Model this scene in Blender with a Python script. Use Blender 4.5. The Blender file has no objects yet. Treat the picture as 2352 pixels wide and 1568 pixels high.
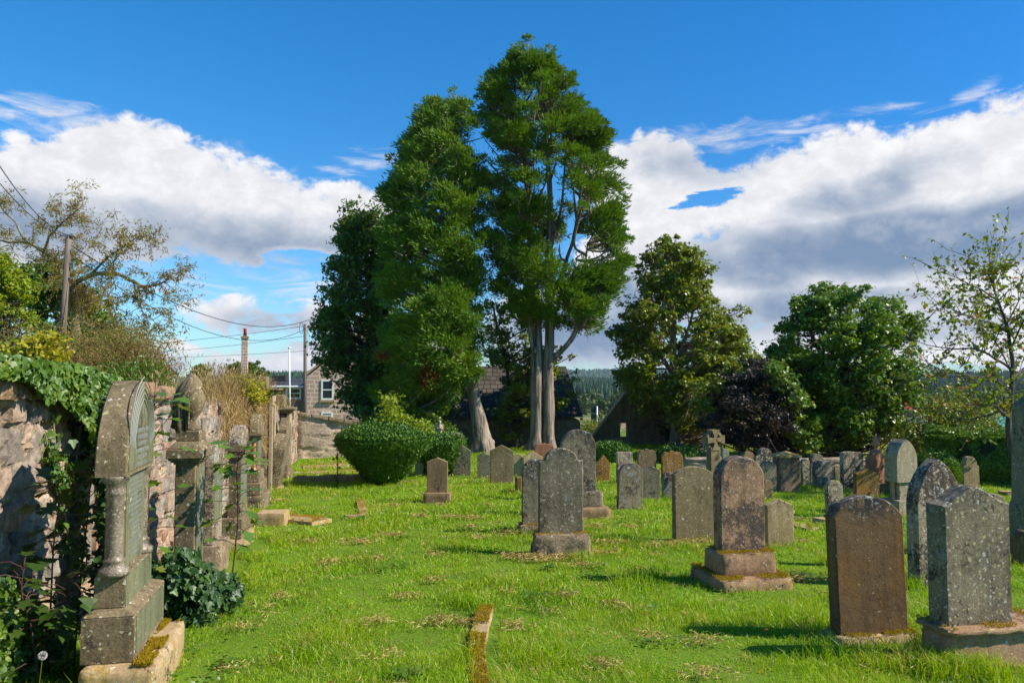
import bpy, math, random
import numpy as np
from mathutils import Vector, Matrix

R = math.radians
rng = np.random.default_rng(7)
random.seed(7)
scene = bpy.context.scene
COL = scene.collection

# ------------------------------------------------------------------ camera
F = 1830.0                      # focal length for a 2352 px wide picture
TILT = R(3.0)
EYE = 1.65
cam_d = bpy.data.cameras.new('camera')
cam_d.lens = 36.0 * F / 2352.0
cam_d.sensor_width = 36.0
cam_d.clip_start = 0.1
cam_d.clip_end = 9000
cam = bpy.data.objects.new('camera', cam_d)
COL.objects.link(cam)
cam.location = (0, 0, EYE)
cam.rotation_euler = (R(90) + TILT, 0, 0)
scene.camera = cam

# ------------------------------------------------------------------ numpy noise
def _h(ix, iy, iz, seed):
    n = (ix * 374761393 + iy * 668265263 + iz * 2147483647 + seed * 974634777) & 0xffffffff
    n = ((n ^ (n >> 13)) * 1274126177) & 0xffffffff
    n = (n ^ (n >> 16)) & 0xffffffff
    return n.astype(np.float64) / 4294967295.0

def vnoise(p, seed=0):
    p = np.asarray(p, float)
    i = np.floor(p).astype(np.int64)
    f = p - i
    f = f * f * (3 - 2 * f)
    r = 0
    for dx in (0, 1):
        for dy in (0, 1):
            for dz in (0, 1):
                w = (f[:, 0] if dx else 1 - f[:, 0]) * (f[:, 1] if dy else 1 - f[:, 1]) * (f[:, 2] if dz else 1 - f[:, 2])
                r = r + w * _h(i[:, 0] + dx, i[:, 1] + dy, i[:, 2] + dz, seed)
    return r

def fbm(p, oct=4, seed=0):
    p = np.asarray(p, float)
    a, s, t = .5, 0, 0
    for k in range(oct):
        s = s + a * (vnoise(p * 2 ** k + 17.3 * k, seed + k)); t += a; a *= .5
    return s / t

# ------------------------------------------------------------------ ground shape
UA = R(10.0)                                   # direction of the left wall
WP0 = np.array([-3.12, 4.9])
WDIR = np.array([-math.sin(UA), math.cos(UA)])
WNRM = np.array([math.cos(UA), math.sin(UA)])  # points into the yard
TH = R(9.0)

def sstep(a, b, x):
    t = np.clip((x - a) / (b - a), 0, 1)
    return t * t * (3 - 2 * t)

def ground(X, Y):
    X = np.asarray(X, float); Y = np.asarray(Y, float)
    z = -0.03 * np.clip(Y, -5, 110)
    z = z - 0.035 * np.clip(Y - 110, 0, 250)
    side = (X - WP0[0]) * WNRM[0] + (Y - WP0[1]) * WNRM[1]
    z = z + 1.15 * sstep(-.25, -1.1, side) * sstep(34, 22, Y)
    # low undulation of the yard
    q = np.stack([X.ravel() * .35, Y.ravel() * .35, 0 * X.ravel()], 1)
    z = z + ((vnoise(q, 3).reshape(X.shape) - .5) * .06 * sstep(60, 25, Y))
    # forested hills beyond the valley
    h1 = np.exp(-((X - 60) / 420) ** 2) * sstep(560, 1000, Y) * 8
    h2 = (30 + 6 * np.exp(-((X - 300) / 500) ** 2) + 4 * np.sin(X / 260.0)) * sstep(1500, 2600, Y)
    h3 = np.exp(-((X - 680) / 250) ** 2) * sstep(500, 1100, Y) * 17
    h4 = np.exp(-((X + 300) / 200) ** 2) * sstep(500, 1100, Y) * 13
    return z + h1 + h2 + h3 + h4

def ray(px, py):
    a = (px - 1176) / F; b = (784 - py) / F
    return np.array([a, math.cos(TILT) - b * math.sin(TILT), math.sin(TILT) + b * math.cos(TILT)])

def hit(px, py):
    """ground point seen at a picture position"""
    d = ray(px, py); lo, hi = 0.5, 400.0
    for k in range(60):
        m = (lo + hi) / 2
        if EYE + d[2] * m > float(ground(d[0] * m, d[1] * m)): lo = m
        else: hi = m
    return np.array([d[0] * lo, d[1] * lo, EYE + d[2] * lo])

def hit_h(px, py, h):
    """point seen at a picture position, h above the ground"""
    d = ray(px, py); lo, hi = 0.5, 400.0
    for k in range(60):
        m = (lo + hi) / 2
        if EYE + d[2] * m > float(ground(d[0] * m, d[1] * m)) + h: lo = m
        else: hi = m
    return np.array([d[0] * lo, d[1] * lo, EYE + d[2] * lo])

def at(px, py, Y):
    d = ray(px, py); t = Y / d[1]
    return np.array([d[0] * t, Y, EYE + d[2] * t])

def onwall(px, py, off=0.0):
    d = ray(px, py)
    w = WP0 + WNRM * off
    t = (w @ WNRM) / (d[0] * WNRM[0] + d[1] * WNRM[1])
    return np.array([d[0] * t, d[1] * t, EYE + d[2] * t])

def gz(x, y): return float(ground(x, y))

# ------------------------------------------------------------------ mesh helpers
def mk(name, V, Fs, mat=None, parent=None, smooth=False, cols=None):
    """V (n,3); Fs list of index arrays (m,k)"""
    me = bpy.data.meshes.new(name)
    V = np.ascontiguousarray(V, dtype=np.float32)
    if not isinstance(Fs, (list, tuple)): Fs = [Fs]
    Fs = [np.asarray(f, np.int32) for f in Fs if len(f)]
    nl = sum(f.size for f in Fs); nf = sum(len(f) for f in Fs)
    me.vertices.add(len(V)); me.vertices.foreach_set('co', V.ravel())
    me.loops.add(nl); me.polygons.add(nf)
    me.loops.foreach_set('vertex_index', np.concatenate([f.ravel() for f in Fs]))
    ls = []; o = 0
    for f in Fs:
        ls.append(o + np.arange(len(f)) * f.shape[1]); o += f.size
    me.polygons.foreach_set('loop_start', np.concatenate(ls).astype(np.int32))
    me.update(calc_edges=True)
    me.validate(verbose=False)
    me.polygons.foreach_set('use_smooth', np.full(len(me.polygons), bool(smooth)))
    if cols is not None:
        ca = me.color_attributes.new('tone', 'FLOAT_COLOR', 'POINT')
        c = np.ones((len(V), 4), np.float32); c[:, :3] = cols
        ca.data.foreach_set('color', c.ravel())
    if mat is not None: me.materials.append(mat)
    ob = bpy.data.objects.new(name, me)
    COL.objects.link(ob)
    if parent is not None: ob.parent = parent
    return ob

def tag(o, label=None, cat=None, group=None, kind=None):
    if label: o['label'] = label
    if cat: o['category'] = cat
    if group: o['group'] = group
    if kind: o['kind'] = kind
    return o

def empty(name, loc=(0, 0, 0), rot=(0, 0, 0), label=None, cat=None, group=None):
    o = bpy.data.objects.new(name, None)
    o.empty_display_size = .1
    COL.objects.link(o); o.location = loc; o.rotation_euler = rot
    return tag(o, label, cat, group)

class MB:
    """collects simple solids into one mesh"""
    def __init__(s): s.V = []; s.F = {}; s.n = 0
    def add(s, V, Fs):
        V = np.asarray(V, float)
        for f in (Fs if isinstance(Fs, (list, tuple)) else [Fs]):
            f = np.asarray(f)
            if len(f): s.F.setdefault(f.shape[1], []).append(f + s.n)
        s.V.append(V); s.n += len(V); return s
    def box(s, x0, x1, y0, y1, z0, z1, bev=0.0, M=None, taper=0):
        b = bev
        V = []
        def ring(ix, iy, z):
            return [(x0 + ix, y0 + iy, z), (x1 - ix, y0 + iy, z), (x1 - ix, y1 - iy, z), (x0 + ix, y1 - iy, z)]
        t = taper
        rings = [ring(b, b, z0), ring(0, 0, z0 + b), ring(t, t, z1 - b), ring(t + b, t + b, z1)] if b else [ring(0, 0, z0), ring(t, t, z1)]
        for r in rings: V += r
        V = np.array(V, float)
        Fq = [[3, 2, 1, 0]]
        for k in range(len(rings) - 1):
            for j in range(4):
                a = 4 * k + j; c = 4 * k + (j + 1) % 4
                Fq.append([a, c, c + 4, a + 4])
        e = 4 * (len(rings) - 1); Fq.append([e, e + 1, e + 2, e + 3])
        if M is not None: V = V @ np.array(M)[:3, :3].T + np.array(M)[:3, 3]
        return s.add(V, np.array(Fq))
    def tube(s, P, r, n=8, cap=True):
        V, Fq, caps = tube(P, r, n)
        s.add(V, [Fq]);
        if cap:
            m = len(V)
            s.F.setdefault(n, []).append(np.array([list(range(n))[::-1]]) + s.n - m)
            s.F.setdefault(n, []).append(np.array([list(range(m - n, m))]) + s.n - m)
        return s
    def lathe(s, prof, n=20, c=(0, 0, 0), sx=1, sy=1):
        prof = np.array(prof, float)
        a = np.arange(n) * 2 * math.pi / n
        V = np.concatenate([np.stack([r * np.cos(a) * sx + c[0], r * np.sin(a) * sy + c[1], np.full(n, z) + c[2]], 1) for r, z in prof])
        i = np.arange(n); j = (i + 1) % n
        Fq = np.concatenate([np.stack([k * n + i, k * n + j, (k + 1) * n + j, (k + 1) * n + i], 1) for k in range(len(prof) - 1)])
        s.add(V, [Fq]); m = len(V)
        s.F.setdefault(n, []).append(np.array([list(range(n))[::-1]]) + s.n - m)
        s.F.setdefault(n, []).append(np.array([list(range(m - n, m))]) + s.n - m)
        return s
    def build(s, name, mat, parent=None, smooth=False):
        return mk(name, np.concatenate(s.V), [np.concatenate(f) for f in s.F.values()], mat, parent, smooth)

def tube(P, r, n=6):
    P = np.asarray(P, float); m = len(P)
    r = np.broadcast_to(np.asarray(r, float), (m,))
    T = np.gradient(P, axis=0); T /= np.linalg.norm(T, axis=1)[:, None] + 1e-9
    up = np.where(np.abs(T[:, 2:3]) > .9, np.array([[1., 0, 0]]), np.array([[0, 0, 1.]]))
    if np.ptp(up[:, 2]) > 0: up[:] = np.array([0.3, 1, 0.1])
    A = np.cross(T, up); A /= np.linalg.norm(A, axis=1)[:, None] + 1e-9
    B = np.cross(T, A)
    a = np.arange(n) * 2 * math.pi / n
    V = (P[:, None] + r[:, None, None] * (A[:, None] * np.cos(a)[None, :, None] - B[:, None] * np.sin(a)[None, :, None])).reshape(-1, 3)
    i = np.arange(n); j = (i + 1) % n
    Fq = np.concatenate([np.stack([k * n + i, k * n + j, (k + 1) * n + j, (k + 1) * n + i], 1) for k in range(m - 1)])
    return V, Fq, None

def curve(P, k=8):
    """smooth polyline through points (Catmull-Rom)"""
    P = np.asarray(P, float)
    Q = np.vstack([2 * P[0] - P[1], P, 2 * P[-1] - P[-2]])
    out = []
    for i in range(1, len(Q) - 2):
        for t in np.arange(k) / k:
            out.append(.5 * ((2 * Q[i]) + (-Q[i - 1] + Q[i + 1]) * t + (2 * Q[i - 1] - 5 * Q[i] + 4 * Q[i + 1] - Q[i + 2]) * t * t + (-Q[i - 1] + 3 * Q[i] - 3 * Q[i + 1] + Q[i + 2]) * t ** 3))
    out.append(P[-1])
    return np.array(out)

# ------------------------------------------------------------------ leaves
LEAF = {
    'spray': np.array([(0, 0, 0), (-.13, .45, .05), (0, 1, -.05), (.13, .45, .05)], float),
    'oval': np.array([(0, -.5, 0), (-.3, -.05, .05), (-.2, .3, .03), (0, .55, -.05), (.2, .3, .03), (.3, -.05, .05)], float),
    'maple': np.array([(0, -.5, 0), (-.22, -.28, .04), (-.55, -.12, .06), (-.26, .06, .0), (-.36, .42, .04), (0, .3, -.02), (.08, .62, -.06), (.3, .3, .02), (.52, .1, .07), (.24, -.1, 0), (.4, -.38, .03)], float) * .9,
    'ivy': np.array([(0, -.38, 0), (-.28, -.42, .03), (-.5, -.1, .06), (-.24, .06, .01), (-.22, .32, .03), (0, .6, -.05), (.22, .32, .03), (.24, .06, .01), (.5, -.1, .06), (.28, -.42, .03)], float),
    'quad': np.array([(-.4, -.4, 0), (.4, -.5, .1), (.45, .4, 0), (-.35, .5, -.1)], float),
    'sprig': np.array([(0, 0, 0), (-.3, .3, .05), (-.12, .42, 0), (-.3, .75, .0), (0, 1, -.04), (.28, .7, .02), (.1, .45, 0), (.3, .32, .05)], float),
}
def unit(v): return v / (np.linalg.norm(v, axis=-1, keepdims=True) + 1e-9)

def leaves(C, A, N, S, kind):
    """C centres, A leaf axes, N normals, S sizes -> V, F"""
    T = LEAF[kind]; k = len(T)
    A = unit(A); X = unit(np.cross(A, N)); N = np.cross(X, A)
    S = np.broadcast_to(np.asarray(S, float), (len(C),))
    V = C[:, None] + S[:, None, None] * (X[:, None] * T[None, :, 0:1] + A[:, None] * T[None, :, 1:2] + N[:, None] * T[None, :, 2:3])
    return V.reshape(-1, 3), np.arange(len(C) * k).reshape(-1, k)

def rdir(n): return unit(rng.normal(size=(n, 3)))

# ------------------------------------------------------------------ materials
def new_mat(name):
    m = bpy.data.materials.new(name); m.use_nodes = True
    nt = m.node_tree; nt.nodes.clear()
    return m, nt

class NB:
    """small node-building helper"""
    def __init__(s, nt): s.nt = nt
    def n(s, t, **kw):
        nd = s.nt.nodes.new(t)
        for k, v in kw.items():
            if k == 'inp':
                for kk, vv in v.items():
                    if isinstance(vv, bpy.types.NodeSocket): s.nt.links.new(vv, nd.inputs[kk])
                    else: nd.inputs[kk].default_value = vv
            else: setattr(nd, k, v)
        return nd
    def math(s, op, a, b=0.0, c=None, clamp=False):
        nd = s.nt.nodes.new('ShaderNodeMath'); nd.operation = op; nd.use_clamp = clamp
        for i, v in enumerate((a, b) if c is None else (a, b, c)):
            if isinstance(v, bpy.types.NodeSocket): s.nt.links.new(v, nd.inputs[i])
            else: nd.inputs[i].default_value = v
        return nd.outputs[0]
    def mix(s, f, a, b, mode='MIX'):
        nd = s.nt.nodes.new('ShaderNodeMix'); nd.data_type = 'RGBA'; nd.blend_type = mode
        for i, v in ((0, f), (6, a), (7, b)):
            if isinstance(v, bpy.types.NodeSocket): s.nt.links.new(v, nd.inputs[i])
            else: nd.inputs[i].default_value = (*v, 1) if isinstance(v, (tuple, list)) and len(v) == 3 else v
        return nd.outputs[2]
    def ss(s, x, a, b):
        nd = s.nt.nodes.new('ShaderNodeMapRange'); nd.interpolation_type = 'SMOOTHSTEP'
        s.nt.links.new(x, nd.inputs[0]); nd.inputs[1].default_value = a; nd.inputs[2].default_value = b
        nd.inputs[3].default_value = 0; nd.inputs[4].default_value = 1
        return nd.outputs[0]
    def noise(s, vec, scale, detail=4, rough=.55, dist=0.0):
        nd = s.n('ShaderNodeTexNoise', inp={'Scale': scale, 'Detail': detail, 'Roughness': rough, 'Distortion': dist})
        s.nt.links.new(vec, nd.inputs['Vector']); return nd.outputs['Fac']
    def out(s, sh, disp=None):
        o = s.n('ShaderNodeOutputMaterial'); s.nt.links.new(sh, o.inputs['Surface'])

def coords(b, offset=True):
    """object coordinates shifted at random for each object"""
    tc = b.n('ShaderNodeTexCoord')
    if not offset: return tc.outputs['Object']
    oi = b.n('ShaderNodeObjectInfo')
    k = b.math('MULTIPLY', oi.outputs['Random'], 83.0)
    cb = b.n('ShaderNodeCombineXYZ', inp={'X': k, 'Y': k, 'Z': k})
    va = b.n('ShaderNodeVectorMath', operation='ADD', inp={0: tc.outputs['Object'], 1: cb.outputs[0]})
    return va.outputs[0]

def scalevec(b, v, s3):
    return b.n('ShaderNodeVectorMath', operation='MULTIPLY', inp={0: v, 1: s3}).outputs[0]

def stone_mat(name, c1, c2, spots=(.45, .46, .30), spot_amt=.5, dark=(.045, .035, .03), dark_amt=.4,
              rust=None, rust_amt=0.0, pale=None, pale_amt=0.0, grain=1.0, bump=.35, rough=.85, spot_scale=26, green=0.0, top=0.0):
    m, nt = new_mat(name); b = NB(nt)
    wm_ = lambda c: (c[0] * 1.34, c[1] * 1.12, c[2] * .80)
    c1, c2, spots = wm_(c1), wm_(c2), wm_(spots)
    v = coords(b)
    big = b.noise(v, 2.6, 5, .6)
    fine = b.noise(v, 70, 6, .8)
    mid = b.noise(v, 16, 6, .68)
    col = b.mix(b.ss(big, .35, .65), c1, c2)
    col = b.mix(b.math('MULTIPLY', b.ss(mid, .35, .68), .5), col, tuple(x * 1.35 for x in c2))
    if pale: col = b.mix(b.math('MULTIPLY', b.ss(b.noise(v, 5, 7, .7, .3), .64 - .22 * pale_amt, .72 - .2 * pale_amt), .85), col, pale)
    if rust:
        st = b.noise(scalevec(b, v, (9, 9, 1.1)), 1.0, 4, .6)
        st2 = b.noise(v, 3.0, 4, .6)
        k = b.math('MULTIPLY', b.ss(b.math('ADD', b.math('MULTIPLY', st, .6), b.math('MULTIPLY', st2, .4)), .60 - .2 * rust_amt, .72 - .12 * rust_amt), min(1, .4 + rust_amt))
        col = b.mix(k, col, rust)
    if green:
        gn = b.noise(v, 1.7, 3, .5)
        col = b.mix(b.math('MULTIPLY', b.ss(gn, .35, .65), green), col, (.12, .17, .10))
    wash = b.noise(scalevec(b, v, (13, 13, .9)), 1.0, 5, .65)
    col = b.mix(b.math('MULTIPLY', b.ss(wash, .42, .70), .55), col, b.mix(1.0, col, (.50, .48, .45), 'MULTIPLY'))
    # dark lichen blotches, in groups
    dk = b.noise(v, 19, 8, .8)
    dk2 = b.noise(v, 2.4, 3, .5)
    k = b.ss(b.math('ADD', b.math('MULTIPLY', dk, .62), b.math('MULTIPLY', dk2, .38)), .62 - .16 * dark_amt, .66 - .15 * dark_amt)
    col = b.mix(b.math('MULTIPLY', k, .85), col, dark)
    if top:
        gz_ = b.n('ShaderNodeSeparateXYZ', inp={0: b.n('ShaderNodeTexCoord').outputs['Generated']}).outputs[2]
        tn = b.noise(v, 11, 7, .75)
        tk = b.math('MULTIPLY', b.ss(b.math('ADD', gz_, b.math('MULTIPLY', b.noise(v, 3.5, 4, .6), .5)), 1.0, 1.28), top)
        col = b.mix(b.math('MULTIPLY', tk, b.ss(tn, .42, .50)), col, (.045, .038, .034))
        col = b.mix(b.math('MULTIPLY', tk, b.ss(b.noise(v, 24, 6, .75), .54, .60)), col, (.38, .37, .33))
    # round pale lichen spots of several sizes
    hgt = None
    for sc, r0, amt in ((spot_scale, .24, spot_amt), (spot_scale * .42, .17, spot_amt * .6), (spot_scale * 1.9, .3, spot_amt)):
        if amt <= 0: continue
        dv = b.n('ShaderNodeTexNoise', inp={'Scale': 40.0, 'Detail': 3.0})
        nt.links.new(v, dv.inputs['Vector'])
        off = b.n('ShaderNodeVectorMath', operation='MULTIPLY_ADD', inp={0: dv.outputs['Color'], 1: (.045, .045, .045), 2: v})
        vo = b.n('ShaderNodeTexVoronoi', inp={'Scale': sc}); nt.links.new(off.outputs[0], vo.inputs['Vector'])
        sep = b.n('ShaderNodeSeparateColor'); nt.links.new(vo.outputs['Color'], sep.inputs[0])
        rad = b.math('MULTIPLY', sep.outputs[0], r0 * 1.6)
        isin = b.math('GREATER_THAN', b.math('SUBTRACT', rad, vo.outputs['Distance']), 0.04)
        on = b.math('LESS_THAN', sep.outputs[1], amt)
        k = b.math('MULTIPLY', b.math('MULTIPLY', isin, on), .8)
        sc_col = b.mix(sep.outputs[2], spots, tuple(min(.7, x * 1.15 + .03) for x in (spots[0], spots[0], spots[0] * .92)))
        col = b.mix(k, col, sc_col)
        hgt = k if hgt is None else b.math('MAXIMUM', hgt, k)
    col = b.mix(b.math('MULTIPLY', grain * .75, b.ss(fine, .25, .75)), b.mix(1.0, col, (.52, .52, .52), 'MULTIPLY'), b.mix(1.0, col, (1.5, 1.5, 1.47), 'MULTIPLY'))
    h = b.math('ADD', b.math('MULTIPLY', fine, .35), b.math('MULTIPLY', mid, .9))
    h = b.math('ADD', h, b.math('MULTIPLY', dk, .35))
    if hgt is not None: h = b.math('ADD', h, b.math('MULTIPLY', hgt, .12))
    bp = b.n('ShaderNodeBump', inp={'Strength': bump, 'Distance': .018, 'Height': h})
    bs = b.n('ShaderNodeBsdfPrincipled', inp={'Base Color': col, 'Roughness': rough, 'Normal': bp.outputs[0]})
    bs.inputs['Specular IOR Level'].default_value = .25
    b.out(bs.outputs[0]); return m

def leaf_mat(name, c1, c2, trans=.35, rough=.42, spec=.5, third=None, third_amt=.1, nscale=1.2):
    m, nt = new_mat(name); b = NB(nt)
    g = b.n('ShaderNodeNewGeometry')
    tc = b.n('ShaderNodeTexCoord')
    nz = b.noise(tc.outputs['Object'], nscale, 3, .6)
    rnd = g.outputs['Random Per Island']
    col = b.mix(b.math('ADD', b.math('MULTIPLY', rnd, .6), b.math('MULTIPLY', b.ss(nz, .3, .7), .4), clamp=True), c1, c2)
    if third:
        r2 = b.math('FRACT', b.math('MULTIPLY', rnd, 37.7))
        col = b.mix(b.math('LESS_THAN', r2, b.math('MULTIPLY', b.ss(nz, .3, .75), third_amt * 2)), col, third)
    bs = b.n('ShaderNodeBsdfPrincipled', inp={'Base Color': col, 'Roughness': rough})
    bs.inputs['Specular IOR Level'].default_value = spec
    tr = b.n('ShaderNodeBsdfTranslucent', inp={'Color': b.mix(1.0, col, (1.5, 1.45, .55), 'MULTIPLY')})
    mx = b.n('ShaderNodeMixShader', inp={0: trans}); nt.links.new(bs.outputs[0], mx.inputs[1]); nt.links.new(tr.outputs[0], mx.inputs[2])
    b.out(mx.outputs[0]); return m

def bark_mat(name, c1, c2, zs=.18, scale=14, bump=.6):
    m, nt = new_mat(name); b = NB(nt)
    tc = b.n('ShaderNodeTexCoord')
    v = scalevec(b, tc.outputs['Object'], (1, 1, zs))
    a = b.noise(v, scale, 6, .7, .4)
    c = b.noise(tc.outputs['Object'], 2.0, 4, .6)
    col = b.mix(b.ss(a, .35, .62), c1, c2)
    col = b.mix(b.math('MULTIPLY', b.ss(c, .4, .7), .35), col, tuple(x * .6 for x in c1))
    bp = b.n('ShaderNodeBump', inp={'Strength': bump, 'Distance': .04, 'Height': a})
    bs = b.n('ShaderNodeBsdfPrincipled', inp={'Base Color': col, 'Roughness': .9, 'Normal': bp.outputs[0]})
    b.out(bs.outputs[0]); return m

def plain_mat(name, c, rough=.6, metal=0, var=.15, scale=8, spec=.4):
    m, nt = new_mat(name); b = NB(nt)
    v = coords(b)
    a = b.noise(v, scale, 5, .65)
    col = b.mix(a, tuple(x * (1 - var) for x in c), tuple(min(1, x * (1 + var)) for x in c))
    bs = b.n('ShaderNodeBsdfPrincipled', inp={'Base Color': col, 'Roughness': rough, 'Metallic': metal})
    bs.inputs['Specular IOR Level'].default_value = spec
    b.out(bs.outputs[0]); return m
# ------------------------------------------------------------------ light and sky
SUN_AZ, SUN_EL = 9.0, 40.0      # degrees towards the viewer from +X, height
sv = Vector((math.cos(R(SUN_AZ)) * math.cos(R(SUN_EL)), -math.sin(R(SUN_AZ)) * math.cos(R(SUN_EL)), math.sin(R(SUN_EL))))
sd = bpy.data.lights.new('sun', 'SUN'); sd.energy = 4.6; sd.angle = R(.5); sd.color = (1, .93, .80)
so = bpy.data.objects.new('sun', sd); COL.objects.link(so)
so.rotation_euler = sv.to_track_quat('Z', 'Y').to_euler()

world = bpy.data.worlds.new('World'); scene.world = world; world.use_nodes = True
nt = world.node_tree; nt.nodes.clear(); b = NB(nt)
sky = b.n('ShaderNodeTexSky', sky_type='NISHITA', sun_disc=False, sun_elevation=R(SUN_EL), sun_rotation=R(90 + SUN_AZ), altitude=100, air_density=1.0, dust_density=.2, ozone_density=2.0)
tc = b.n('ShaderNodeTexCoord')
sx = b.n('ShaderNodeSeparateXYZ', inp={0: tc.outputs['Generated']})
az = b.math('ARCTAN2', sx.outputs[0], sx.outputs[1])
el = b.math('ARCSINE', sx.outputs[2])

def azel(px, py):
    d = ray(px, py); d = d / np.linalg.norm(d)
    return math.atan2(d[0], d[1]), math.asin(d[2])

def blob(px, py, rx, up, dn, amp=1.0, rot=0.0):
    a0, e0 = azel(px, py)
    ka = math.cos(a0) ** 2 / F
    ra = rx * ka; ru = up / F; rd = dn / F
    da = b.math('SUBTRACT', az, a0); de = b.math('SUBTRACT', el, e0)
    if rot: de = b.math('SUBTRACT', de, b.math('MULTIPLY', da, rot))
    xa = b.math('POWER', b.math('ABSOLUTE', b.math('DIVIDE', da, ra)), 2.0)
    u = b.math('DIVIDE', b.math('MAXIMUM', de, 0.0), ru); d_ = b.math('DIVIDE', b.math('MINIMUM', de, 0.0), rd)
    ye = b.math('ADD', b.math('MULTIPLY', u, u), b.math('MULTIPLY', d_, d_))
    return b.math('MULTIPLY', b.math('SUBTRACT', 1.0, b.math('ADD', xa, ye)), amp)

def union(L):
    r = None
    for x in L:
        v = b.math('MAXIMUM', x, -1.0)
        r = v if r is None else b.math('SMOOTH_MAX', r, v, .15)
    return r

P2 = b.n('ShaderNodeCombineXYZ', inp={'X': az, 'Y': b.math('MULTIPLY', el, 1.5), 'Z': 0.0}).outputs[0]
P3 = b.n('ShaderNodeCombineXYZ', inp={'X': az, 'Y': b.math('MULTIPLY', el, 4.5), 'Z': 3.0}).outputs[0]
n1 = b.noise(P2, 9.0, 9, .56, .25)
n2 = b.noise(P2, 26.0, 9, .66, .25)
n3 = b.noise(P3, 11.0, 8, .62, .6)

cov = union([
    blob(330, 430, 260, 140, 170), blob(90, 470, 300, 130, 140), blob(610, 500, 200, 110, 110),
    blob(800, 540, 170, 110, 90), blob(500, 470, 200, 130, 130), blob(-200, 450, 400, 150, 170),
    blob(1990, 430, 620, 120, 200), blob(2500, 400, 420, 200, 330), blob(1500, 420, 190, 110, 140),
    blob(2020, 640, 720, 220, 150), blob(1480, 640, 200, 160, 170), blob(2150, 800, 600, 120, 60, .9),
    blob(1330, 770, 260, 120, 90, .8), blob(2900, 600, 500, 300, 300),
    blob(620, 730, 200, 45, 45, .5), blob(380, 830, 330, 40, 40, .35), blob(620, 850, 300, 30, 30, .3), blob(900, 800, 240, 70, 50, .5),
])
hole = union([blob(1630, 458, 130, 30, 26, 1.0, .12), blob(740, 600, 150, 45, 40, .9), blob(560, 640, 420, 32, 30, .7), blob(2120, 845, 240, 26, 30, .7)])
hole = b.math('MAXIMUM', b.math('ADD', b.math('ADD', hole, -.15), b.math('ADD', b.math('MULTIPLY', b.math('SUBTRACT', n1, .5), 3.2), b.math('MULTIPLY', b.math('SUBTRACT', n3, .5), 2.4))), 0.0)
dens = b.math('SUBTRACT', cov, b.math('MULTIPLY', hole, 1.1))
puff = b.math('ADD', b.math('MULTIPLY', b.math('SUBTRACT', n1, .5), 2.3), b.math('MULTIPLY', b.math('SUBTRACT', n2, .5), 1.3))
mask = b.ss(b.math('ADD', dens, puff), -.06, .32)
wisp = union([blob(60, 275, 330, 60, 60, 1, .0), blob(835, 368, 120, 36, 30, 1, .25), blob(2240, 212, 70, 22, 18, 1, .3), blob(1750, 300, 420, 35, 50, .9), blob(600, 640, 400, 60, 60, .8), blob(500, 380, 330, 50, 40, .5)])
wm = b.math('MULTIPLY', b.ss(b.math('ADD', b.math('MULTIPLY', wisp, .55), b.math('MULTIPLY', b.math('SUBTRACT', n3, .5), 3.0)), .1, 1.0), .75)
wm = b.math('MULTIPLY', wm, b.ss(wisp, -.6, .2))
mask = b.math('MAXIMUM', mask, wm)
# shading of the clouds: grey undersides and soft folds
shade = union([
    blob(560, 590, 430, 95, 60, .85), blob(150, 560, 320, 110, 80, .8), blob(2050, 560, 560, 75, 80, 1.35), blob(2350, 500, 360, 60, 90, 1.0),
    blob(1700, 610, 330, 70, 70, .9), blob(1960, 450, 260, 50, 60, .5, .3), blob(1380, 760, 330, 150, 110, 1.25), blob(1750, 720, 420, 60, 70, .85),
    blob(2080, 760, 300, 35, 35, .6), blob(640, 760, 200, 60, 60, .9), blob(320, 850, 300, 30, 30, .5), blob(1560, 380, 160, 70, 50, .35), blob(2700, 560, 400, 120, 120, 1.0)])
fold = b.math('ADD', b.math('MULTIPLY', b.math('SUBTRACT', n1, .5), -2.2), b.math('MULTIPLY', b.math('SUBTRACT', b.noise(P2, 15.0, 6, .55, .4), .5), 1.1))
shv = b.ss(b.math('ADD', shade, fold), -.40, 1.10)
edge = b.ss(b.math('ADD', dens, puff), .9, .1)
shv = b.math('MULTIPLY', shv, b.math('SUBTRACT', 1.0, b.math('MULTIPLY', edge, .45)))
ccol = b.mix(shv, b.mix(b.ss(n2, .35, .7), (.52, .525, .555), (.64, .64, .655)), (.135, .20, .305))
cs = b.n('ShaderNodeHueSaturation', inp={'Hue': .495, 'Saturation': 1.30, 'Value': 1.0, 'Color': sky.outputs[0]})
tint = b.mix(b.ss(el, 0.0, .5), (.064, .092, .118), (.036, .102, .128))
tint = b.mix(1.0, tint, b.mix(b.ss(az, -.5, .75), (1.0, .97, .97), (.62, .76, .86)), 'MULTIPLY')
skyc = b.mix(1.0, cs.outputs[0], tint, 'MULTIPLY')
fin = b.mix(mask, skyc, ccol)
bg = b.n('ShaderNodeBackground', inp={'Color': fin, 'Strength': 1.0})
ow = b.n('ShaderNodeOutputWorld'); nt.links.new(bg.outputs[0], ow.inputs[0])

vs = scene.view_settings
vs.view_transform = 'Standard'; vs.look = 'None'; vs.exposure = .62; vs.gamma = 1
scene.render.engine = 'CYCLES'
cy = scene.cycles
cy.max_bounces = 6; cy.diffuse_bounces = 3; cy.glossy_bounces = 2; cy.transmission_bounces = 4; cy.transparent_max_bounces = 8
cy.use_denoising = True
cy.caustics_reflective = False; cy.caustics_refractive = False

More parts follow.
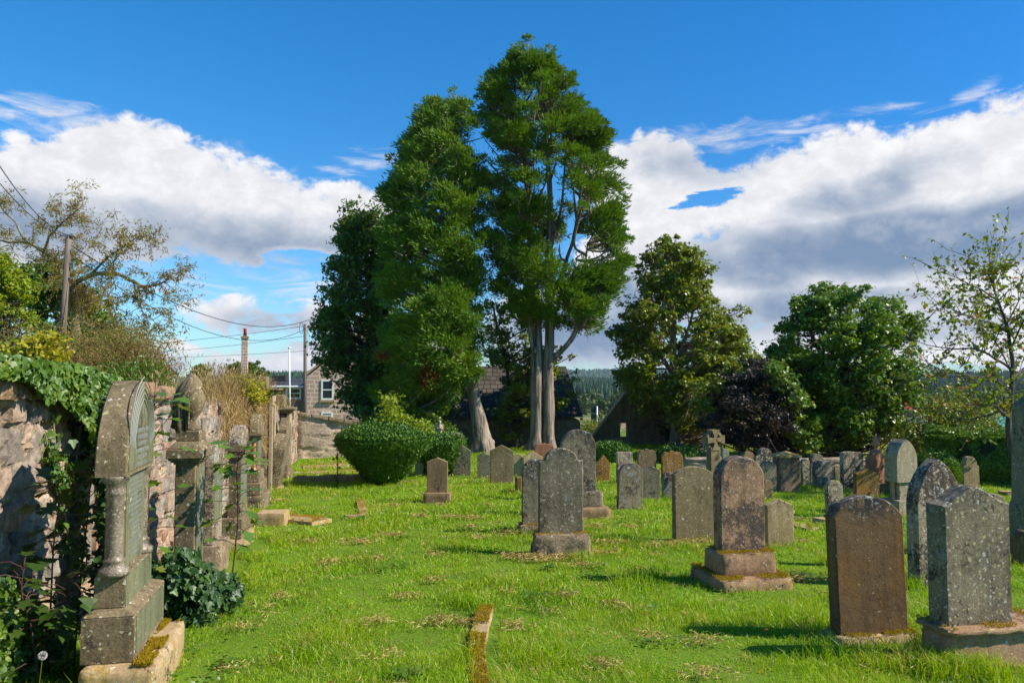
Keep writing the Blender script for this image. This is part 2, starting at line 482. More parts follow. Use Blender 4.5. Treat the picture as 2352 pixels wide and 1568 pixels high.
# ------------------------------------------------------------------ ground sheet
xs = np.concatenate([-np.geomspace(3200, 16, 60), np.linspace(-15.5, 16, 190), np.geomspace(16.5, 3200, 60)])
ys = np.concatenate([np.linspace(-12, 2.5, 12), np.linspace(2.8, 36, 190), np.geomspace(36.6, 6000, 130)])
GX, GY = np.meshgrid(xs, ys)
GZ = ground(GX, GY)
nx, ny = len(xs), len(ys)
V = np.stack([GX.ravel(), GY.ravel(), GZ.ravel()], 1)
ii = (np.arange(ny - 1)[:, None] * nx + np.arange(nx - 1)[None]).ravel()
Fq = np.stack([ii, ii + 1, ii + nx + 1, ii + nx], 1)
m, nt = new_mat('ground_cover'); b = NB(nt)
tc = b.n('ShaderNodeTexCoord'); ov = tc.outputs['Object']
sp = b.n('ShaderNodeSeparateXYZ', inp={0: ov}); X_, Y_ = sp.outputs[0], sp.outputs[1]
a1 = b.noise(ov, .8, 5, .6); a2 = b.noise(ov, 30, 5, .7); a3 = b.noise(ov, 5, 5, .6)
turf = b.mix(b.ss(a1, .3, .7), (.10, .19, .012), (.16, .26, .018))
turf = b.mix(b.math('MULTIPLY', b.ss(a2, .45, .8), .6), turf, (.12, .11, .03))
turf = b.mix(b.math('MULTIPLY', b.ss(a3, .55, .72), .5), turf, (.16, .15, .045))
grit = b.mix(b.noise(ov, 3, 7, .7), (.24, .155, .105), (.36, .25, .175))
grit = b.mix(b.ss(b.noise(scalevec(b, ov, (.12, .5, 1)), 1.0, 5, .6), .5, .62), grit, (.14, .10, .07))
fld = b.mix(b.ss(b.noise(scalevec(b, ov, (.01, .03, 1)), 1.0, 4, .6), .4, .6), (.075, .13, .03), (.26, .21, .09))
wood = b.mix(b.noise(ov, .02, 5, .6), (.018, .045, .022), (.035, .07, .03))
edge = b.math('ADD', Y_, b.math('MULTIPLY', b.noise(ov, .35, 4, .6), 3.0))
inlot = b.math('MULTIPLY', b.ss(edge, 23.2, 23.6), b.ss(b.math('ADD', X_, b.math('MULTIPLY', Y_, -.10)), 2.2, 3.0))
inlot = b.math('MULTIPLY', inlot, b.ss(Y_, 112, 104))
col = b.mix(b.ss(Y_, 40, 60), turf, fld)
col = b.mix(inlot, col, grit)
col = b.mix(b.ss(b.math('ADD', Y_, b.math('MULTIPLY', b.noise(ov, .01, 4), 120.0)), 500, 620), col, wood)
bp = b.n('ShaderNodeBump', inp={'Strength': .6, 'Distance': .03, 'Height': a2})
bs = b.n('ShaderNodeBsdfPrincipled', inp={'Base Color': col, 'Roughness': .95, 'Normal': bp.outputs[0]})
bs.inputs['Specular IOR Level'].default_value = .1
b.out(bs.outputs[0])
tag(mk('ground', V, Fq, m, smooth=True), kind='structure')

# ------------------------------------------------------------------ materials in use
M = {}
M['grey'] = stone_mat('grey_lichened_stone', (.115, .110, .100), (.20, .19, .17), spots=(.36, .36, .18), spot_amt=.45, dark_amt=.55, pale=(.32, .31, .27), pale_amt=.25, top=.7)
M['grey_tall'] = stone_mat('grey_stone_dark_crusts', (.120, .114, .105), (.20, .19, .17), spots=(.33, .34, .17), spot_amt=.3, dark_amt=.68, pale=(.34, .33, .29), pale_amt=.3, top=1.0, green=.15, spot_scale=22)
M['speckled'] = stone_mat('pale_crusted_stone', (.21, .19, .17), (.32, .30, .27), spots=(.5, .5, .46), spot_amt=.7, dark=(.05, .035, .035), dark_amt=.8, bump=.8, spot_scale=18)
M['crusty'] = stone_mat('thickly_lichened_stone', (.19, .17, .15), (.30, .28, .25), spots=(.46, .46, .40), spot_amt=.8, dark=(.05, .035, .035), dark_amt=.8, bump=1.3, spot_scale=21, pale=(.40, .38, .33), pale_amt=.5)
M['brown'] = stone_mat('brown_sandstone', (.165, .125, .09), (.235, .18, .13), spot_amt=.12, dark_amt=.35, rust=(.20, .12, .035), rust_amt=.2)
M['umber'] = stone_mat('rust_stained_brown_stone', (.085, .062, .042), (.135, .098, .064), spots=(.28, .28, .25), spot_amt=.13, dark_amt=.42, rust=(.22, .10, .018), rust_amt=.72, dark=(.035, .033, .032), top=1.0)
M['pink'] = stone_mat('pink_brown_sandstone', (.215, .15, .115), (.33, .235, .19), spots=(.36, .31, .15), spot_amt=.15, dark=(.07, .055, .05), dark_amt=.75, pale=(.40, .30, .25), pale_amt=.25, bump=.7, top=.6)
M['olive'] = stone_mat('olive_grey_stone', (.145, .125, .085), (.20, .18, .13), spots=(.36, .37, .15), spot_amt=.22, dark_amt=.35, rust=(.20, .15, .04), rust_amt=.3)
M['rust'] = stone_mat('orange_lichened_stone', (.20, .125, .05), (.27, .17, .07), spots=(.46, .42, .33), spot_amt=.5, dark_amt=.4, rust=(.36, .17, .025), rust_amt=.9, spot_scale=30)
M['buff'] = stone_mat('buff_stone', (.26, .22, .15), (.36, .31, .22), spots=(.42, .40, .30), spot_amt=.3, dark_amt=.4, rust=(.3, .2, .06), rust_amt=.15)
M['yellow'] = stone_mat('yellow_lichened_stone', (.40, .36, .14), (.5, .46, .22), spots=(.55, .5, .3), spot_amt=.3, dark_amt=.3, rust=(.42, .38, .10), rust_amt=.5)
M['palegrey'] = stone_mat('pale_grey_granite', (.24, .26, .235), (.31, .33, .30), spot_amt=.05, dark_amt=.15, bump=.15)
M['greenish'] = stone_mat('green_stained_grey_stone', (.115, .12, .105), (.175, .18, .155), spots=(.33, .35, .24), spot_amt=.3, dark_amt=.45, green=.3)
M['red'] = stone_mat('red_granite', (.22, .105, .075), (.30, .155, .115), spots=(.4, .33, .28), spot_amt=.15, dark_amt=.2, bump=.2)
M['granite_side'] = stone_mat('weathered_grey_granite', (.100, .088, .068), (.155, .138, .108), spots=(.36, .36, .22), spot_amt=.42, dark_amt=.42, bump=.5, spot_scale=24, grain=1.3)
M['granite_face'] = stone_mat('green_tinged_polished_granite', (.115, .132, .112), (.16, .18, .152), spot_amt=.06, dark_amt=.25, bump=.15, rough=.5, green=.35)
M['granite_col'] = stone_mat('polished_speckled_granite', (.13, .12, .125), (.22, .21, .215), spots=(.5, .5, .5), spot_amt=.5, dark_amt=.6, bump=.1, rough=.35, spot_scale=90)
M['red_col'] = stone_mat('polished_red_granite', (.30, .14, .10), (.42, .22, .17), spots=(.5, .35, .3), spot_amt=.4, dark_amt=.2, bump=.05, rough=.3, spot_scale=90)
M['rough'] = stone_mat('rock_faced_stone', (.17, .14, .12), (.27, .235, .205), spot_amt=.25, spots=(.42, .41, .36), dark_amt=.65, bump=.9)
M['kerb'] = stone_mat('mossy_kerb_stone', (.27, .22, .165), (.36, .30, .23), spot_amt=.2, dark_amt=.3, rust=(.40, .27, .03), rust_amt=.7)
M['plinthpink'] = stone_mat('mossy_pink_stone', (.22, .155, .12), (.31, .225, .18), spot_amt=.1, dark_amt=.4, rust=(.30, .20, .03), rust_amt=.45)
M['dressed'] = stone_mat('dressed_pale_stone', (.27, .23, .20), (.38, .33, .29), spot_amt=.1, dark_amt=.2, bump=.3)
M['moss'] = leaf_mat('golden_moss', (.28, .19, .012), (.50, .35, .02), trans=.2, rough=.8, spec=.1, third=(.16, .13, .015), third_amt=.15)
M['letters'] = plain_mat('weathered_pale_lettering', (.27, .28, .245), .7)
M['lightgrey'] = stone_mat('light_grey_lichened_stone', (.20, .19, .17), (.29, .28, .25), spots=(.40, .40, .22), spot_amt=.4, dark_amt=.35, top=.4)
M['angel'] = stone_mat('pale_weathered_marble', (.34, .30, .26), (.48, .44, .39), spot_amt=.1, dark_amt=.3, bump=.3)

FOOT = []          # footprints kept clear of grass: cx, cy, half x, half y, angle

# ------------------------------------------------------------------ headstones
def arc(x0, x1, zs, rise, n=18):
    t = np.linspace(math.pi, 0, n)
    return [((x0 + x1) / 2 + (x1 - x0) / 2 * math.cos(a), zs + rise * math.sin(a)) for a in t]

def seg_arc(x0, x1, zs, rise, n=16):
    w = (x1 - x0) / 2; r = (w * w + rise * rise) / (2 * rise); a = math.asin(min(1, w / r))
    if rise > w: return arc(x0, x1, zs, rise, n)
    return [((x0 + x1) / 2 + r * math.sin(t), zs + rise - r + r * math.cos(t)) for t in np.linspace(-a, a, n)]

def outline(kind, W, H, k=.25, inset=0):
    w = W / 2; r = k * W
    L, T = [], []
    if kind == 'round': T = seg_arc(-w, w, H - r, r)
    elif kind == 'flat': T = [(-w, H), (w, H)]
    elif kind == 'gable': T = [(-w, H - r), (0, H), (w, H - r)]
    elif kind == 'gothic':
        n = 10; R_ = (w * w + r * r) / (2 * w)
        rt = []
        for t in np.linspace(0, 1, n):
            a = t * math.atan2(r, R_ - w) if R_ > w else t * math.pi / 2
            rt.append((w - R_ + R_ * math.cos(a), H - r + R_ * math.sin(a)))
        T = [(-x, z) for x, z in rt[:-1]] + [(0, H)] + rt[:-1][::-1]
    elif kind == 'shoulder':     # small square shoulders, round head
        s = inset or .14 * W
        T = [(-w, H - r), (-w + s * .35, H - r)] + [(-w + s * .7, H - r * .97), (-w + s, H - r * .86)] + arc(-w + s, w - s, H - r * .86, r * .86) + [(w - s * .7, H - r * .97), (w - s * .35, H - r), (w, H - r)]
    elif kind == 'notch':        # round-headed with a step at each shoulder
        s = inset or .06 * W
        T = [(-w, H - r - .08 * H), (-w + s, H - r - .04 * H)] + seg_arc(-w + s, w - s, H - r, r) + [(w - s, H - r - .04 * H), (w, H - r - .08 * H)]
    elif kind == 'ogee':
        T = [(-w, H - r), (-w * .72, H - r * .80), (-w * .42, H - r * .42), (-w * .16, H - r * .08), (0, H), (w * .16, H - r * .08), (w * .42, H - r * .42), (w * .72, H - r * .80), (w, H - r)]
    elif kind == 'scallop':
        n = 42; T = []
        for i in range(n + 1):
            x = -1 + 2 * i / n
            z = H - r + r * (.52 * math.cos(x * math.pi / 2) ** .5 + .30 * abs(math.cos(x * math.pi * 1.5)) + .18 * math.cos(x * math.pi / 2)) if abs(x) < .999 else H - r
            T.append((x * w, z))
    elif kind == 'broken':
        T = [(-w, H - r * .9), (-w * .6, H - r * .1), (-w * .1, H), (w * .3, H - r * .35), (w * .7, H - r * .5), (w, H - r)]
    return [(-w, 0)] + T + [(w, 0)]

def slab_geo(pts, T, bev=.008, jit=.004, seed=0, depth=.06):
    """extruded outline with resampled, slightly worn edges"""
    P = np.array(pts, float)
    out = []
    for i in range(len(P) - 1):
        d = np.linalg.norm(P[i + 1] - P[i]); n = max(1, int(d / .035))
        for t in range(n): out.append(P[i] + (P[i + 1] - P[i]) * t / n)
    out.append(P[-1]); Q = np.array(out)
    Q[0, 1] -= depth; Q[-1, 1] -= depth
    tg = np.gradient(Q, axis=0); nr = np.stack([-tg[:, 1], tg[:, 0]], 1); nr = unit(nr)   # outward for left-to-right over the top
    ns = fbm(np.stack([Q[:, 0] * 22, Q[:, 1] * 22, np.full(len(Q), seed * 3.1)], 1), 3, 5) - .5
    Q = Q + nr * (ns * 2 * jit)[:, None]
    n = len(Q); V = []
    for y, ins in ((-T / 2, bev), (-T / 2 + bev, 0), (T / 2 - bev, 0), (T / 2, bev)):
        q = Q - nr * ins
        V.append(np.stack([q[:, 0], np.full(n, y), q[:, 1]], 1))
    V = np.concatenate(V)
    i = np.arange(n); j = (i + 1) % n
    Fq = np.concatenate([np.stack([k * n + i, (k + 1) * n + i, (k + 1) * n + j, k * n + j], 1) for k in range(3)])
    return V, [Fq, np.array([list(range(n))]), np.array([list(range(3 * n, 4 * n))[::-1]])]

def rough_box(sx, sy, sz, amp, seed, res=.035, zoff=0.0, taper=0):
    """rock-faced block, displaced"""
    V = []; Fs = []
    nx_, ny_, nz_ = [max(2, int(s / res)) for s in (sx, sy, sz)]
    def face(o, u, v, nu, nv):
        k = sum(len(x) for x in V)
        a, c = np.meshgrid(np.linspace(0, 1, nu + 1), np.linspace(0, 1, nv + 1))
        V.append(np.array(o) + a.ravel()[:, None] * np.array(u) + c.ravel()[:, None] * np.array(v))
        i = (np.arange(nv)[:, None] * (nu + 1) + np.arange(nu)[None]).ravel() + k
        Fs.append(np.stack([i, i + 1, i + nu + 2, i + nu + 1], 1))
    x, y = sx / 2, sy / 2
    face((-x, -y, 0), (sx, 0, 0), (0, 0, sz), nx_, nz_)
    face((x, y, 0), (-sx, 0, 0), (0, 0, sz), nx_, nz_)
    face((-x, y, 0), (0, -sy, 0), (0, 0, sz), ny_, nz_)
    face((x, -y, 0), (0, sy, 0), (0, 0, sz), ny_, nz_)
    face((-x, -y, sz), (sx, 0, 0), (0, sy, 0), nx_, ny_)
    V = np.concatenate(V)
    q = V * np.array([9, 9, 9]) + seed * 7.7
    n = np.stack([fbm(q + 11 * k, 4, 20 + k) for k in range(3)], 1) - .5
    rnd = 1 - .0 * n
    c = np.array([0, 0, sz / 2])
    e = np.clip((np.abs(V[:, :2]) / np.array([x, y])).max(1), 0, 1) * 0 + 1
    V = V + n * 2 * amp
    # worn corners
    d = np.abs(V - c) / np.array([x, y, sz / 2])
    s = np.sort(d, axis=1)
    k = np.clip((s[:, 1] - .82) / .18, 0, 1) ** 2
    V = c + (V - c) * (1 - .06 * k)[:, None]
    if taper: V[:, :2] *= (1 - taper * np.clip(V[:, 2:3] / sz, 0, 1))
    V[:, 2] += zoff
    return V, [np.concatenate(Fs)]

def moss_geo(pts, up=(0, 0, 1), size=.012):
    """cushion of small moss tufts at points"""
    n = len(pts)
    A = unit(np.array(up) + rng.normal(size=(n, 3)) * .6)
    return leaves(pts, A, rdir(n), size * rng.uniform(.6, 1.5, n), 'spray')

def patchy(n, sx, sy, z, thr, seed, cov=None):
    p = np.stack([rng.uniform(-sx / 2, sx / 2, n), rng.uniform(-sy / 2, sy / 2, n), np.full(n, z)], 1)
    f = fbm(p * np.array([7, 7, 1]) + seed * 5.3, 3, 9)
    p = p[f > thr]; h = (fbm(p * np.array([18, 18, 1]) + seed, 3, 4)) * .022
    p[:, 2] += rng.uniform(0, 1, len(p)) * h
    return p

def headstone(xl, xr, yt, yb, kind, mat, label, k=.25, T=.11, rot=9.0, lean=0.0, tilt=0.0, group=None,
              plinth=None, base=None, moss=0, cx=None, name='headstone', cat='headstone', seedx=0, inset=0, foot=True):
    """plinth/base: (height in picture px, extra half width px, extra half depth m, material, roughness)"""
    hb = hit((xl + xr) / 2 if cx is None else cx, yb)
    rz = R(rot)
    foot_d = max([0] + [q[2] for q in (plinth, base) if q])
    Y = hb[1] + math.cos(rz) * foot_d; s = Y / F
    W = (xr - xl) * s / math.cos(rz)
    n = np.array([math.sin(rz), -math.cos(rz)])
    c = np.array([((xl + xr) / 2 - 1176) / F * Y, Y]) - n * (T / 2)
    top = EYE + (880 - yt) * s - gz(c[0], c[1])
    seed = int(xl * 7 + yt) % 97
    loc = (c[0], c[1], gz(c[0], c[1]))
    multi = bool(plinth or base or moss)
    z = 0.0
    root = None
    if multi:
        root = empty(name, loc, (0, 0, rz), label, cat, group)
    if base:
        hh, ex, ed, mt, ro = base
        hh *= s; bw = W + 2 * ex * s; bd = T + 2 * ed
        V, Fs = rough_box(bw, bd, hh + .08, .006 + .02 * ro, seed, zoff=-.08)
        mk('base', V, Fs, M[mt], root, True); z = hh
        if moss: bz = (bw, bd, z)
    if plinth:
        hh, ex, ed, mt, ro = plinth
        hh *= s; bw2 = W + 2 * ex * s; bd2 = T + 2 * ed
        V, Fs = rough_box(bw2, bd2, hh + (.08 if not base else .004), .004 + .022 * ro, seed + 3, zoff=(z - (.08 if not base else .004)), taper=.03)
        mk('plinth', V, Fs, M[mt], root, True); z += hh
    pts = outline(kind, W, top - z, k, inset * s)
    V, Fs = slab_geo(pts, T, seed=seed, depth=.06 if z == 0 else .01, bev=.006 if Y > 9 else .01)
    if root:
        o = mk('slab', V + np.array([0, 0, z]), Fs, M[mat], root)
    else:
        o = mk(name, V, Fs, M[mat]); o.location = loc; o.rotation_euler = (0, 0, rz)
        tag(o, label, cat, group); root = o
    if lean or tilt: root.rotation_euler = (R(tilt), R(lean), rz)
    if moss:
        P = []
        if plinth: P.append(patchy(int(26000 * moss * bw2 * bd2), bw2 * .97, bd2 * .96, z + .002, .50, seed))
        if base: P.append(patchy(int(26000 * moss * bz[0] * bz[1]), bz[0] * .98, bz[1] * .98, bz[2] + .002, .42, seed + 1))
        P = np.concatenate(P)
        if len(P):
            V, f = moss_geo(P, size=.016); mk('moss', V, [f], M['moss'], root.children[-2] if len(root.children) > 1 else root)
    hx = W / 2 + max([0] + [q[1] * s for q in (plinth, base) if q]); hy = T / 2 + foot_d
    if foot: FOOT.append((c[0], c[1], hx, hy, rz))
    return root

G1 = 'headstones standing in the churchyard grass'
H = lambda *a, **k: headstone(*a, group=G1, **k)
# near stones
H(1238, 1339, 1028, 1280, 'shoulder', 'grey', 'round-shouldered grey headstone with yellow and white lichen spots on a rock-faced mossy block', k=.28, T=.11, rot=6,
  plinth=(51, 14, .10, 'rough', 1.0), moss=.5)
H(1200, 1262, 1053, 1227, 'round', 'grey_tall', 'grey round-topped headstone half hidden behind the one on the rock-faced block', k=.42, T=.10, rot=7, plinth=(20, 9, .07, 'rough', .4), moss=1.0)
H(1290, 1368, 986, 1191, 'round', 'grey_tall', 'tallest round-headed grey headstone with black lichen crust, on a two-step base', k=.5, T=.15, rot=8,
  plinth=(35, 15, .09, 'grey', .2), base=(24, 28, .2, 'brown', .1))
H(1546, 1639, 1070, 1245, 'round', 'olive', 'olive brown headstone with low curved top and no base, next to the big pink-brown stone', k=.19, T=.115, rot=11)
H(1648, 1755, 1047, 1357, 'round', 'pink', 'large pink-brown blotched headstone on a stepped mossy base in the middle of the yard', k=.38, T=.16, rot=12,
  plinth=(49, 14, .12, 'plinthpink', .25), base=(26, 34, .26, 'plinthpink', .35), moss=1.0)
H(1911, 2080, 1138, 1478, 'round', 'umber', 'large rusty brown round-topped headstone with a mossy foot, nearest of the dark stones', k=.27, T=.13, rot=9, tilt=-2,
  base=(16, 14, .07, 'kerb', .4), moss=1.2, lean=-.6)
H(2092, 2210, 1053, 1347, 'gothic', 'crusty', 'broad pointed-arch headstone thickly covered in pale and black lichen', k=.88, T=.16, rot=12)
H(1755, 1818, 1144, 1255, 'gable', 'buff', 'small low brown headstone with a blunt peak and dark stained foot', k=.20, T=.09, rot=8)
H(1417, 1473, 1061, 1169.5, 'round', 'grey', 'small grey round-topped headstone dotted with yellow lichen, leaning a little', k=.42, T=.1, rot=12, lean=2.5)
H(1472, 1514, 1067, 1151, 'gable', 'grey', 'plain grey headstone with shallow peaked top beside the lichen-dotted one', k=.26, T=.09, rot=5)
H(982, 1029, 1050, 1155, 'gable', 'brown', 'small dark brown peaked headstone on a plinth, right of the big yew bush', k=.20, T=.12, rot=2, plinth=(23, 8, .09, 'brown', .2))
H(1126, 1179, 1020.6, 1115, 'gable', 'olive', 'yellow-brown peaked headstone on a thin slab in front of the leaning tree', k=.26, T=.12, rot=4, plinth=(3, 6, .12, 'kerb', .1))
H(1097, 1126, 1037, 1097, 'gable', 'greenish', 'small green-grey headstone left of the yellow-brown peaked one', k=.3, T=.09, rot=4)
H(1179, 1200, 1040, 1093, 'round', 'buff', 'narrow buff headstone close behind the yellow-brown peaked one', k=.4, T=.09, rot=4)
H(1202, 1247, 1035, 1147, 'gable', 'buff', 'pale buff gabled headstone partly behind the half hidden grey one', k=.3, T=.08, rot=12)
H(1187, 1197, 1095, 1136, 'flat', 'umber', 'little dark marker stone behind the pale buff gabled headstone', T=.25, rot=8)
H(1228, 1272, 1017, 1094, 'scallop', 'red', 'red granite headstone with a small crest in front of the twin trunks', k=.20, T=.12, rot=5)
H(1366.6, 1398.7, 1042, 1106, 'gable', 'rust', 'small orange-brown headstone with steep pointed top', k=.65, T=.1, rot=5, lean=2)
H(1416, 1452.5, 1037, 1118, 'flat', 'speckled', 'flat-topped pale crusted headstone behind the lichen-dotted grey stone', T=.11, rot=9)
H(1464, 1505.5, 1030, 1112, 'scallop', 'brown', 'pinkish brown headstone with a scalloped top in front of the ruined gable', k=.32, T=.12, rot=4)
H(1519, 1566, 1034, 1112, 'scallop', 'rust', 'orange lichened headstone with a carved wavy top before a clipped yew', k=.30, T=.12, rot=6)
H(1520, 1548, 1082, 1145, 'round', 'speckled', 'short round white-flecked headstone left of the olive brown one', k=.4, T=.09, rot=7)
H(1657, 1672, 1030, 1105, 'gothic', 'palegrey', 'narrow whitish headstone behind the shaft of the wheel cross', k=.4, T=.1, rot=5)
H(1704, 1730, 1035.6, 1096, 'round', 'brown', 'dark round-topped headstone peeping over the big pink-brown one', k=.4, T=.1)
H(1732, 1777, 1027.6, 1101, 'notch', 'speckled', 'broad shouldered grey headstone under the dark red tree', k=.30, T=.13, inset=7)
H(1744, 1780, 1058, 1131, 'round', 'grey', 'grey stone with rounded top between the pink-brown and the tiny white one', k=.3, T=.1)
H(1778, 1793, 1058, 1116, 'round', 'speckled', 'slim whitish headstone left of the capped pedestal stone', k=.5, T=.09)
H(1750, 1770, 1100.7, 1152, 'round', 'brown', 'small brown stone showing beside the right edge of the pink-brown one', k=.3, T=.1)
H(1838, 1856, 1052, 1115, 'round', 'speckled', 'narrow white crusted headstone right of the capped pedestal stone', k=.4, T=.1)
H(1856, 1892, 1040.7, 1113.7, 'notch', 'grey', 'grey headstone with hooded curved shoulders under the tree', k=.42, T=.12, rot=14)
H(1866, 1912, 1056, 1123, 'broken', 'speckled', 'dark weathered headstone with uneven top under the right tree', k=.08, T=.13, rot=9)
H(1912, 1927, 1067, 1104, 'broken', 'rough', 'stump of rough layered stone between two dark headstones', k=.1, T=.2)
H(1930, 1980, 1035.8, 1126, 'broken', 'speckled', 'tall broad slab flecked with white lichen under the right tree', k=.06, T=.13, rot=9)
H(1959, 2014, 1074, 1139.7, 'gable', 'rust', 'orange and grey gabled headstone in front of the red obelisk', k=.22, T=.11, rot=8)
H(1896, 1933, 1101.4, 1190, 'round', 'speckled', 'small leaning headstone covered in purple-black and white crust', k=.35, T=.1, lean=-2, base=(4, 6, .1, 'kerb', .2))
H(2037, 2072, 1046.7, 1134, 'scallop', 'yellow', 'bright yellow lichened headstone beside the red obelisk', k=.34, T=.12, rot=6)
H(2205, 2243, 1047, 1135, 'notch', 'buff', 'small sandy headstone with a round head by the dark hedge', k=.42, T=.14, rot=7, inset=5, plinth=(7, 5, .1, 'buff', .1))
H(1906, 1944, 1150, 1300, 'round', 'umber', 'low brown stone hidden behind the large rusty brown one', k=.35, T=.1)
H(2269, 2300, 1132, 1220, 'broken', 'rough', 'broken rough stump behind the large grey headstone at the right', k=.35, T=.2)
H(2316, 2349, 1215, 1300, 'gothic', 'umber', 'dark leaning slab at the foot of the grey obelisk', k=.3, T=.1, lean=6, rot=-15)
H(1042, 1082, 1021, 1093, 'gable', 'greenish', 'green-grey headstone half behind the second clipped yew', k=.32, T=.11, rot=4)
H(955, 974, 1060, 1096, 'round', 'greenish', 'sliver of a dark green headstone between the two left yews', k=.4, T=.1)
# grey stone with an ogee top standing on a thin-coped block (right foreground)
hb = hit(2250, 1530); s = hb[1] / F; rz = R(13); n_ = np.array([math.sin(rz), -math.cos(rz)])
c = np.array([(2250 - 1176) / F * hb[1], hb[1]]) - n_ * .12
root = empty('headstone', (c[0], c[1], gz(*c)), (0, 0, rz), 'large grey headstone with peaked top on a low brown block, right foreground', 'headstone', G1)
z = 87 * s
V, Fs = rough_box(1.0, .30, z - .022 + .08, .008, 77, zoff=-.08); mk('plinth', V + np.array([.20, .0, 0]), Fs, M['plinthpink'], root, True)
V, Fs = rough_box(1.08, .36, .03, .004, 78, zoff=z - .024); o_ = mk('coping', V + np.array([.21, -.01, 0]), Fs, M['plinthpink'], root, True)
V, Fs = slab_geo(outline('ogee', 176 * s / math.cos(rz), (1530 - 1130) * s - z, .23), .17, seed=41, depth=.01, bev=.012); mk('slab', V + np.array([.0, .02, z]), Fs, M['grey'], root)
pm = patchy(5000, 1.0, .34, z + .007, .50, 6); pm[:, 0] += .2; V, f = moss_geo(pm, size=.016); mk('moss', V, [f], M['moss'], o_)
FOOT.append((c[0] + .2 * math.cos(rz), c[1] + .2 * math.sin(rz), .52, .17, rz))
# ------------------------------------------------------------------ special monuments
def base_at(px, py, back=0.0, rot=9.0):
    h = hit(px, py); n = np.array([math.sin(R(rot)), -math.cos(R(rot))])
    c = h[:2] - n * back
    return np.array([c[0], c[1], gz(*c)]), h[1] / F

def prism(pts, y0, y1):
    P = np.array(pts, float); n = len(P)
    V = np.concatenate([np.stack([P[:, 0], np.full(n, y), P[:, 1]], 1) for y in (y0, y1)])
    i = np.arange(n); j = (i + 1) % n
    return V, [np.stack([i, i + n, j + n, j], 1), np.array([list(range(n))]), np.array([list(range(n, 2 * n))[::-1]])]

# wheel cross
c, s = base_at(1648, 1150, .1, 22)
r = empty('wheel_cross', c, (0, 0, R(22)), 'tall stone wheel-head cross standing behind the olive brown headstone', 'cross')
Yc = c[1]; s = Yc / F
zt = (1150 - 988) * s; zc = (1150 - 1013) * s; rr = 23 * s
mb = MB(); w = 12.5 * s
mb.box(-w * 1.15, w * 1.15, -.085, .085, -.08, zc - rr * .7, .012, taper=w * .15)
mb.build('shaft', M['olive'], r)
mb = MB(); ro = rr; a_ = np.linspace(0, 2 * math.pi, 41)[:-1]
n = 40; V = []
for rad, y in ((ro * .98, -.045), (ro * .98, .045), (ro * .72, .045), (ro * .72, -.045)):
    V.append(np.stack([rad * np.cos(a_), np.full(n, y), rad * np.sin(a_) + zc], 1))
i = np.arange(n); j = (i + 1) % n
mb.add(np.concatenate(V), [np.concatenate([np.stack([k * n + i, k * n + j, ((k + 1) % 4) * n + j, ((k + 1) % 4) * n + i], 1) for k in range(4)])])
mb.build('ring', M['olive'], r)
V, f = [], []
mb = MB()
for q in range(4):
    a = q * math.pi / 2; L = ro * (1.0 if q in (0, 2) else 1.06)
    if q == 3: L = ro * .95
    P = [(.10 * ro, .10 * ro), (.24 * ro, L * .5), (.46 * ro, L), (-.46 * ro, L), (-.24 * ro, L * .5), (-.10 * ro, .10 * ro)]
    if q == 3: P = [(.2 * ro, 0), (.3 * ro, L), (-.3 * ro, L), (-.2 * ro, 0)]
    P = [(x * math.cos(a) + z * math.sin(a), -x * math.sin(a) + z * math.cos(a) + zc) for x, z in P]
    V, Fs = prism(P, -.08 - .0015 * q, .08 + .0015 * q); mb.add(V, Fs)
mb.build('cross_arms', M['olive'], r)
V, Fs = rough_box(.55, .42, .22, .01, 5, zoff=-.05); mk('base', V, Fs, M['olive'], r, True)

# pedestal stone with low pyramid cap
c, s = base_at(1816, 1128.7, .16)
r = empty('pedestal_monument', c, (0, 0, R(9)), 'pale streaked square pedestal stone with a low mossy pyramid cap', 'monument')
w = 23.5 * s; hh = (1128.7 - 1051) * s
MB().box(-w, w, -.16, .16, -.06, hh, .01).build('shaft', M['pink'], r)
mb = MB(); e = 26.5 * s; t = (1051 - 1037) * s
mb.add([(-e, -.2, hh), (e, -.2, hh), (e, .2, hh), (-e, .2, hh), (-e, -.2, hh + .035), (e, -.2, hh + .035), (e, .2, hh + .035), (-e, .2, hh + .035), (0, -.02, hh + t), (0, .02, hh + t)],
       [np.array([[0, 3, 2, 1], [0, 1, 5, 4], [1, 2, 6, 5], [2, 3, 7, 6], [3, 0, 4, 7], [4, 8, 9, 7], [5, 6, 9, 8]]), np.array([[4, 5, 8], [6, 7, 9]])])
mb.build('cap', M['kerb'], r)
V, f = moss_geo(patchy(900, 2 * e, .4, hh + .05, .5, 3), size=.02); mk('moss', V, [f], M['moss'], r)

# red obelisk-like pedestal with urn finial
c, s = base_at(2030, 1135, .22)
r = empty('red_monument', c, (0, 0, R(24)), 'dark red granite pedestal with gabled top and turned urn finial', 'monument')
w = 16 * s
MB().box(-w * 1.35, w * 1.35, -w * 1.35, w * 1.35, -.06, 20 * s, .012).box(-w * 1.15, w * 1.15, -w * 1.15, w * 1.15, 20 * s, 25 * s, .008).build('base', M['brown'], r)
z0, z1, z2 = 25 * s, 78 * s, 98 * s
mb = MB(); mb.box(-w, w, -w, w, z0, z1)
k = w * .98; zz = z1
Vp = [(-w, -w, z1), (w, -w, z1), (w, w, z1), (-w, w, z1), (0, -w * .9, z2), (w * .9, 0, z2), (0, w * .9, z2), (-w * .9, 0, z2), (0, 0, z2 + 5 * s)]
mb.add(Vp, [np.array([[0, 1, 4], [1, 2, 5], [2, 3, 6], [3, 0, 7], [0, 4, 7], [1, 5, 4], [2, 6, 5], [3, 7, 6], [4, 5, 8], [5, 6, 8], [6, 7, 8], [7, 4, 8]])])
mb.build('shaft', M['red'], r)
zb = 97 * s
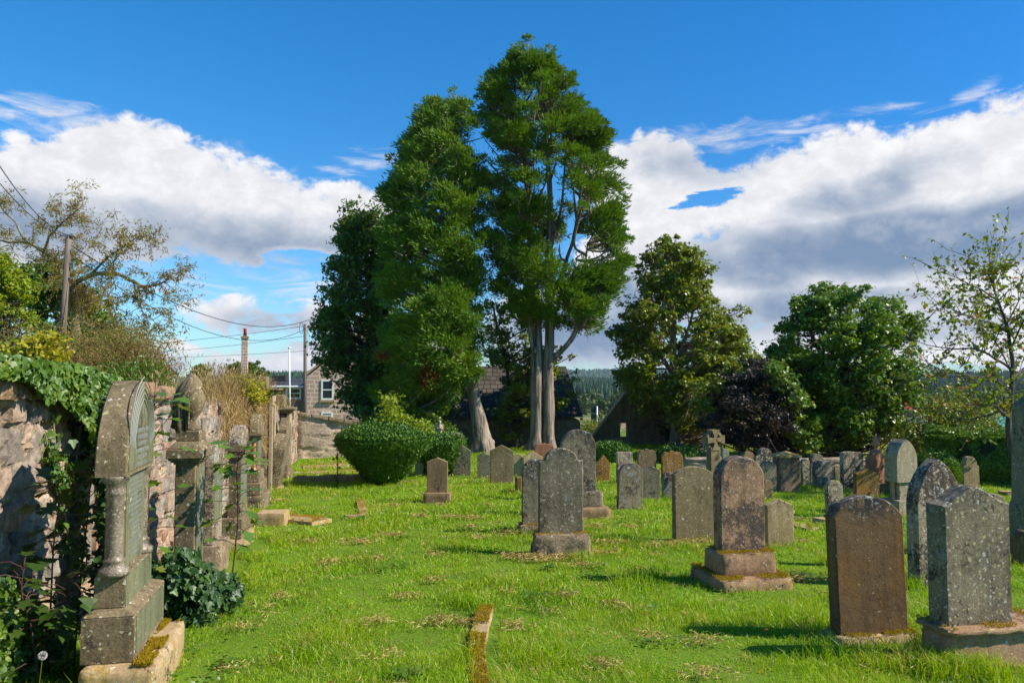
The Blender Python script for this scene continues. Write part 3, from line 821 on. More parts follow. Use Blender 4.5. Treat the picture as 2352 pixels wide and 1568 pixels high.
pr = [(4, 0), (7, 3), (4, 6), (3.5, 9), (7, 12), (9, 16), (9, 19), (5, 21), (5, 24), (8, 26), (8, 28), (4, 30), (3, 34), (1.6, 37), (.4, 40)]
MB().lathe([(a * s, zb + b_ * s) for a, b_ in pr], 18).build('urn', M['red_col'], r, True)

# broad arched monument with corner columns
c, s = base_at(2095, 1182, .2, 18)
r = empty('arched_monument', c, (0, 0, R(18)), 'tall pointed-arch grey monument with a red column at its side', 'monument')
w = 30 * s
V, Fs = slab_geo(outline('gothic', 2 * w, (1182 - 1012) * s - 82 * s, .8), .26, seed=5); mk('head', V + np.array([0, 0, 82 * s]), Fs, M['lightgrey'], r)
V, Fs = slab_geo([(-w * .68, 0), (-w * .68, 52 * s), (w * .68, 52 * s), (w * .68, 0)], .2, seed=6, depth=.01); mk('slab', V + np.array([0, 0, 33 * s]), Fs, M['lightgrey'], r)
MB().box(-w * 1.2, w * 1.2, -.2, .2, -.08, 33 * s, .012).build('base', M['lightgrey'], r)
for sx_ in (-1, 1):
    MB().lathe([(4.5 * s, 33 * s), (5 * s, 36 * s), (3.6 * s, 38 * s), (3.4 * s, 76 * s), (5 * s, 78 * s), (5 * s, 82 * s)], 14, (sx_ * w * .85, -.02, 0)).build('column', M['red_col'], r, True)

# grey obelisk cut by the right edge of the picture
c, s = base_at(2432, 1287, .32, 12)
r = empty('grey_obelisk', c, (0, 0, R(12)), 'tall tapering green-grey obelisk rising past the churchyard hedge', 'obelisk')
w = 29 * s
V, Fs = rough_box(2 * 46 * s, 2 * 46 * s, 42 * s, .006, 4, zoff=-.05); mk('base', V, Fs, M['greenish'], r, True)
MB().box(-38 * s, 38 * s, -38 * s, 38 * s, 34 * s, 120 * s, .015, taper=.02).build('plinth', M['greenish'], r)
z0 = 120 * s; z1 = 350 * s; z2 = 384 * s; w1 = 24 * s
mb = MB(); mb.add([(x * q, y * q, z) for z, q in ((z0, w * 1.1), (z0 + 8 * s, w * 1.0), (z1, w1), (z2, .004)) for x, y in ((-1, -1), (1, -1), (1, 1), (-1, 1))],
   [np.array([[4 * k + j, 4 * k + (j + 1) % 4, 4 * k + 4 + (j + 1) % 4, 4 * k + 4 + j] for k in range(3) for j in range(4)])])
mb.build('shaft', M['greenish'], r)

# disc-headed stone and angel beyond the second yew
c, s = base_at(1046, 1092, .1, 4)
zc = (1092 - 1014) * s; rr = 20 * s
P = [(-rr * .55, -.05), (-rr * .55, zc - rr * .8)] + [(rr * math.cos(a), zc + rr * math.sin(a)) for a in np.linspace(math.pi * 1.25, -math.pi * .25, 30)] + [(rr * .55, zc - rr * .8), (rr * .55, -.05)]
V, Fs = prism(P, -.05, .05)
o = mk('round_headed_monument', V, Fs, M['palegrey']); o.location = c; o.rotation_euler = (0, 0, R(5))
tag(o, 'pale grey stone with a full disc head rising behind the second clipped yew', 'monument')

c, s = base_at(1009, 1088, .1, 0)
r = empty('angel_statue', c, (0, 0, R(5)), 'small white stone angel with folded wings above the second yew', 'statue')
u = s; zf = (1088 - 1001) * u
MB().box(-12 * u, 12 * u, -.16, .16, -.05, zf - 6 * u, .015).box(-9 * u, 9 * u, -.12, .12, zf - 6 * u, zf, .012).build('pedestal', M['angel'], r)
def ringbody(name, secs, mat, parent, n=20, fold=0):
    V = []; 
    a = np.arange(n) * 2 * math.pi / n
    for z, cx, cy, rx, ry in secs:
        k = 1 + fold * np.cos(a * 7 + z * 8) * .5
        V.append(np.stack([cx + rx * np.cos(a) * k, cy + ry * np.sin(a) * k, np.full(n, z)], 1))
    V = np.concatenate(V); i = np.arange(n); j = (i + 1) % n; m = len(secs)
    Fq = np.concatenate([np.stack([k * n + i, k * n + j, (k + 1) * n + j, (k + 1) * n + i], 1) for k in range(m - 1)])
    return mk(name, V, [Fq, np.array([list(range(n))[::-1]]), np.array([list(range((m - 1) * n, m * n))])], mat, parent, True)
b0 = zf
ringbody('body', [(b0, 0, 0, 6 * u, 5 * u), (b0 + 6 * u, 0, 0, 5 * u, 4.4 * u), (b0 + 13 * u, 0, 0, 3.8 * u, 3.4 * u), (b0 + 19 * u, 0, -.3 * u, 4.4 * u, 3.4 * u), (b0 + 23 * u, 0, -.4 * u, 5.2 * u, 3 * u), (b0 + 25 * u, 0, -.6 * u, 3 * u, 2.4 * u),
    (b0 + 26 * u, 0, -.9 * u, 1.5 * u, 1.5 * u), (b0 + 27.5 * u, 0, -1.2 * u, 2.4 * u, 2.6 * u), (b0 + 30 * u, 0, -1.4 * u, 3.0 * u, 3.2 * u), (b0 + 32.5 * u, 0, -1.2 * u, 2.5 * u, 2.7 * u), (b0 + 34.2 * u, 0, -1.0 * u, .9 * u, 1.0 * u)], M['angel'], r, fold=.22)
for sx_ in (-1, 1):
    mb = MB()
    mb.tube(curve([(sx_ * 4.8 * u, 0, b0 + 22.5 * u), (sx_ * 5.4 * u, -2 * u, b0 + 17 * u), (sx_ * 3 * u, -4.6 * u, b0 + 15 * u), (sx_ * .4 * u, -5 * u, b0 + 19 * u)], 4), [1.5 * u] * 9 + [1.1 * u] * 4, 8)
    mb.build('arm', M['angel'], r, True)
    P = [(sx_ * x * u, b0 + z * u) for x, z in ((2.5, 20), (4.5, 26), (7, 28), (9, 26), (10, 20), (9.4, 12), (7.6, 4), (6.2, 1), (5, 6), (3.6, 13))]
    if sx_ < 0: P = P[::-1]
    V, Fs = prism(P, 1.5 * u, 3.6 * u); mk('wing', V, Fs, M['angel'], r)

# ------------------------------------------------------------------ monuments along the left wall
def lines_of_writing(parent, x0, x1, z0, z1, y, n, seed=0, lh=.6, mat='letters'):
    """rows of small worn letter strokes standing proud of the face"""
    rr_ = random.Random(seed); mb = MB(); dz = (z1 - z0) / n
    for k in range(n):
        zz = z1 - dz * (k + .5); w = (x1 - x0) * rr_.uniform(.55, 1.0); xa = (x0 + x1) / 2 - w / 2; x = xa
        while x < xa + w:
            lw = dz * lh * rr_.uniform(.25, .6)
            if rr_.random() > .16:
                h_ = dz * lh * .5
                mb.box(x, x + lw * .28, y - .0022, y, zz - h_, zz + h_)
                if rr_.random() > .4: mb.box(x + lw * .30, x + lw * .85, y - .002, y, zz + h_ * rr_.choice((-.9, .0, .6)), zz + h_ * rr_.choice((.95, .98)))
            x += lw * 1.15
    fc = [c for c in parent.children if c.name.startswith('polished_face')]
    return mb.build('inscription', M[mat], fc[0] if fc else parent)

ROW = 'monuments lined up along the rubble wall'
def wallframe(px, py, rot, name, label):
    h = hit(px, py)
    r_ = empty(name, (h[0], h[1], gz(h[0], h[1])), (0, 0, R(rot)), label, 'monument', ROW)
    return r_, h[1] / F
# frame: local x runs along the wall away from the viewer, local -y faces the yard; origin = near front corner
_t = hit_h(306, 1523, .19); _a = R(103)
_o = _t[:2] - np.array([.10 * math.cos(_a) - .15 * math.sin(_a), .10 * math.sin(_a) + .15 * math.cos(_a)])
r = empty('column_monument', (_o[0], _o[1], gz(_o[0], _o[1])), (0, 0, _a), 'tall arched grey granite monument with polished side columns, nearest on the left', 'monument', ROW)
g0 = .02
V, Fs = rough_box(.95, .42, .27, .012, 3, res=.025, zoff=-.08); mk('base', V + np.array([.475, .21, 0]), Fs, M['kerb'], r, True)
mb = MB(); mb.box(.10, .96, .15, .43, .19, .455, .008)
# sloping weathering on top of the die
x0, x1, y0, y1 = .10, .96, .15, .43
mb.add([(x0, y0, .455), (x1, y0, .455), (x1, y1, .455), (x0, y1, .455), (x0 + .07, y0 + .07, .485), (x1 - .07, y0 + .07, .485), (x1 - .07, y1 - .05, .485), (x0 + .07, y1 - .05, .485)],
       [np.array([[0, 1, 5, 4], [1, 2, 6, 5], [2, 3, 7, 6], [3, 0, 4, 7], [4, 5, 6, 7]])])
mb.build('plinth', M['granite_side'], r)
MB().box(.17, .89, .22, .385, .485, .67, .006).build('pedestal', M['granite_side'], r)
xm = .53
V, Fs = slab_geo([(xm - .245, 0), (xm - .245, .61), (xm + .245, .61), (xm + .245, 0)], .11, seed=2, depth=0, jit=.002); mk('slab', V + np.array([0, .31, .67]), Fs, M['granite_side'], r)
pts = [(x + xm, z) for x, z in outline('gothic', .76, .56, .74)]
V, Fs = slab_geo(pts, .175, seed=8, depth=0, bev=.007, jit=.002); mk('head', V + np.array([0, .31, 1.245]), Fs, M['granite_side'], r)
def cprof(z0, z1, R_):
    h_ = z1 - z0
    return [(R_ * 1.75, z0), (R_ * 1.8, z0 + .02), (R_ * 1.75, z0 + .035), (R_ * 1.35, z0 + .05), (R_ * 1.15, z0 + .07), (R_ * 1.3, z0 + .08), (R_ * 1.32, z0 + .09), (R_ * 1.02, z0 + .10),
            (R_, z0 + .12), (R_, z1 - .12), (R_ * 1.15, z1 - .105), (R_ * 1.2, z1 - .095), (R_ * 1.02, z1 - .08), (R_ * 1.15, z1 - .05), (R_ * 1.5, z1 - .03), (R_ * 1.6, z1 - .01), (R_ * 1.6, z1)]
for x in (.205, .855):
    MB().lathe(cprof(.67, 1.245, .047), 28, (x, .29, 0)).build('column', M['granite_col'], r, True)
# polished face panels a few mm proud
fp = MB(); fp.box(xm - .235, xm + .235, .25, .2545, .69, 1.25)
P = [(x * .9 + xm, z * .94 + 1.27) for x, z in outline('gothic', .76, .56, .74)]
V, Fs = prism(P, .2185, .2215); fp.add(V, Fs)
fp.box(.19, .87, .2165, .2195, .49, .665); fp.box(.15, .93, .1455, .1495, .23, .44)
fp.build('polished_face', M['granite_face'], r)
o1 = lines_of_writing(r, xm - .19, xm + .19, .72, 1.24, .25, 17, 1); o1.name = 'inscription'
lines_of_writing(r, xm - .2, xm + .2, 1.27, 1.52, .2185, 6, 2)
mb = MB()
for k in range(5):
    rise = .54 - k * .035; hw = .33 - k * .03
    q = outline('gothic', 2 * hw, rise, rise * .74 / (2 * hw))
    q = [(x + xm, .216, z + 1.29) for x, z in q[1:-1]]
    mb.tube(q, .0035, 4, False)
mb.build('carved_arches', M['letters'], r)
pm = patchy(15000, .3, .9, 0, .46, 4); pm = np.stack([pm[:, 1] + .45, pm[:, 0] * .32 + .085, pm[:, 2] + .193], 1)
V, f = moss_geo(pm[(pm[:, 1] > .01) & (pm[:, 0] > .02)], size=.016); mk('moss', V, [f], M['moss'], r)
_c = _o + np.array([.475 * math.cos(_a) - .31 * math.sin(_a), .475 * math.sin(_a) + .31 * math.cos(_a)]); FOOT.append((_c[0], _c[1], .47, .30, _a))

# urn monument
h = onwall(455, 1290, .62); Yu = 6.55; xu = (455 - 1176) / F * Yu
r = empty('urn_monument', (xu, Yu, gz(xu, Yu)), (0, 0, R(100)), 'grey pillar monument topped by a draped urn, rising out of ivy', 'monument', ROW)
s = Yu / F; zt = lambda py: EYE + (880 - py) * s - gz(xu, Yu)
tw, dp = .36, .16
V, Fs = slab_geo([(0, 0), (.0, zt(1064)), (tw, zt(1064)), (tw, 0)], dp, seed=4, jit=.003); mk('shaft', V + np.array([0, dp / 2, 0]), Fs, M['granite_side'], r)
mb = MB(); z = zt(1064)
for k, e in enumerate((.012, .03, .045)): mb.box(-e, tw + e, -e, dp + e, z + k * .016, z + (k + 1) * .016)
z += .048; mb.box(-.06, tw + .06, -.06, dp + .06, z, z + .075, .006)
x0, x1, y0, y1 = -.055, tw + .055, -.055, dp + .055; zc_ = z + .075
mb.add([(x0, y0, zc_), (x1, y0, zc_), (x1, y1, zc_), (x0, y1, zc_), (x0 + .05, y0 + .05, zc_ + .06), (x1 - .05, y0 + .05, zc_ + .06), (x1 - .05, y1 - .05, zc_ + .06), (x0 + .05, y1 - .05, zc_ + .06)],
       [np.array([[0, 1, 5, 4], [1, 2, 6, 5], [2, 3, 7, 6], [3, 0, 4, 7], [4, 5, 6, 7]])])
mb.build('cornice', M['granite_side'], r)
z = zc_ + .06
MB().box(.04, tw - .04, -.01, dp + .01, z, z + .085, .006).build('urn_block', M['granite_side'], r); z += .085
H_ = zt(862) - z; cx_, cy_ = tw / 2, dp / 2
pr = [(.075, 0), (.08, .03), (.045, .10), (.035, .16), (.045, .22), (.08, .32), (.107, .50), (.108, .60), (.088, .70), (.06, .78), (.045, .82), (.03, .88), (.02, .94), (.006, .99)]
urn_ = MB().lathe([(a * 1.0, z + t * H_) for a, t in pr], 26, (cx_, cy_, 0)).build('urn', M['granite_side'], r, True)
# cloth draped over the urn: folded half shell on the wall side
n = 72; secs = [(1.03, .006), (.98, .022), (.91, .050), (.82, .082), (.70, .112), (.56, .127), (.40, .128), (.26, .124), (.12, .126), (.02, .132)]
Vd = []
for t, rad in secs:
    span = R(178) if t > .88 else R(88 + 90 * max(0, (t - .6) / .28))
    a = R(98) + np.linspace(-span, span, n)
    k = 1 + (.05 + .13 * (1 - t)) * np.sin(a * 8 + t * 2.5) + .04 * np.sin(a * 17 + 3 * t)
    zz_ = z + (t + .05 * (1 - t) * np.sin(a * 4)) * H_
    Vd.append(np.stack([cx_ + rad * k * np.cos(a), cy_ + rad * k * np.sin(a), zz_], 1))
Vd = np.concatenate(Vd); i = np.arange(n - 1)
Fq = np.concatenate([np.stack([k * n + i, k * n + i + 1, (k + 1) * n + i + 1, (k + 1) * n + i], 1) for k in range(len(secs) - 1)])
o = mk('drapery', Vd, [Fq], M['granite_side'], urn_, True); md = o.modifiers.new('thickness', 'SOLIDIFY'); md.thickness = .012
fp = MB(); fp.box(.03, tw - .03, -.006, -.002, .25, zt(1072)); fp.build('polished_face', M['granite_face'], r)
lines_of_writing(r, .06, tw - .06, .55, zt(1075), -.006, 13, 5)
V, Fs = rough_box(.6, .4, .3, .012, 9, zoff=-.08); mk('base', V + np.array([tw / 2, dp / 2, 0]), Fs, M['granite_side'], r, True)
FOOT.append((xu - .1, Yu + .2, .35, .25, R(100)))

def row_slab(px, py, name, label, rot, blocks, face=True, seed=0, extra=None):
    """blocks: (x0,x1 along wall m, y0,y1 depth m, ytop px, material, bevel, part name, kind)"""
    r_, s_ = wallframe(px, py, rot, name, label)
    g = r_.location[2]; z_ = -.08; Y_ = r_.location[1]
    for (xa, xb, ya, yb_, yt, mt, bv, pn, kd) in blocks:
        zt_ = EYE + (880 - yt) * (Y_ / F) - g
        if kd == 'rock':
            V, Fs = rough_box(xb - xa, yb_ - ya, zt_ - z_, .025, seed, zoff=z_); mk(pn, V + np.array([(xa + xb) / 2, (ya + yb_) / 2, 0]), Fs, M[mt], r_, True)
        elif kd == 'box': MB().box(xa, xb, ya, yb_, z_, zt_, bv).build(pn, M[mt], r_)
        elif kd == 'col':
            xc, yc = (xa + xb) / 2, (ya + yb_) / 2
            MB().lathe(cprof(z_, zt_, min(xb - xa, yb_ - ya) / 2 / 1.4), 18, (xc, yc, 0)).build(pn, M[mt], r_, True); continue
        elif kd == 'mould':
            mb_ = MB(); n_ = 5; d = (zt_ - z_) / n_
            for k in range(n_):
                e = .02 * (k % 2) + .008 * k
                mb_.box(xa - e, xb + e, ya - e, yb_ + e, z_ + k * d, z_ + (k + 1) * d)
            mb_.build(pn, M[mt], r_)
        elif kd in ('gothic', 'round', 'gable', 'scallop'):
            q = [(x + (xa + xb) / 2, z) for x, z in outline(kd, xb - xa, zt_ - z_, .45)]
            V, Fs = slab_geo(q, yb_ - ya, seed=seed, depth=0 if z_ > 0 else .06); mk(pn, V + np.array([0, (ya + yb_) / 2, z_]), Fs, M[mt], r_)
        elif kd == 'skip': continue
        z_ = zt_
    if extra: extra(r_, s_)
    FOOT.append((r_.location[0] - .1, r_.location[1] + .3, .45, .25, R(rot)))
    return r_

def writ(x0, x1, yface, n, zlo, zhi, seed):
    def f(r_, s_):
        MB().box(x0, x1, yface - .004, yface - .001, zlo, zhi).build('polished_face', M['granite_face'], r_)
        lines_of_writing(r_, x0 + .04, x1 - .04, zlo + (zhi - zlo) * .3, zhi - .03, yface - .004, n, seed)
    return f
row_slab(506, 1322, 'rock_based_monument', 'thin upright slab on a boulder-like rock base, third monument from the camera', 100,
  [(-.02, .55, .0, .26, 1246, 'rough', .02, 'rock_base', 'rock'), (.02, .5, .08, .17, 1019, 'crusty', .01, 'slab', 'round')], extra=writ(.05, .47, .08, 12, .5, 1.1, 9), seed=4)
row_slab(562, 1264, 'stepped_monument', 'grey moulded monument with a lumpy carved top and blocky mossy base', 100,
  [(0, .85, 0, .42, 1235, 'kerb', .01, 'base', 'rock'), (.06, .78, .05, .33, 1189, 'granite_side', .01, 'plinth', 'box'), (.14, .68, .08, .22, 1160, 'granite_side', .008, 'lower_step', 'box'),
   (.15, .67, .085, .215, 1058, 'granite_side', .01, 'slab', 'box'), (.15, .67, .085, .215, 1022, 'granite_side', .005, 'moulding', 'mould'), (.12, .70, .07, .23, 979, 'crusty', .02, 'carved_top', 'scallop')],
  extra=writ(.18, .64, .085, 12, .35, 1.05, 3), seed=7)
row_slab(603, 1171, 'red_columned_monument', 'grey monument with a slim red granite column on two massive blocks', 99,
  [(0, 1.0, 0, .52, 1137, 'granite_side', .015, 'base', 'rock'), (.1, .9, .06, .42, 1109, 'granite_side', .012, 'plinth', 'box'), (.2, .8, .10, .32, 1084, 'granite_side', .01, 'pedestal', 'box'),
   (.22, .30, .14, .24, 1009, 'red_col', 0, 'column', 'col'), (.30, .70, .14, .24, 1009, 'granite_side', .01, 'slab', 'box'), (.2, .8, .10, .28, 996, 'granite_side', .01, 'entablature', 'mould'), (.2, .8, .12, .26, 953, 'granite_side', .01, 'head', 'gothic')],
  extra=lambda r_, s_: (MB().box(.32, .68, .134, .138, .72, 1.15).build('polished_face', M['granite_face'], r_), lines_of_writing(r_, .34, .66, .75, 1.13, .134, 9, 6)), seed=11)
r = row_slab(637, 1124, 'leaning_monument', 'tall slab tilted sharply towards the yard, between the wall monuments', 99,
  [(-.05, .75, -.08, .42, 1118, 'kerb', .01, 'base', 'box'), (0, .66, .0, .26, 998, 'granite_side', .01, 'slab', 'round')], extra=None, seed=12)
for ch in r.children:
    if ch.name.startswith('slab'): ch.rotation_euler = (R(10.5), 0, 0)
o = lines_of_writing(r, .08, .58, .25, 1.0, -.004, 12, 8); o.rotation_euler = (R(10.5), 0, 0); o.location = (0, -.003, 0)
row_slab(664, 1098, 'far_columned_monument', 'grey monument with red column in front of the last wall pier', 99,
  [(0, .9, 0, .45, 1082, 'granite_side', .015, 'base', 'rock'), (.08, .8, .05, .36, 1064, 'granite_side', .012, 'plinth', 'box'), (.15, .75, .08, .28, 1050, 'granite_side', .01, 'pedestal', 'box'),
   (.18, .28, .12, .22, 1011, 'red_col', 0, 'column', 'col'), (.28, .68, .12, .22, 1011, 'granite_side', .01, 'slab', 'box'), (.15, .75, .08, .26, 960, 'granite_side', .01, 'head', 'gable')], seed=14)

# ------------------------------------------------------------------ flat stones and kerbs lying in the grass
def flat_stone(pxs, name, label, mat='kerb', hgt=.06, amp=.01, moss=1.0, cat='grave slab', w=None, group=None, bend=0.0):
    """pxs: two ends of the centre line in the picture"""
    a, c = hit(*pxs[0]), hit(*pxs[1]); d = c[:2] - a[:2]; L = np.linalg.norm(d); m_ = (a[:2] + c[:2]) / 2
    r_ = empty(name, (m_[0], m_[1], gz(*m_)), (0, 0, math.atan2(d[1], d[0])), label, cat, group)
    V, Fs = rough_box(L, w, hgt + .06, amp, int(L * 100), zoff=-.06, res=.03) if 1 else 0; V[:, 1] += bend * np.cos(math.pi * V[:, 0] / L); mk('stone', V, Fs, M[mat], r_, True)
    if moss:
        pm_ = patchy(int(12000 * moss * L * w), L * .97, w * .92, hgt + .002, .44, L); pm_[:, 1] += bend * np.cos(math.pi * pm_[:, 0] / L); V, f = moss_geo(pm_, size=.016); mk('moss', V, [f], M['moss'], r_)
    return r_
KG = 'low kerbs edging old graves'
flat_stone(((646, 1193), (742, 1203)), 'fallen_slab', 'mossy orange slab lying flat in the grass by the wall monuments', hgt=.06, w=.42)
FOOT.append((*((hit(646, 1193) + hit(742, 1203))[:2] / 2), .45, .24, 0))
h = hit(620, 1206); r = empty('stone_block', (h[0], h[1] + .12, gz(h[0], h[1])), (0, 0, R(5)), 'short grey block at the left end of the mossy fallen slab', 'stone block')
V, Fs = rough_box(.42, .38, .24, .01, 8, zoff=-.06); mk('stone', V, Fs, M['kerb'], r, True); FOOT.append((h[0], h[1] + .12, .2, .18, 0))
flat_stone(((1121, 1640), (1118, 1408)), 'kerb_stone', 'narrow mossy kerb running away from the camera in the foreground grass', w=.12, hgt=.03, amp=.016, cat='kerb', group=KG, moss=3.0, bend=.07)
a_, c_ = hit(1121, 1640)[:2], hit(1118, 1408)[:2]; FOOT.append((*((a_ + c_) / 2), .075, np.linalg.norm(a_ - c_) / 2, 0))
flat_stone(((672, 1107), (832, 1104)), 'kerb_stone', 'long kerb with golden moss in the shadow left of the yew', w=.2, hgt=.13, cat='kerb', group=KG)
flat_stone(((664, 1088), (838, 1085)), 'kerb_stone', 'thin grey kerb behind the long mossy one, near the back wall', w=.16, hgt=.06, moss=.5, cat='kerb', group=KG)
flat_stone(((690, 1077), (800, 1074)), 'kerb_stone', 'pale kerb closest to the foot of the back wall', w=.2, hgt=.1, moss=.6, cat='kerb', group=KG)
flat_stone(((790, 1188), (838, 1186)), 'kerb_stone', 'sunken bit of kerb in open grass left of the small peaked stone', w=.12, hgt=.035, moss=.4, cat='kerb', group=KG)
flat_stone(((836, 1184), (826, 1156)), 'kerb_stone', 'short rounded kerb end turning a corner in open grass', w=.13, hgt=.05, moss=.5, cat='kerb', group=KG)
flat_stone(((1812, 1207), (1868, 1219)), 'kerb_stone', 'low mossy kerb right of the small blunt-peaked stone', w=.22, hgt=.05, moss=1, cat='kerb', group=KG)
flat_stone(((1876, 1200), (1912, 1206)), 'kerb_stone', 'thin dark kerb leading behind the large rusty headstone', w=.2, hgt=.08, moss=.6, cat='kerb', group=KG)
flat_stone(((2306, 1136), (2330, 1140)), 'kerb_stone', 'small pale stone in shade below the hedge beside the obelisk', w=.25, hgt=.08, moss=0, cat='kerb', group=KG)

# ------------------------------------------------------------------ rubble walls
def worley(u, v, seed, jit=.9):
    """cell distances on an irregular grid: returns F1, F2, cell hash"""
    iu, iv = np.floor(u).astype(int), np.floor(v).astype(int)
    F1 = np.full(u.shape, 9.); F2 = np.full(u.shape, 9.); ID = np.zeros(u.shape)
    for a in (-1, 0, 1):
        for c in (-1, 0, 1):
            cu, cv = iu + a, iv + c
            pu = cu + .5 + jit * (_h(cu, cv, cu * 0 + 1, seed) - .5); pv = cv + .5 + jit * (_h(cu, cv, cu * 0 + 2, seed) - .5)
            d = np.maximum(np.abs(u - pu), np.abs(v - pv)) * .5 + np.hypot(u - pu, v - pv) * .5
            idv = _h(cu, cv, cu * 0 + 3, seed)
            closer = d < F1
            F2 = np.where(closer, F1, np.minimum(F2, d)); ID = np.where(closer, idv, ID); F1 = np.where(closer, d, F1)
    return F1, F2, ID

def rubble(name, P0, D, L, hfun, res, label, cell=(.42, .24), depth=.10, thick=.5, seed=1, palette=None, mort=(.42, .31, .225), namp=1.0):
    """masonry wall whose visible face starts at P0, runs along D for L metres"""
    P0 = np.array(P0, float); D = unit(np.array(D, float)); N = np.array([D[1], -D[0]])
    U = []; u_ = 0
    while u_ < L: U.append(u_); u_ += res * max(1, (P0[1] + D[1] * u_) / 6.0)
    U.append(L); U = np.array(U); nu = len(U)
    nv = int(2.0 / res / 1.2); 
    uu = np.repeat(U[None], nv, 0); base = P0[None, None] + D * uu[..., None]
    g = ground(base[..., 0] + N[0] * .5, base[..., 1] + N[1] * .5)
    top = hfun(uu)
    vv = np.linspace(-.1, 1, nv)[:, None] * top
    qx = uu / cell[0] + .5 * (fbm(np.stack([uu.ravel() * 1.1, vv.ravel() * 2, 0 * uu.ravel()], 1), 3, 3).reshape(uu.shape) - .5)
    qy = vv / cell[1] + 1.3 * (fbm(np.stack([uu.ravel() * 1.3, vv.ravel() * 2, 9 + 0 * uu.ravel()], 1), 3, 4).reshape(uu.shape) - .5)
    f1, f2, ident = worley(qx, qy, seed)
    e = f2 - f1
    stone = sstep(.03, .20, e)
    p3 = np.stack([uu.ravel() * 9, vv.ravel() * 9, np.zeros(uu.size)], 1)
    ns = (fbm(p3, 5, 12) - .5).reshape(uu.shape); ns2 = (fbm(p3 * .25, 3, 13) - .5).reshape(uu.shape)
    fine_ = (fbm(p3 * 3.1, 4, 15) - .5).reshape(uu.shape)
    id2 = ident * 57.3 % 1; id3 = ident * 131.7 % 1
    disp = depth * stone * (.25 + .75 * ident) + stone * ((id2 - .5) * (qx - np.floor(qx) - .5) + (id3 - .5) * (qy - np.floor(qy) - .5)) * .09 * namp + (ns * .10 + ns2 * .05) * namp + fine_ * .05 - .05 * (e < .035) * (vnoise(p3 * .3, 6).reshape(uu.shape) > .5)
    # stones near the mortar recess in places
    rec = (_h((ident * 9999).astype(np.int64), np.zeros(ident.shape, np.int64), np.zeros(ident.shape, np.int64), 4) > .93)
    disp = np.where(rec & (stone > .3), -.07 + ns * .05, disp)
    V = np.zeros((nv, nu, 3)); V[..., :2] = base + N * disp[..., None]; V[..., 2] = g + vv
    pal = np.array(palette if palette is not None else [(.34, .245, .185), (.30, .235, .185), (.25, .21, .175), (.38, .28, .21), (.22, .18, .15), (.36, .29, .23), (.38, .24, .17), (.30, .255, .21)])
    ci = pal[(ident * 7919 % 1 * len(pal)).astype(int) % len(pal)]
    colr = ci * stone[..., None] + np.array(mort) * (1 - stone[..., None])
    n2 = fbm(p3 * .35, 4, 31).reshape(uu.shape)[..., None]
    colr = colr * (1 + (n2 - .5) * (.5 + .9 * namp) * .75 - .0) * np.array([1.0, 1.02, 1.0])
    F_ = []
    i = (np.arange(nv - 1)[:, None] * nu + np.arange(nu - 1)[None]).ravel()
    Fq = [np.stack([i, i + 1, i + nu + 1, i + nu], 1)]
    V = V.reshape(-1, 3); colr = colr.reshape(-1, 3)
    # top and back
    tp = np.arange((nv - 1) * nu, nv * nu); tn = fbm(V[tp] * 7, 3, 2)[:, None]
    mid = V[tp].copy(); mid[:, :2] -= N * thick * .5; mid[:, 2] += .04 + .06 * (tn[:, 0] - .5)
    bk = V[tp].copy(); bk[:, :2] = (base[-1] - N * thick); bk[:, 2] -= .02
    bt = bk.copy(); bt[:, 2] = ground(bk[:, 0], bk[:, 1]) - .3
    o0 = len(V); V = np.concatenate([V, mid, bk, bt]); ctop = np.repeat(np.array([[.26, .20, .15]]), 3 * nu, 0); colr = np.concatenate([colr, ctop])
    j = np.arange(nu - 1)
    for a, c in ((tp[0], o0), (o0, o0 + nu), (o0 + nu, o0 + 2 * nu)): Fq.append(np.stack([a + j, a + j + 1, c + j + 1, c + j], 1))
    # near and far ends
    for e_ in (0, nu - 1):
        col_ = np.arange(nv) * nu + e_
        k0 = len(V); ext = V[col_].copy(); ext[:, :2] = base[0, e_] - N * thick
        V = np.concatenate([V, ext]); colr = np.concatenate([colr, colr[col_]])
        a = np.arange(nv - 1); q = np.stack([col_[:-1], col_[1:], k0 + a + 1, k0 + a], 1); Fq.append(q)
    return V, Fq, colr

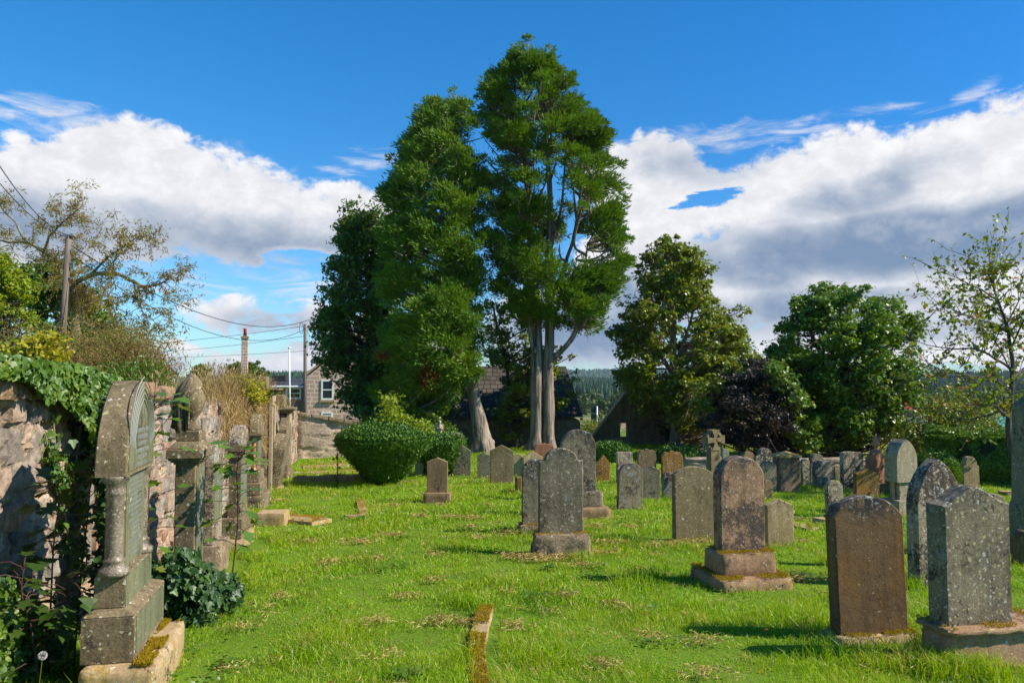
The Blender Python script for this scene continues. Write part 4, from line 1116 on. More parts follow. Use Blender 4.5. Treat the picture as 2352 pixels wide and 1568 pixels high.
def masonry(P0, D, L, hfun, seed, palette, res=.03, hs=(.12, .28), ls=(.16, .5), amp=.022, out=(.0, .05)):
    """separate rock-faced stones bedded in the mortar, in rough courses"""
    rr_ = random.Random(seed); Vs, Fs_, Cs, k = [], [], [], 0
    z = 0.0
    while z < float(hfun(np.array([L / 2]))[0]) - .06:
        hh = rr_.uniform(*hs); u = rr_.uniform(-.2, 0)
        while u < L:
            w = rr_.uniform(*ls); hz = hh * rr_.uniform(.78, 1.12); dist = max(4, P0[1] + D[1] * u)
            if rr_.random() < .90 and z + hz < float(hfun(np.array([u]))[0]) + .02:
                V, F_ = rough_box(w * rr_.uniform(.84, .95), .24, hz * .9, amp * rr_.uniform(.7, 1.6), rr_.randrange(999), res=res * max(1, dist / 7))
                # skew the block a little so that courses never look ruled
                a = rr_.uniform(-.10, .10); sh = rr_.uniform(-.18, .18); V = V.copy(); zc = hz / 2
                x, zz = V[:, 0], V[:, 2] - zc
                V[:, 0], V[:, 2] = x * math.cos(a) - zz * math.sin(a) + sh * zz, x * math.sin(a) + zz * math.cos(a) + zc
                V[:, 1] += x * rr_.uniform(-.10, .10)
                N = np.array([D[1], -D[0]]); uu = u + w / 2
                b_ = np.array(P0) + D * uu; g = gz(*(b_ + N * .5))
                o = rr_.uniform(*out) - .12
                W_ = np.zeros((len(V), 3)); W_[:, :2] = b_ + V[:, 0:1] * D + N * (o - V[:, 1:2]); W_[:, 2] = g + z + V[:, 2] + rr_.uniform(-.02, .02)
                c = np.array(palette[rr_.randrange(len(palette))]) * rr_.uniform(.8, 1.2)
                Vs.append(W_); Fs_.append(F_[0] + k); k += len(V); Cs.append(np.repeat(c[None], len(V), 0))
            u += w
        z += hh
    return np.concatenate(Vs), np.concatenate(Fs_), np.concatenate(Cs)

m, nt = new_mat('rubble_masonry'); b = NB(nt)
tc = b.n('ShaderNodeTexCoord'); v = tc.outputs['Object']
at_ = b.n('ShaderNodeAttribute', attribute_name='tone')
n1_ = b.noise(v, 14, 7, .7); n2_ = b.noise(v, 60, 5, .7); n3_ = b.noise(v, 3.2, 6, .65, .3)
col = b.mix(1.0, at_.outputs['Color'], b.mix(b.ss(n1_, .3, .7), (.62, .6, .58), (1.35, 1.3, 1.25)), 'MULTIPLY')
col = b.mix(b.math('MULTIPLY', b.ss(n3_, .58, .68), .55), col, (.09, .075, .06))
col = b.mix(b.math('MULTIPLY', b.ss(n2_, .58, .70), .5), col, (.46, .42, .36))
hh_ = b.math('ADD', b.math('MULTIPLY', n1_, .8), b.math('MULTIPLY', n2_, .35))
bp = b.n('ShaderNodeBump', inp={'Strength': .8, 'Distance': .03, 'Height': hh_})
bs = b.n('ShaderNodeBsdfPrincipled', inp={'Base Color': col, 'Roughness': .92, 'Normal': bp.outputs[0]}); bs.inputs['Specular IOR Level'].default_value = .2
b.out(bs.outputs[0]); M['rubble'] = m

hn = lambda u: 1.84 - .012 * u + .03 * np.sin(u * 3.1) + .02 * np.sin(u * 7.7)
st = WP0 - WDIR * 1.6
V, Fs, cc = rubble('w', st, WDIR, 21.5, hn, .026, '', seed=5, cell=(.40, .21), depth=.015)
PAL = [(.34, .245, .185), (.29, .225, .18), (.24, .205, .175), (.38, .28, .21), (.20, .165, .14), (.36, .30, .245), (.38, .22, .155), (.29, .26, .23), (.33, .27, .22)]
V2, F2, c2 = masonry(st, WDIR, 21.0, hn, 3, PAL)
Fs = Fs + [F2 + len(V)]; V = np.concatenate([V, V2]); cc = np.concatenate([cc, c2])
cw = tag(mk('churchyard_wall', V, Fs, M['rubble'], smooth=False, cols=cc), 'long pinkish rubble stone wall on the left behind the monuments', 'wall')
u_ = .9
for k in range(9):
    L_s = .45 + .25 * ((k * 37) % 10) / 10
    q = st + WDIR * (u_ + L_s / 2) - WNRM * .16; g_ = gz(*(st + WDIR * (u_ + L_s / 2) + WNRM * .5))
    V, Fs = rough_box(L_s, .50, .13, .03, 60 + k, res=.03)
    o = mk('coping_stone', V, Fs, M['pink'], cw, True); o.location = (q[0], q[1], g_ + float(hn(u_)) - .06); o.rotation_euler = (R((k * 13) % 5 - 2), 0, UA + R(90))
    u_ += L_s + .02
cor = st + WDIR * 21.5
pal2 = [(.33, .26, .20), (.28, .235, .20), (.36, .28, .21), (.24, .21, .185), (.30, .245, .20)]
cb = at(681, 1000, 25.6)[:2]; ce = at(965, 1000, 26.8)[:2]
V, Fs, cc = rubble('w', cb, ce - cb, float(np.linalg.norm(ce - cb)), lambda u: np.maximum(1.42 - .17 * u, .92) + .01 * np.sin(u * 5), .05, '', seed=9, cell=(.5, .32), depth=.012, palette=[(.46, .34, .255), (.40, .31, .24), (.50, .37, .275)], mort=(.48, .365, .27), namp=.3)
bw_ = tag(mk('back_wall', V, Fs, M['rubble'], smooth=True, cols=cc), 'low buff stone wall closing the back of the yard below the pink house', 'wall')
D_ = unit(ce - cb); N_ = np.array([D_[1], -D_[0]]); u_ = .05
for k in range(8):
    L_s = .38 + .22 * ((k * 37) % 10) / 10; h0_, h1_ = [max(1.42 - .17 * q, .92) for q in (u_, u_ + L_s)]
    q = cb + D_ * (u_ + L_s / 2) - N_ * .2; g_ = gz(*q)
    V, Fs = rough_box(L_s, .56, .11, .02, 160 + k, res=.05)
    o = mk('coping_stone', V, Fs, M['rough'], bw_, True); o.location = (q[0], q[1], g_ + (h0_ + h1_) / 2 - .03); o.rotation_euler = (0, math.atan2(h0_ - h1_, L_s), math.atan2(D_[1], D_[0]))
    u_ += L_s + .015
# coping stones of the back wall
r = empty('wall_corner_pier', (*cb, gz(*cb)), (0, 0, R(9)), 'dressed stone pier ending the buff back wall at the left', 'pier')
MB().box(-.42, .02, -.28, .25, -.1, 1.44, .015).build('shaft', M['buff'], r)
MB().box(-.46, .06, -.32, .29, 1.44, 1.52, .012).build('coping', M['kerb'], r)
# wall behind the right part of the yard, under the trees
cb2 = at(1575, 1000, 21.6)[:2]; ce2 = at(2140, 1000, 21.2)[:2]
V, Fs, cc = rubble('w', cb2, ce2 - cb2, float(np.linalg.norm(ce2 - cb2)), lambda u: .24 + .02 * np.sin(u * 2), .05, '', seed=12, cell=(.35, .18), depth=.03, palette=pal2)
tag(mk('boundary_wall', V, Fs, M['rubble'], smooth=True, cols=cc), 'low dark stone wall under the trees at the edge of the car park', 'wall')

# mural piers with arched recess
def pier(px, Y, yc_top, yb_top, label, wpx):
    x = (px - 1176) / F * Y; g = gz(x, Y); zz = lambda p: EYE + (880 - p) * Y / F - g
    r_ = empty('wall_pier', (x, Y, g), (0, 0, R(100)), label, 'pier', 'stone piers crowning the left wall')
    zc = zz(yc_top[1]); zt = zz(yc_top[0])
    # local x along wall away, -y faces yard, origin near front corner
    V, Fs = rough_box(.5, .55, zc + .1, .02, int(px), zoff=-.1, res=.05); mk('shaft', V + np.array([.25, .285, 0]), Fs, M['rough'], r_, True)
    fr = MB(); fr.box(-.01, .13, -.03, .03, 0, zc - .25, .006); fr.box(.39, .53, -.03, .03, 0, zc - .25, .006); fr.box(-.01, .53, -.032, .03, zc - .25, zc - .002, .006)
    fr.build('dressed_frame', M['dressed'], r_)
    mb_ = MB(); d = (zt - zc) / 3
    for k, e in enumerate((.03, .08, .13)): mb_.box(-e, .5 + e, -e - .03, .57 + e, zc + k * d, zc + (k + 1) * d - .001, .006)
    mb_.build('cornice', M['olive'], r_)
    V, Fs = rough_box(.42, .42, zz(yb_top) - zt + .003, .006, int(px) + 1, zoff=zt - .003); mk('block', V + np.array([.25, .3, 0]), Fs, M['olive'], r_, True)
    return r_
pier(624, 15.7, (892, 904), 864, 'mural pier with moulded cornice and cube, the nearer of two on the wall', 0)
pier(664, 19.6, (936, 949), 907, 'mural pier with cornice and cube, the farther one by the back wall', 0)

# ------------------------------------------------------------------ buildings
def brick_mat(name, c1, c2, mortar, bw=.5, bh=.28, rough=.9, msize=.03, bump=.6, scale=1.0):
    m, nt = new_mat(name); b = NB(nt)
    uv = b.n('ShaderNodeTexCoord').outputs['Object']
    g = b.n('ShaderNodeNewGeometry')
    s3 = b.n('ShaderNodeSeparateXYZ', inp={0: uv})
    nn = b.n('ShaderNodeSeparateXYZ', inp={0: b.n('ShaderNodeTexCoord').outputs['Normal']})
    sel = b.math('GREATER_THAN', b.math('ABSOLUTE', nn.outputs[0]), .7)
    u = b.math('ADD', b.math('MULTIPLY', s3.outputs[0], b.math('SUBTRACT', 1.0, sel)), b.math('MULTIPLY', s3.outputs[1], sel))
    cv = b.n('ShaderNodeCombineXYZ', inp={'X': u, 'Y': s3.outputs[2], 'Z': 0.0})
    dn = b.n('ShaderNodeTexNoise', inp={'Scale': 2.2, 'Detail': 3.0}); nt.links.new(cv.outputs[0], dn.inputs['Vector'])
    dv = b.n('ShaderNodeVectorMath', operation='MULTIPLY_ADD', inp={0: dn.outputs['Color'], 1: (.07, .06, 0), 2: cv.outputs[0]})
    br = b.n('ShaderNodeTexBrick', inp={'Color1': (*c1, 1), 'Color2': (*c2, 1), 'Mortar': (*mortar, 1), 'Scale': scale, 'Mortar Size': msize, 'Mortar Smooth': .3, 'Brick Width': bw, 'Row Height': bh})
    br.offset = .42; br.squash = .75; br.squash_frequency = 3
    nt.links.new(dv.outputs[0], br.inputs['Vector'])
    n = b.noise(uv, 9, 6, .7); n2 = b.noise(uv, 1.4, 4, .6)
    col = b.mix(1.0, br.outputs['Color'], b.mix(n, (.6, .6, .6), (1.35, 1.35, 1.35)), 'MULTIPLY')
    col = b.mix(b.math('MULTIPLY', b.ss(n2, .45, .7), .35), col, mortar)
    h = b.math('ADD', b.math('MULTIPLY', br.outputs['Fac'], -.8), n)
    bp = b.n('ShaderNodeBump', inp={'Strength': bump, 'Distance': .03, 'Height': h})
    bs = b.n('ShaderNodeBsdfPrincipled', inp={'Base Color': col, 'Roughness': rough, 'Normal': bp.outputs[0]}); bs.inputs['Specular IOR Level'].default_value = .2
    b.out(bs.outputs[0]); return m
M['housewall'] = brick_mat('squared_pink_granite', (.54, .32, .235), (.42, .29, .235), (.66, .53, .45), .50, .235, msize=.042)
M['render_wall'] = plain_mat('grey_pink_render', (.24, .17, .145), .9, var=.12, scale=3)
M['slate'] = brick_mat('dark_roof_slates', (.05, .05, .055), (.075, .072, .075), (.025, .025, .03), .3, .2, rough=.6, msize=.015)
M['mosslate'] = brick_mat('old_mossy_slates', (.085, .070, .055), (.13, .11, .09), (.03, .026, .022), .3, .18, rough=.8, msize=.02)
M['white'] = plain_mat('white_paint', (.78, .78, .76), .5, var=.04)
M['ruin'] = stone_mat('old_harled_masonry', (.22, .18, .145), (.34, .28, .225), spot_amt=.0, dark_amt=.45, bump=1.2, grain=.8)
M['woodpole'] = bark_mat('weathered_pole_wood', (.11, .075, .055), (.21, .155, .12), zs=.06, scale=30, bump=.3)
M['steel'] = plain_mat('galvanised_steel', (.45, .47, .48), .45, .6, var=.1)
M['wire'] = plain_mat('dark_cable', (.03, .03, .035), .6)
M['pot'] = plain_mat('red_chimney_pot', (.42, .06, .04), .6)
m, nt = new_mat('window_glass'); b = NB(nt)
bs = b.n('ShaderNodeBsdfPrincipled', inp={'Base Color': (.02, .03, .045, 1), 'Roughness': .08}); b.out(bs.outputs[0]); M['glass'] = m

def gable_house(name, label, corner, rot, W, D, he, hr, mats, wins=(), chimney=None, overhang=.15, z0=-1.2):
    """gable end faces the yard; local x across the gable, y depth; origin at left corner"""
    r_ = empty(name, corner, (0, 0, R(rot)), label, 'house')
    V, Fs = prism([(0, z0), (0, he), (W / 2, hr), (W, he), (W, z0)], 0, D)
    wall = mk('wall', V, Fs, mats[0], r_)
    ov = overhang; t = .12; mb_ = MB()
    for sgn, xa, xb in ((1, -ov, W / 2), (-1, W + ov, W / 2)):
        sl = (hr - he) / (W / 2); za = he - ov * sl
        P = [(xa, za + .02), (xb, hr + .02), (xb, hr + .02 + t), (xa, za + .02 + t)]
        if sgn < 0: P = P[::-1]
        V, Fs = prism(P, .3 if name == 'stone_house' else -.1, D + .1); mb_.add(V, Fs)
    roof = mb_.build('roof', mats[1], r_)
    if name == 'stone_house':   # skew copings on the gable
        mb_ = MB()
        for xa, xb in ((-.12, W / 2), (W + .12, W / 2)):
            P = [(xa, he), (xb, hr + .12), (xb, hr + .26), (xa, he + .14)]
            if xa > xb: P = P[::-1]
            V, Fs = prism(P, -.06, .32); mb_.add(V, Fs)
        mb_.build('skew_coping', M['dressed'], r_)
    for (wx, wz, ww, wh) in wins:
        window(r_, wx, wz, ww, wh)
    if chimney:
        cx__, cw, ch = chimney
        MB().box(cx__ - cw / 2, cx__ + cw / 2, .0, .7, hr - 1.0, hr + ch, .02).build('chimney', mats[0], r_)
    return r_

def window(par, wx, wz, ww, wh, y=0.0, bars=True):
    f = MB(); t = .09
    for q in ((wx, wx + ww, wz, wz + t), (wx, wx + ww, wz + wh - t, wz + wh), (wx, wx + t, wz + t, wz + wh - t), (wx + ww - t, wx + ww, wz + t, wz + wh - t)): f.box(q[0], q[1], y - .05, y + .02, q[2], q[3])
    if bars: f.box(wx + t, wx + ww - t, y - .04, y + .01, wz + wh * .5 - .03, wz + wh * .5 + .03)
    o = f.build('window_frame', M['white'], par)
    MB().box(wx + t, wx + ww - t, y - .02, y - .012, wz + t, wz + wh - t).build('pane', M['glass'], o)
    MB().box(wx - .05, wx + ww + .05, y - .12, y + .01, wz - .12, wz - .003).build('sill', M['dressed'], o)

Yh = 44.0
pc = at(703, 880, Yh); gzh = gz(pc[0], pc[1]); zz = lambda p, Y=Yh: EYE + (880 - p) * Y / F
Wd = (985 - 703) * Yh / F
r = gable_house('stone_house', 'pink granite house with crow-stepped looking gable end behind the left tree', (pc[0], Yh, 0), 9, Wd, 9, zz(866), zz(752), (M['housewall'], M['slate']),
   wins=[((737 - 703) * Yh / F, zz(918), 28 * Yh / F, 46 * Yh / F), ((738 - 703) * Yh / F, zz(962), 25 * Yh / F, 16 * Yh / F), ((905 - 703) * Yh / F, zz(918), 26 * Yh / F, 46 * Yh / F), ((905 - 703) * Yh / F, zz(990), 26 * Yh / F, 30 * Yh / F)], chimney=(Wd / 2, 1.0, .9), z0=-5)
r['label'] = 'pink squared-granite house whose gable end shows behind the left tree'
# low house beside it
Yl = 47.0; p0 = at(520, 880, Yl); L_ = (706 - 520) * Yl / F; zl = lambda p: EYE + (880 - p) * Yl / F
r = empty('low_house', (p0[0], Yl, 0), (0, 0, R(3)), 'low grey rendered house with white gutter left of the pink gable', 'house')
MB().box(0, L_, 0, 6, -5, zl(887)).build('wall', M['render_wall'], r)
V, Fs = prism([(0, 0), (1, 0), (1, 0)], 0, 1)
mb = MB(); mb.add([(-.1, -.3, zl(886)), (L_, -.3, zl(886)), (L_, 3, zl(868)), (-.1, 3, zl(868)), (-.1, 6.3, zl(886)), (L_, 6.3, zl(886))], [np.array([[0, 1, 2, 3], [3, 2, 5, 4]])])
o = mb.build('roof', M['slate'], r); md = o.modifiers.new('thickness', 'SOLIDIFY'); md.thickness = .1
MB().tube([(-.1, -.36, zl(888)), (L_, -.36, zl(888))], .07, 8).build('gutter', M['white'], r)
k = Yl / F
window(r, (656 - 520) * k, zl(916), 34 * k, 26 * k); window(r, (590 - 520) * k, zl(918), 20 * k, 26 * k)
MB().box((610 - 520) * k, (640 - 520) * k, 1.5, 2.1, zl(880), zl(862)).build('roof_vent', M['slate'], r)
# far tall chimney
Yf = 62.0; pf = at(561, 880, Yf)
r = empty('chimney_stack', (pf[0], Yf, gz(pf[0], Yf)), (0, 0, R(12)), 'tall lone stone chimney stack with one red pot on the skyline', 'chimney')
zf_ = lambda p: EYE + (880 - p) * Yf / F - gz(pf[0], Yf)
k = Yf / F
MB().box(-7 * k, 7 * k, -7 * k, 7 * k, 0, zf_(777)).build('stack', M['housewall'], r)
MB().box(-8.6 * k, 8.6 * k, -8.6 * k, 8.6 * k, zf_(777), zf_(772)).build('cap', M['buff'], r)
MB().lathe([(4 * k, zf_(772)), (3.5 * k, zf_(758)), (4.2 * k, zf_(756)), (4.2 * k, zf_(754))], 14).build('chimney_pot', M['pot'], r, True)
# little roofs on the far left skyline
for (xa, xb, yt, yb_, Yq, lb, mt, rf) in ((455, 540, 862, 900, 58, 'low house with dark roof far left of the tall chimney', 'render_wall', 'slate'), (245, 330, 828, 900, 38, 'pinkish cottage half buried in the brown bushes on the left', 'housewall', 'slate')):
    pa = at(xa, 880, Yq); k = Yq / F; w = (xb - xa) * k; za = lambda p: EYE + (880 - p) * k
    r = empty('cottage', (pa[0], Yq, 0), (0, 0, R(8)), lb, 'house')
    MB().box(0, w, 0, 5, -4, za(yt + (yb_ - yt) * .35)).build('wall', M[mt], r)
    mb = MB(); e = za(yt + (yb_ - yt) * .35); t = za(yt)
    mb.add([(-.1, -.2, e), (w + .1, -.2, e), (w + .1, 2.5, t), (-.1, 2.5, t), (-.1, 5.2, e), (w + .1, 5.2, e)], [np.array([[0, 1, 2, 3], [3, 2, 5, 4]])])
    o = mb.build('roof', M[rf], r); md = o.modifiers.new('thickness', 'SOLIDIFY'); md.thickness = .1

# roofed stone outbuilding behind the two big trees
Yo = 33.0; po = at(955, 880, Yo); k = Yo / F; zo = lambda p: EYE + (880 - p) * k
Wo = (1338 - 955) * k
r = empty('stone_outbuilding', (po[0], Yo, 0), (0, 0, R(4)), 'old stone outbuilding with sagging dark slate roof behind the two tall trees', 'building')
V, Fs = rough_box(Wo, 4.4, zo(957) + 3, .04, 21, res=.14, zoff=-3); mk('wall', V + np.array([Wo / 2, 2.2, 0]), Fs, M['ruin'], r, True)
e, t = zo(958), zo(838)
mb = MB(); mb.add([(-.15, -.2, e), (Wo + .05, -.2, e), (Wo - .35, 2.2, t), (.3, 2.2, t), (-.15, 4.6, e), (Wo + .05, 4.6, e)], [np.array([[0, 1, 2, 3], [3, 2, 5, 4]]), np.array([[1, 5, 2], [0, 3, 4]])])
o = mb.build('roof', M['mosslate'], r)
MB().box(Wo - 5 * k, Wo + 1 * k, -.27, -.2, e - .12, e - .03).build('gutter', M['slate'], r)

# ruined gable with window hole and chimney
Yr = 35.5; pr_ = at(1440, 880, Yr); k = Yr / F; xr = lambda p: (p - 1440) * k; zr = lambda p: EYE + (880 - p) * k
r = empty('ruined_gable', (pr_[0], Yr, 0), (0, 0, 0), 'roofless dark stone gable with a small window hole and ivied chimney', 'ruin')
def holed(outer, hole, y0, y1):
    # split the outline around a rectangular hole into four convex-ish strips
    pass
xa, xb, za, zb_ = xr(1424), xr(1441), zr(1003), zr(971)
top = lambda x: min(zr(905), zr(1010) + (x - xr(1362)) * (zr(905) - zr(1010)) / (xr(1436) - xr(1362))) if x < xr(1450) else (zr(905) if x < xr(1482) else zr(905) + (x - xr(1482)) * (zr(1000) - zr(905)) / (xr(1545) - xr(1482)))
mb = MB(); cuts = sorted(set([xr(1362), xr(1380), xr(1400), xa, xb, xr(1450), xr(1482), xr(1510), xr(1545)]))
for i_ in range(len(cuts) - 1):
    c0, c1 = cuts[i_], cuts[i_ + 1]
    segs = [(-3, za, False), (zb_, None, True)] if abs(c0 - xa) < 1e-6 else [(-3, None, True)]
    for lo, hi, _ in segs:
        h0, h1 = (top(c0), top(c1)) if hi is None else (hi, hi)
        V, Fs = prism([(c0, lo), (c0, h0), (c1, h1), (c1, lo)], 0, .6); mb.add(V, Fs)
mb.build('gable_wall', M['ruin'], r)
V, Fs = rough_box(44 * k, .7, zr(868) - zr(915), .03, 31, res=.1, zoff=zr(915)); mk('chimney', V + np.array([xr(1458), .3, 0]), Fs, M['ruin'], r, True)
MB().box(xr(1528), xr(1545), -.12, .72, -3, zr(985), .02).build('corner_pier', M['ruin'], r)
sk = MB()
V, Fs = prism([(xr(1358), zr(1012)), (xr(1436), zr(906)), (xr(1436), zr(900)), (xr(1356), zr(1006))], -.08, .68); sk.add(V, Fs); sk.build('skew_coping', M['kerb'], r)

# ------------------------------------------------------------------ poles, wires, sign, gates
def pole(name, label, px0, py0, px1, py1, Y, r0, r1, mat, cat, parts=()):
    a = at(px0, py0, Y); c = at(px1, py1, Y); g = gz(a[0], a[1]); d = (c - a) / (c[2] - a[2])
    bs_ = a + d * (min(g, a[2]) - a[2] - .2)
    r_ = empty(name, tuple(bs_), (0, 0, 0), label, cat)
    P = [np.zeros(3), (c - bs_) * .5, c - bs_]
    MB().tube(P, [r0, (r0 + r1) / 2, r1], 12).build('shaft', M[mat], r_, True)
    return r_, c - bs_
r, tp = pole('telegraph_pole', 'weathered wooden pole leaning in the bushes on the left', 140, 820, 158, 541, 15.5, .075, .055, 'woodpole', 'pole')
tp = Vector(tp); mb = MB()
mb.box(-.11, .12, -.05, .05, tp[2] - .01, tp[2] + .02, M=Matrix.Translation((tp[0], tp[1], 0))); mb.build('pole_cap', M['steel'], r)
for q in (.30, .55, .62, .85): MB().box(.04, .15, -.02, .02, tp[2] - q, tp[2] - q + .025, M=Matrix.Translation((tp[0] * (1 - q / tp[2]), tp[1], 0))).build('step_bracket', M['steel'], r)
r2, tp2 = pole('telegraph_pole', 'slim straight wooden pole in front of the pink house gable', 700, 955, 700.5, 744, 40.0, .085, .07, 'woodpole', 'pole')
mb = MB(); mb.tube([(.07, -.02, 0), (.075, -.02, tp2[2] * .3), (.068, -.02, tp2[2] * .55), (.06, -.02, tp2[2] * .95)], .012, 6); mb.build('cable_pipe', M['steel'], r2)
th = np.linspace(0, 2 * math.pi, 20); mb = MB(); mb.tube(np.stack([tp2[0] - .16 + .09 * np.cos(th), th * 0 - .08, tp2[2] - .22 + .28 * np.sin(th)], 1), .012, 5, False); mb.build('cable_loop', M['wire'], r2)
r, tp3 = pole('flagpole', 'slim white flagpole with a ball on top beside the low house', 666, 950, 664.5, 800, 40, .045, .035, 'white', 'flagpole')
MB().lathe([(.001, -.06), (.05, -.05), (.075, 0), (.05, .05), (.001, .06)], 14, tuple(Vector(tp3) + Vector((0, 0, .03)))).build('finial', M['pot'] if 0 else M['white'], r, True)
r, _ = pole('white_post', 'thin white post glimpsed through the dark foliage above the yews', 982, 985, 982, 905, 31, .03, .03, 'white', 'post')

def wire(name_label, a, c, sag, rad=.011):
    P = [a + (c - a) * t - np.array([0, 0, sag * 4 * t * (1 - t)]) for t in np.linspace(0, 1, 26)]
    P = np.array(P); o = mk('overhead_wire', tube(P - P[0], rad, 5)[0], [tube(P - P[0], rad, 5)[1]], M['wire']); o.location = P[0]
    tag(o, name_label, 'wire', 'overhead telephone wires')
w1 = at(158, 545, 15.5); w2 = at(700, 757, 29.0)
wire('long wire sagging highest between the willow and the big trees', at(158, 560, 15.5), at(760, 708, 36), 1.2, .011)
wire('sagging wire just under the highest one across the left sky', at(158, 580, 15.5), at(760, 712, 36), 1.55, .009)
wire('wire meeting the top of the straight pole from the left', at(250, 795, 60), at(698, 749, 40), .15, .012)
wire('middle of three thin wires running left from the straight pole', at(250, 812, 60), at(698, 772, 40), .2, .011)
wire('lowest thin wire running left from the straight pole', at(250, 823, 60), at(698, 806, 40), .1, .009)
wire('steep wire rising off the upper left corner from the leaning pole', at(158, 541, 15.5), at(-60, 285, 9), .25, .007)
wire('second steep wire in the upper left, below the first', at(158, 545, 15.5), at(-60, 345, 9), .2, .006)
wire('slack stay wire hanging from the leaning pole to the bushes', at(163, 585, 15.5), at(216, 880, 15.2), .1, .006)
wire('short wire from the straight pole into the dark tree', at(702, 755, 40), at(735, 800, 36), .05, .008)
# dark road sign seen from behind
r, tps = pole('road_sign', 'dark back of a road sign on a post between outbuilding and ruined gable', 1371, 1010, 1371, 932, 46, .05, .05, 'steel', 'sign')
k = 46 / F; pz = tps[2]
P = [(-13 * k, pz - 43 * k), (-13 * k, pz - 6 * k), (-11 * k, pz - 4 * k), (11 * k, pz - 4 * k), (13 * k, pz - 6 * k), (13 * k, pz - 43 * k)]
V, Fs = prism(P, .06, .1); mk('sign_plate', V, Fs, plain_mat('dark_grey_sign_back', (.03, .04, .05), .5), r)
MB().box(-12 * k, 12 * k, .03, .06, pz - 18 * k, pz - 16 * k).box(-12 * k, 12 * k, .03, .06, pz - 34 * k, pz - 32 * k).build('bracket', M['steel'], r)
# gates at the car park edge
def gate(xa, xb, Y, label, bars=7, hp=(1000, 1056)):
    pa, pb = at(xa, 1030, Y), at(xb, 1030, Y); k = Y / F; z0 = EYE + (880 - hp[1]) * k; z1 = EYE + (880 - hp[0]) * k
    r_ = empty('field_gate', (pa[0], Y, z0), (0, 0, 0), label, 'gate', 'metal gates by the car park')
    w = pb[0] - pa[0]; h_ = z1 - z0
    for x in (0, w):
        MB().tube([(x, 0, -1.2), (x, 0, h_)], .03, 8).build('post', M['steel'], r_, True)
    mb_ = MB()
    for q in range(bars): mb_.tube([(.07, .03, .1 + q * (h_ * .75) / bars), (w - .07, .03, .1 + q * (h_ * .75) / bars)], .012, 6)
    for x in (.09, w / 2, w - .09): mb_.box(x - .02, x + .02, .0, .02, .08, h_ * .8)
    mb_.build('rails', M['steel'], r_)
gate(1624, 1664, 25.5, 'galvanised gate seen left of the wheel cross')
gate(1692, 1704, 25.5, 'narrow galvanised gate right of the wheel cross', 4, (1008, 1048))
r, _ = pole('steel_post', 'lone steel post on the gravel right of the wheel cross', 1733, 1060, 1733, 1010, 25.5, .035, .035, 'steel', 'post')
r, _ = pole('steel_post', 'taller pair post standing just left of the gate', 1617, 1060, 1617, 996, 26, .03, .03, 'steel', 'post')
# thin iron stake with a climbing weed
h = hit(775, 1118); r = empty('iron_stake', tuple(h), (0, 0, 0), 'thin iron stake with a dry climbing weed in front of the back wall', 'stake')
k = h[1] / F
MB().tube([(0, 0, -.05), (.0, 0, 78 * k)], .010, 6).build('rod', M['wire'], r)
C = np.array([(0, 0, z * k) for z in (10, 18, 30, 42, 52, 60, 66, 72, 76)]) + rng.normal(size=(9, 3)) * .03
C = np.repeat(C, 3, 0) + rng.normal(size=(27, 3)) * .03
V, f = leaves(C, rdir(27), rdir(27), .07, 'oval'); mk('weed', V, [f], leaf_mat('dry_weed', (.05, .06, .02), (.10, .10, .03)), r)
# cars and sheds far across the car park
def car(px, py, Y, colr, label, L=4.2):
    p_ = at(px, py, Y); g = gz(p_[0], Y)
    r_ = empty('parked_car', (p_[0], Y, g), (0, 0, R(rng.uniform(-10, 10))), label, 'car', 'cars on the far gravel')
    pt = plain_mat('car_paint', colr, .25, var=.02, spec=.6)
    P = [(-L / 2, .3), (-L / 2, .75), (-L / 2 + .7, .85), (L / 2 - .3, .85), (L / 2, .7), (L / 2, .3)]
    V, Fs = prism(P, -.85, .85); mk('body', V, Fs, pt, r_)
    P = [(-L / 2 + .6, .85), (-L / 2 + 1.15, 1.38), (L / 2 - 1.2, 1.42), (L / 2 - .35, .85)]
    V, Fs = prism(P, -.74, .74); mk('cabin', V, Fs, M['glass'], r_)
    V, Fs = prism([(-L / 2 + 1.1, 1.385), (-L / 2 + 1.2, 1.45), (L / 2 - 1.25, 1.47), (L / 2 - 1.15, 1.42)], -.76, .76); mk('roof', V, Fs, pt, r_)
    for x in (-L / 2 + .8, L / 2 - .8):
        for y in (-.86, .86):
            mb_ = MB(); mb_.tube([(x, y - .1, .32), (x, y + .1, .32)], .32, 14); mb_.build('wheel', M['wire'], r_, True)
car(1878, 1005, 62, (.5, .52, .55), 'silver car in the gap left of the copper and green trees')
car(2060, 1005, 66, (.12, .2, .3), 'blue-grey car on the gravel behind the red urn finial')
# red-roofed and orange-roofed sheds
def shed(xa, xb, yt, ye, yb_, Y, wallm, roofc, label):
    pa = at(xa, 900, Y); k = Y / F; w = (xb - xa) * k; za = lambda p: EYE + (880 - p) * k
    r_ = empty('shed', (pa[0], Y, gz(pa[0], Y)), (0, 0, R(-6)), label, 'shed'); g = gz(pa[0], Y)
    MB().box(0, w, 0, 4, -.5, za(ye) - g, .0).build('wall', wallm, r_)
    mb_ = MB(); mb_.add([(-.2, -.3, za(ye) - g), (w + .2, -.3, za(ye) - g), (w + .2, 2, za(yt) - g), (-.2, 2, za(yt) - g), (-.2, 4.3, za(ye) - g), (w + .2, 4.3, za(ye) - g)], [np.array([[0, 1, 2, 3], [3, 2, 5, 4]])])
    o_ = mb_.build('roof', plain_mat('shed_roof', roofc, .6), r_); md_ = o_.modifiers.new('thickness', 'SOLIDIFY'); md_.thickness = .12
    MB().box(w * .4, w * .55, -.03, .0, -.3, (za(ye) - g) * .7).build('door', M['slate'], r_)
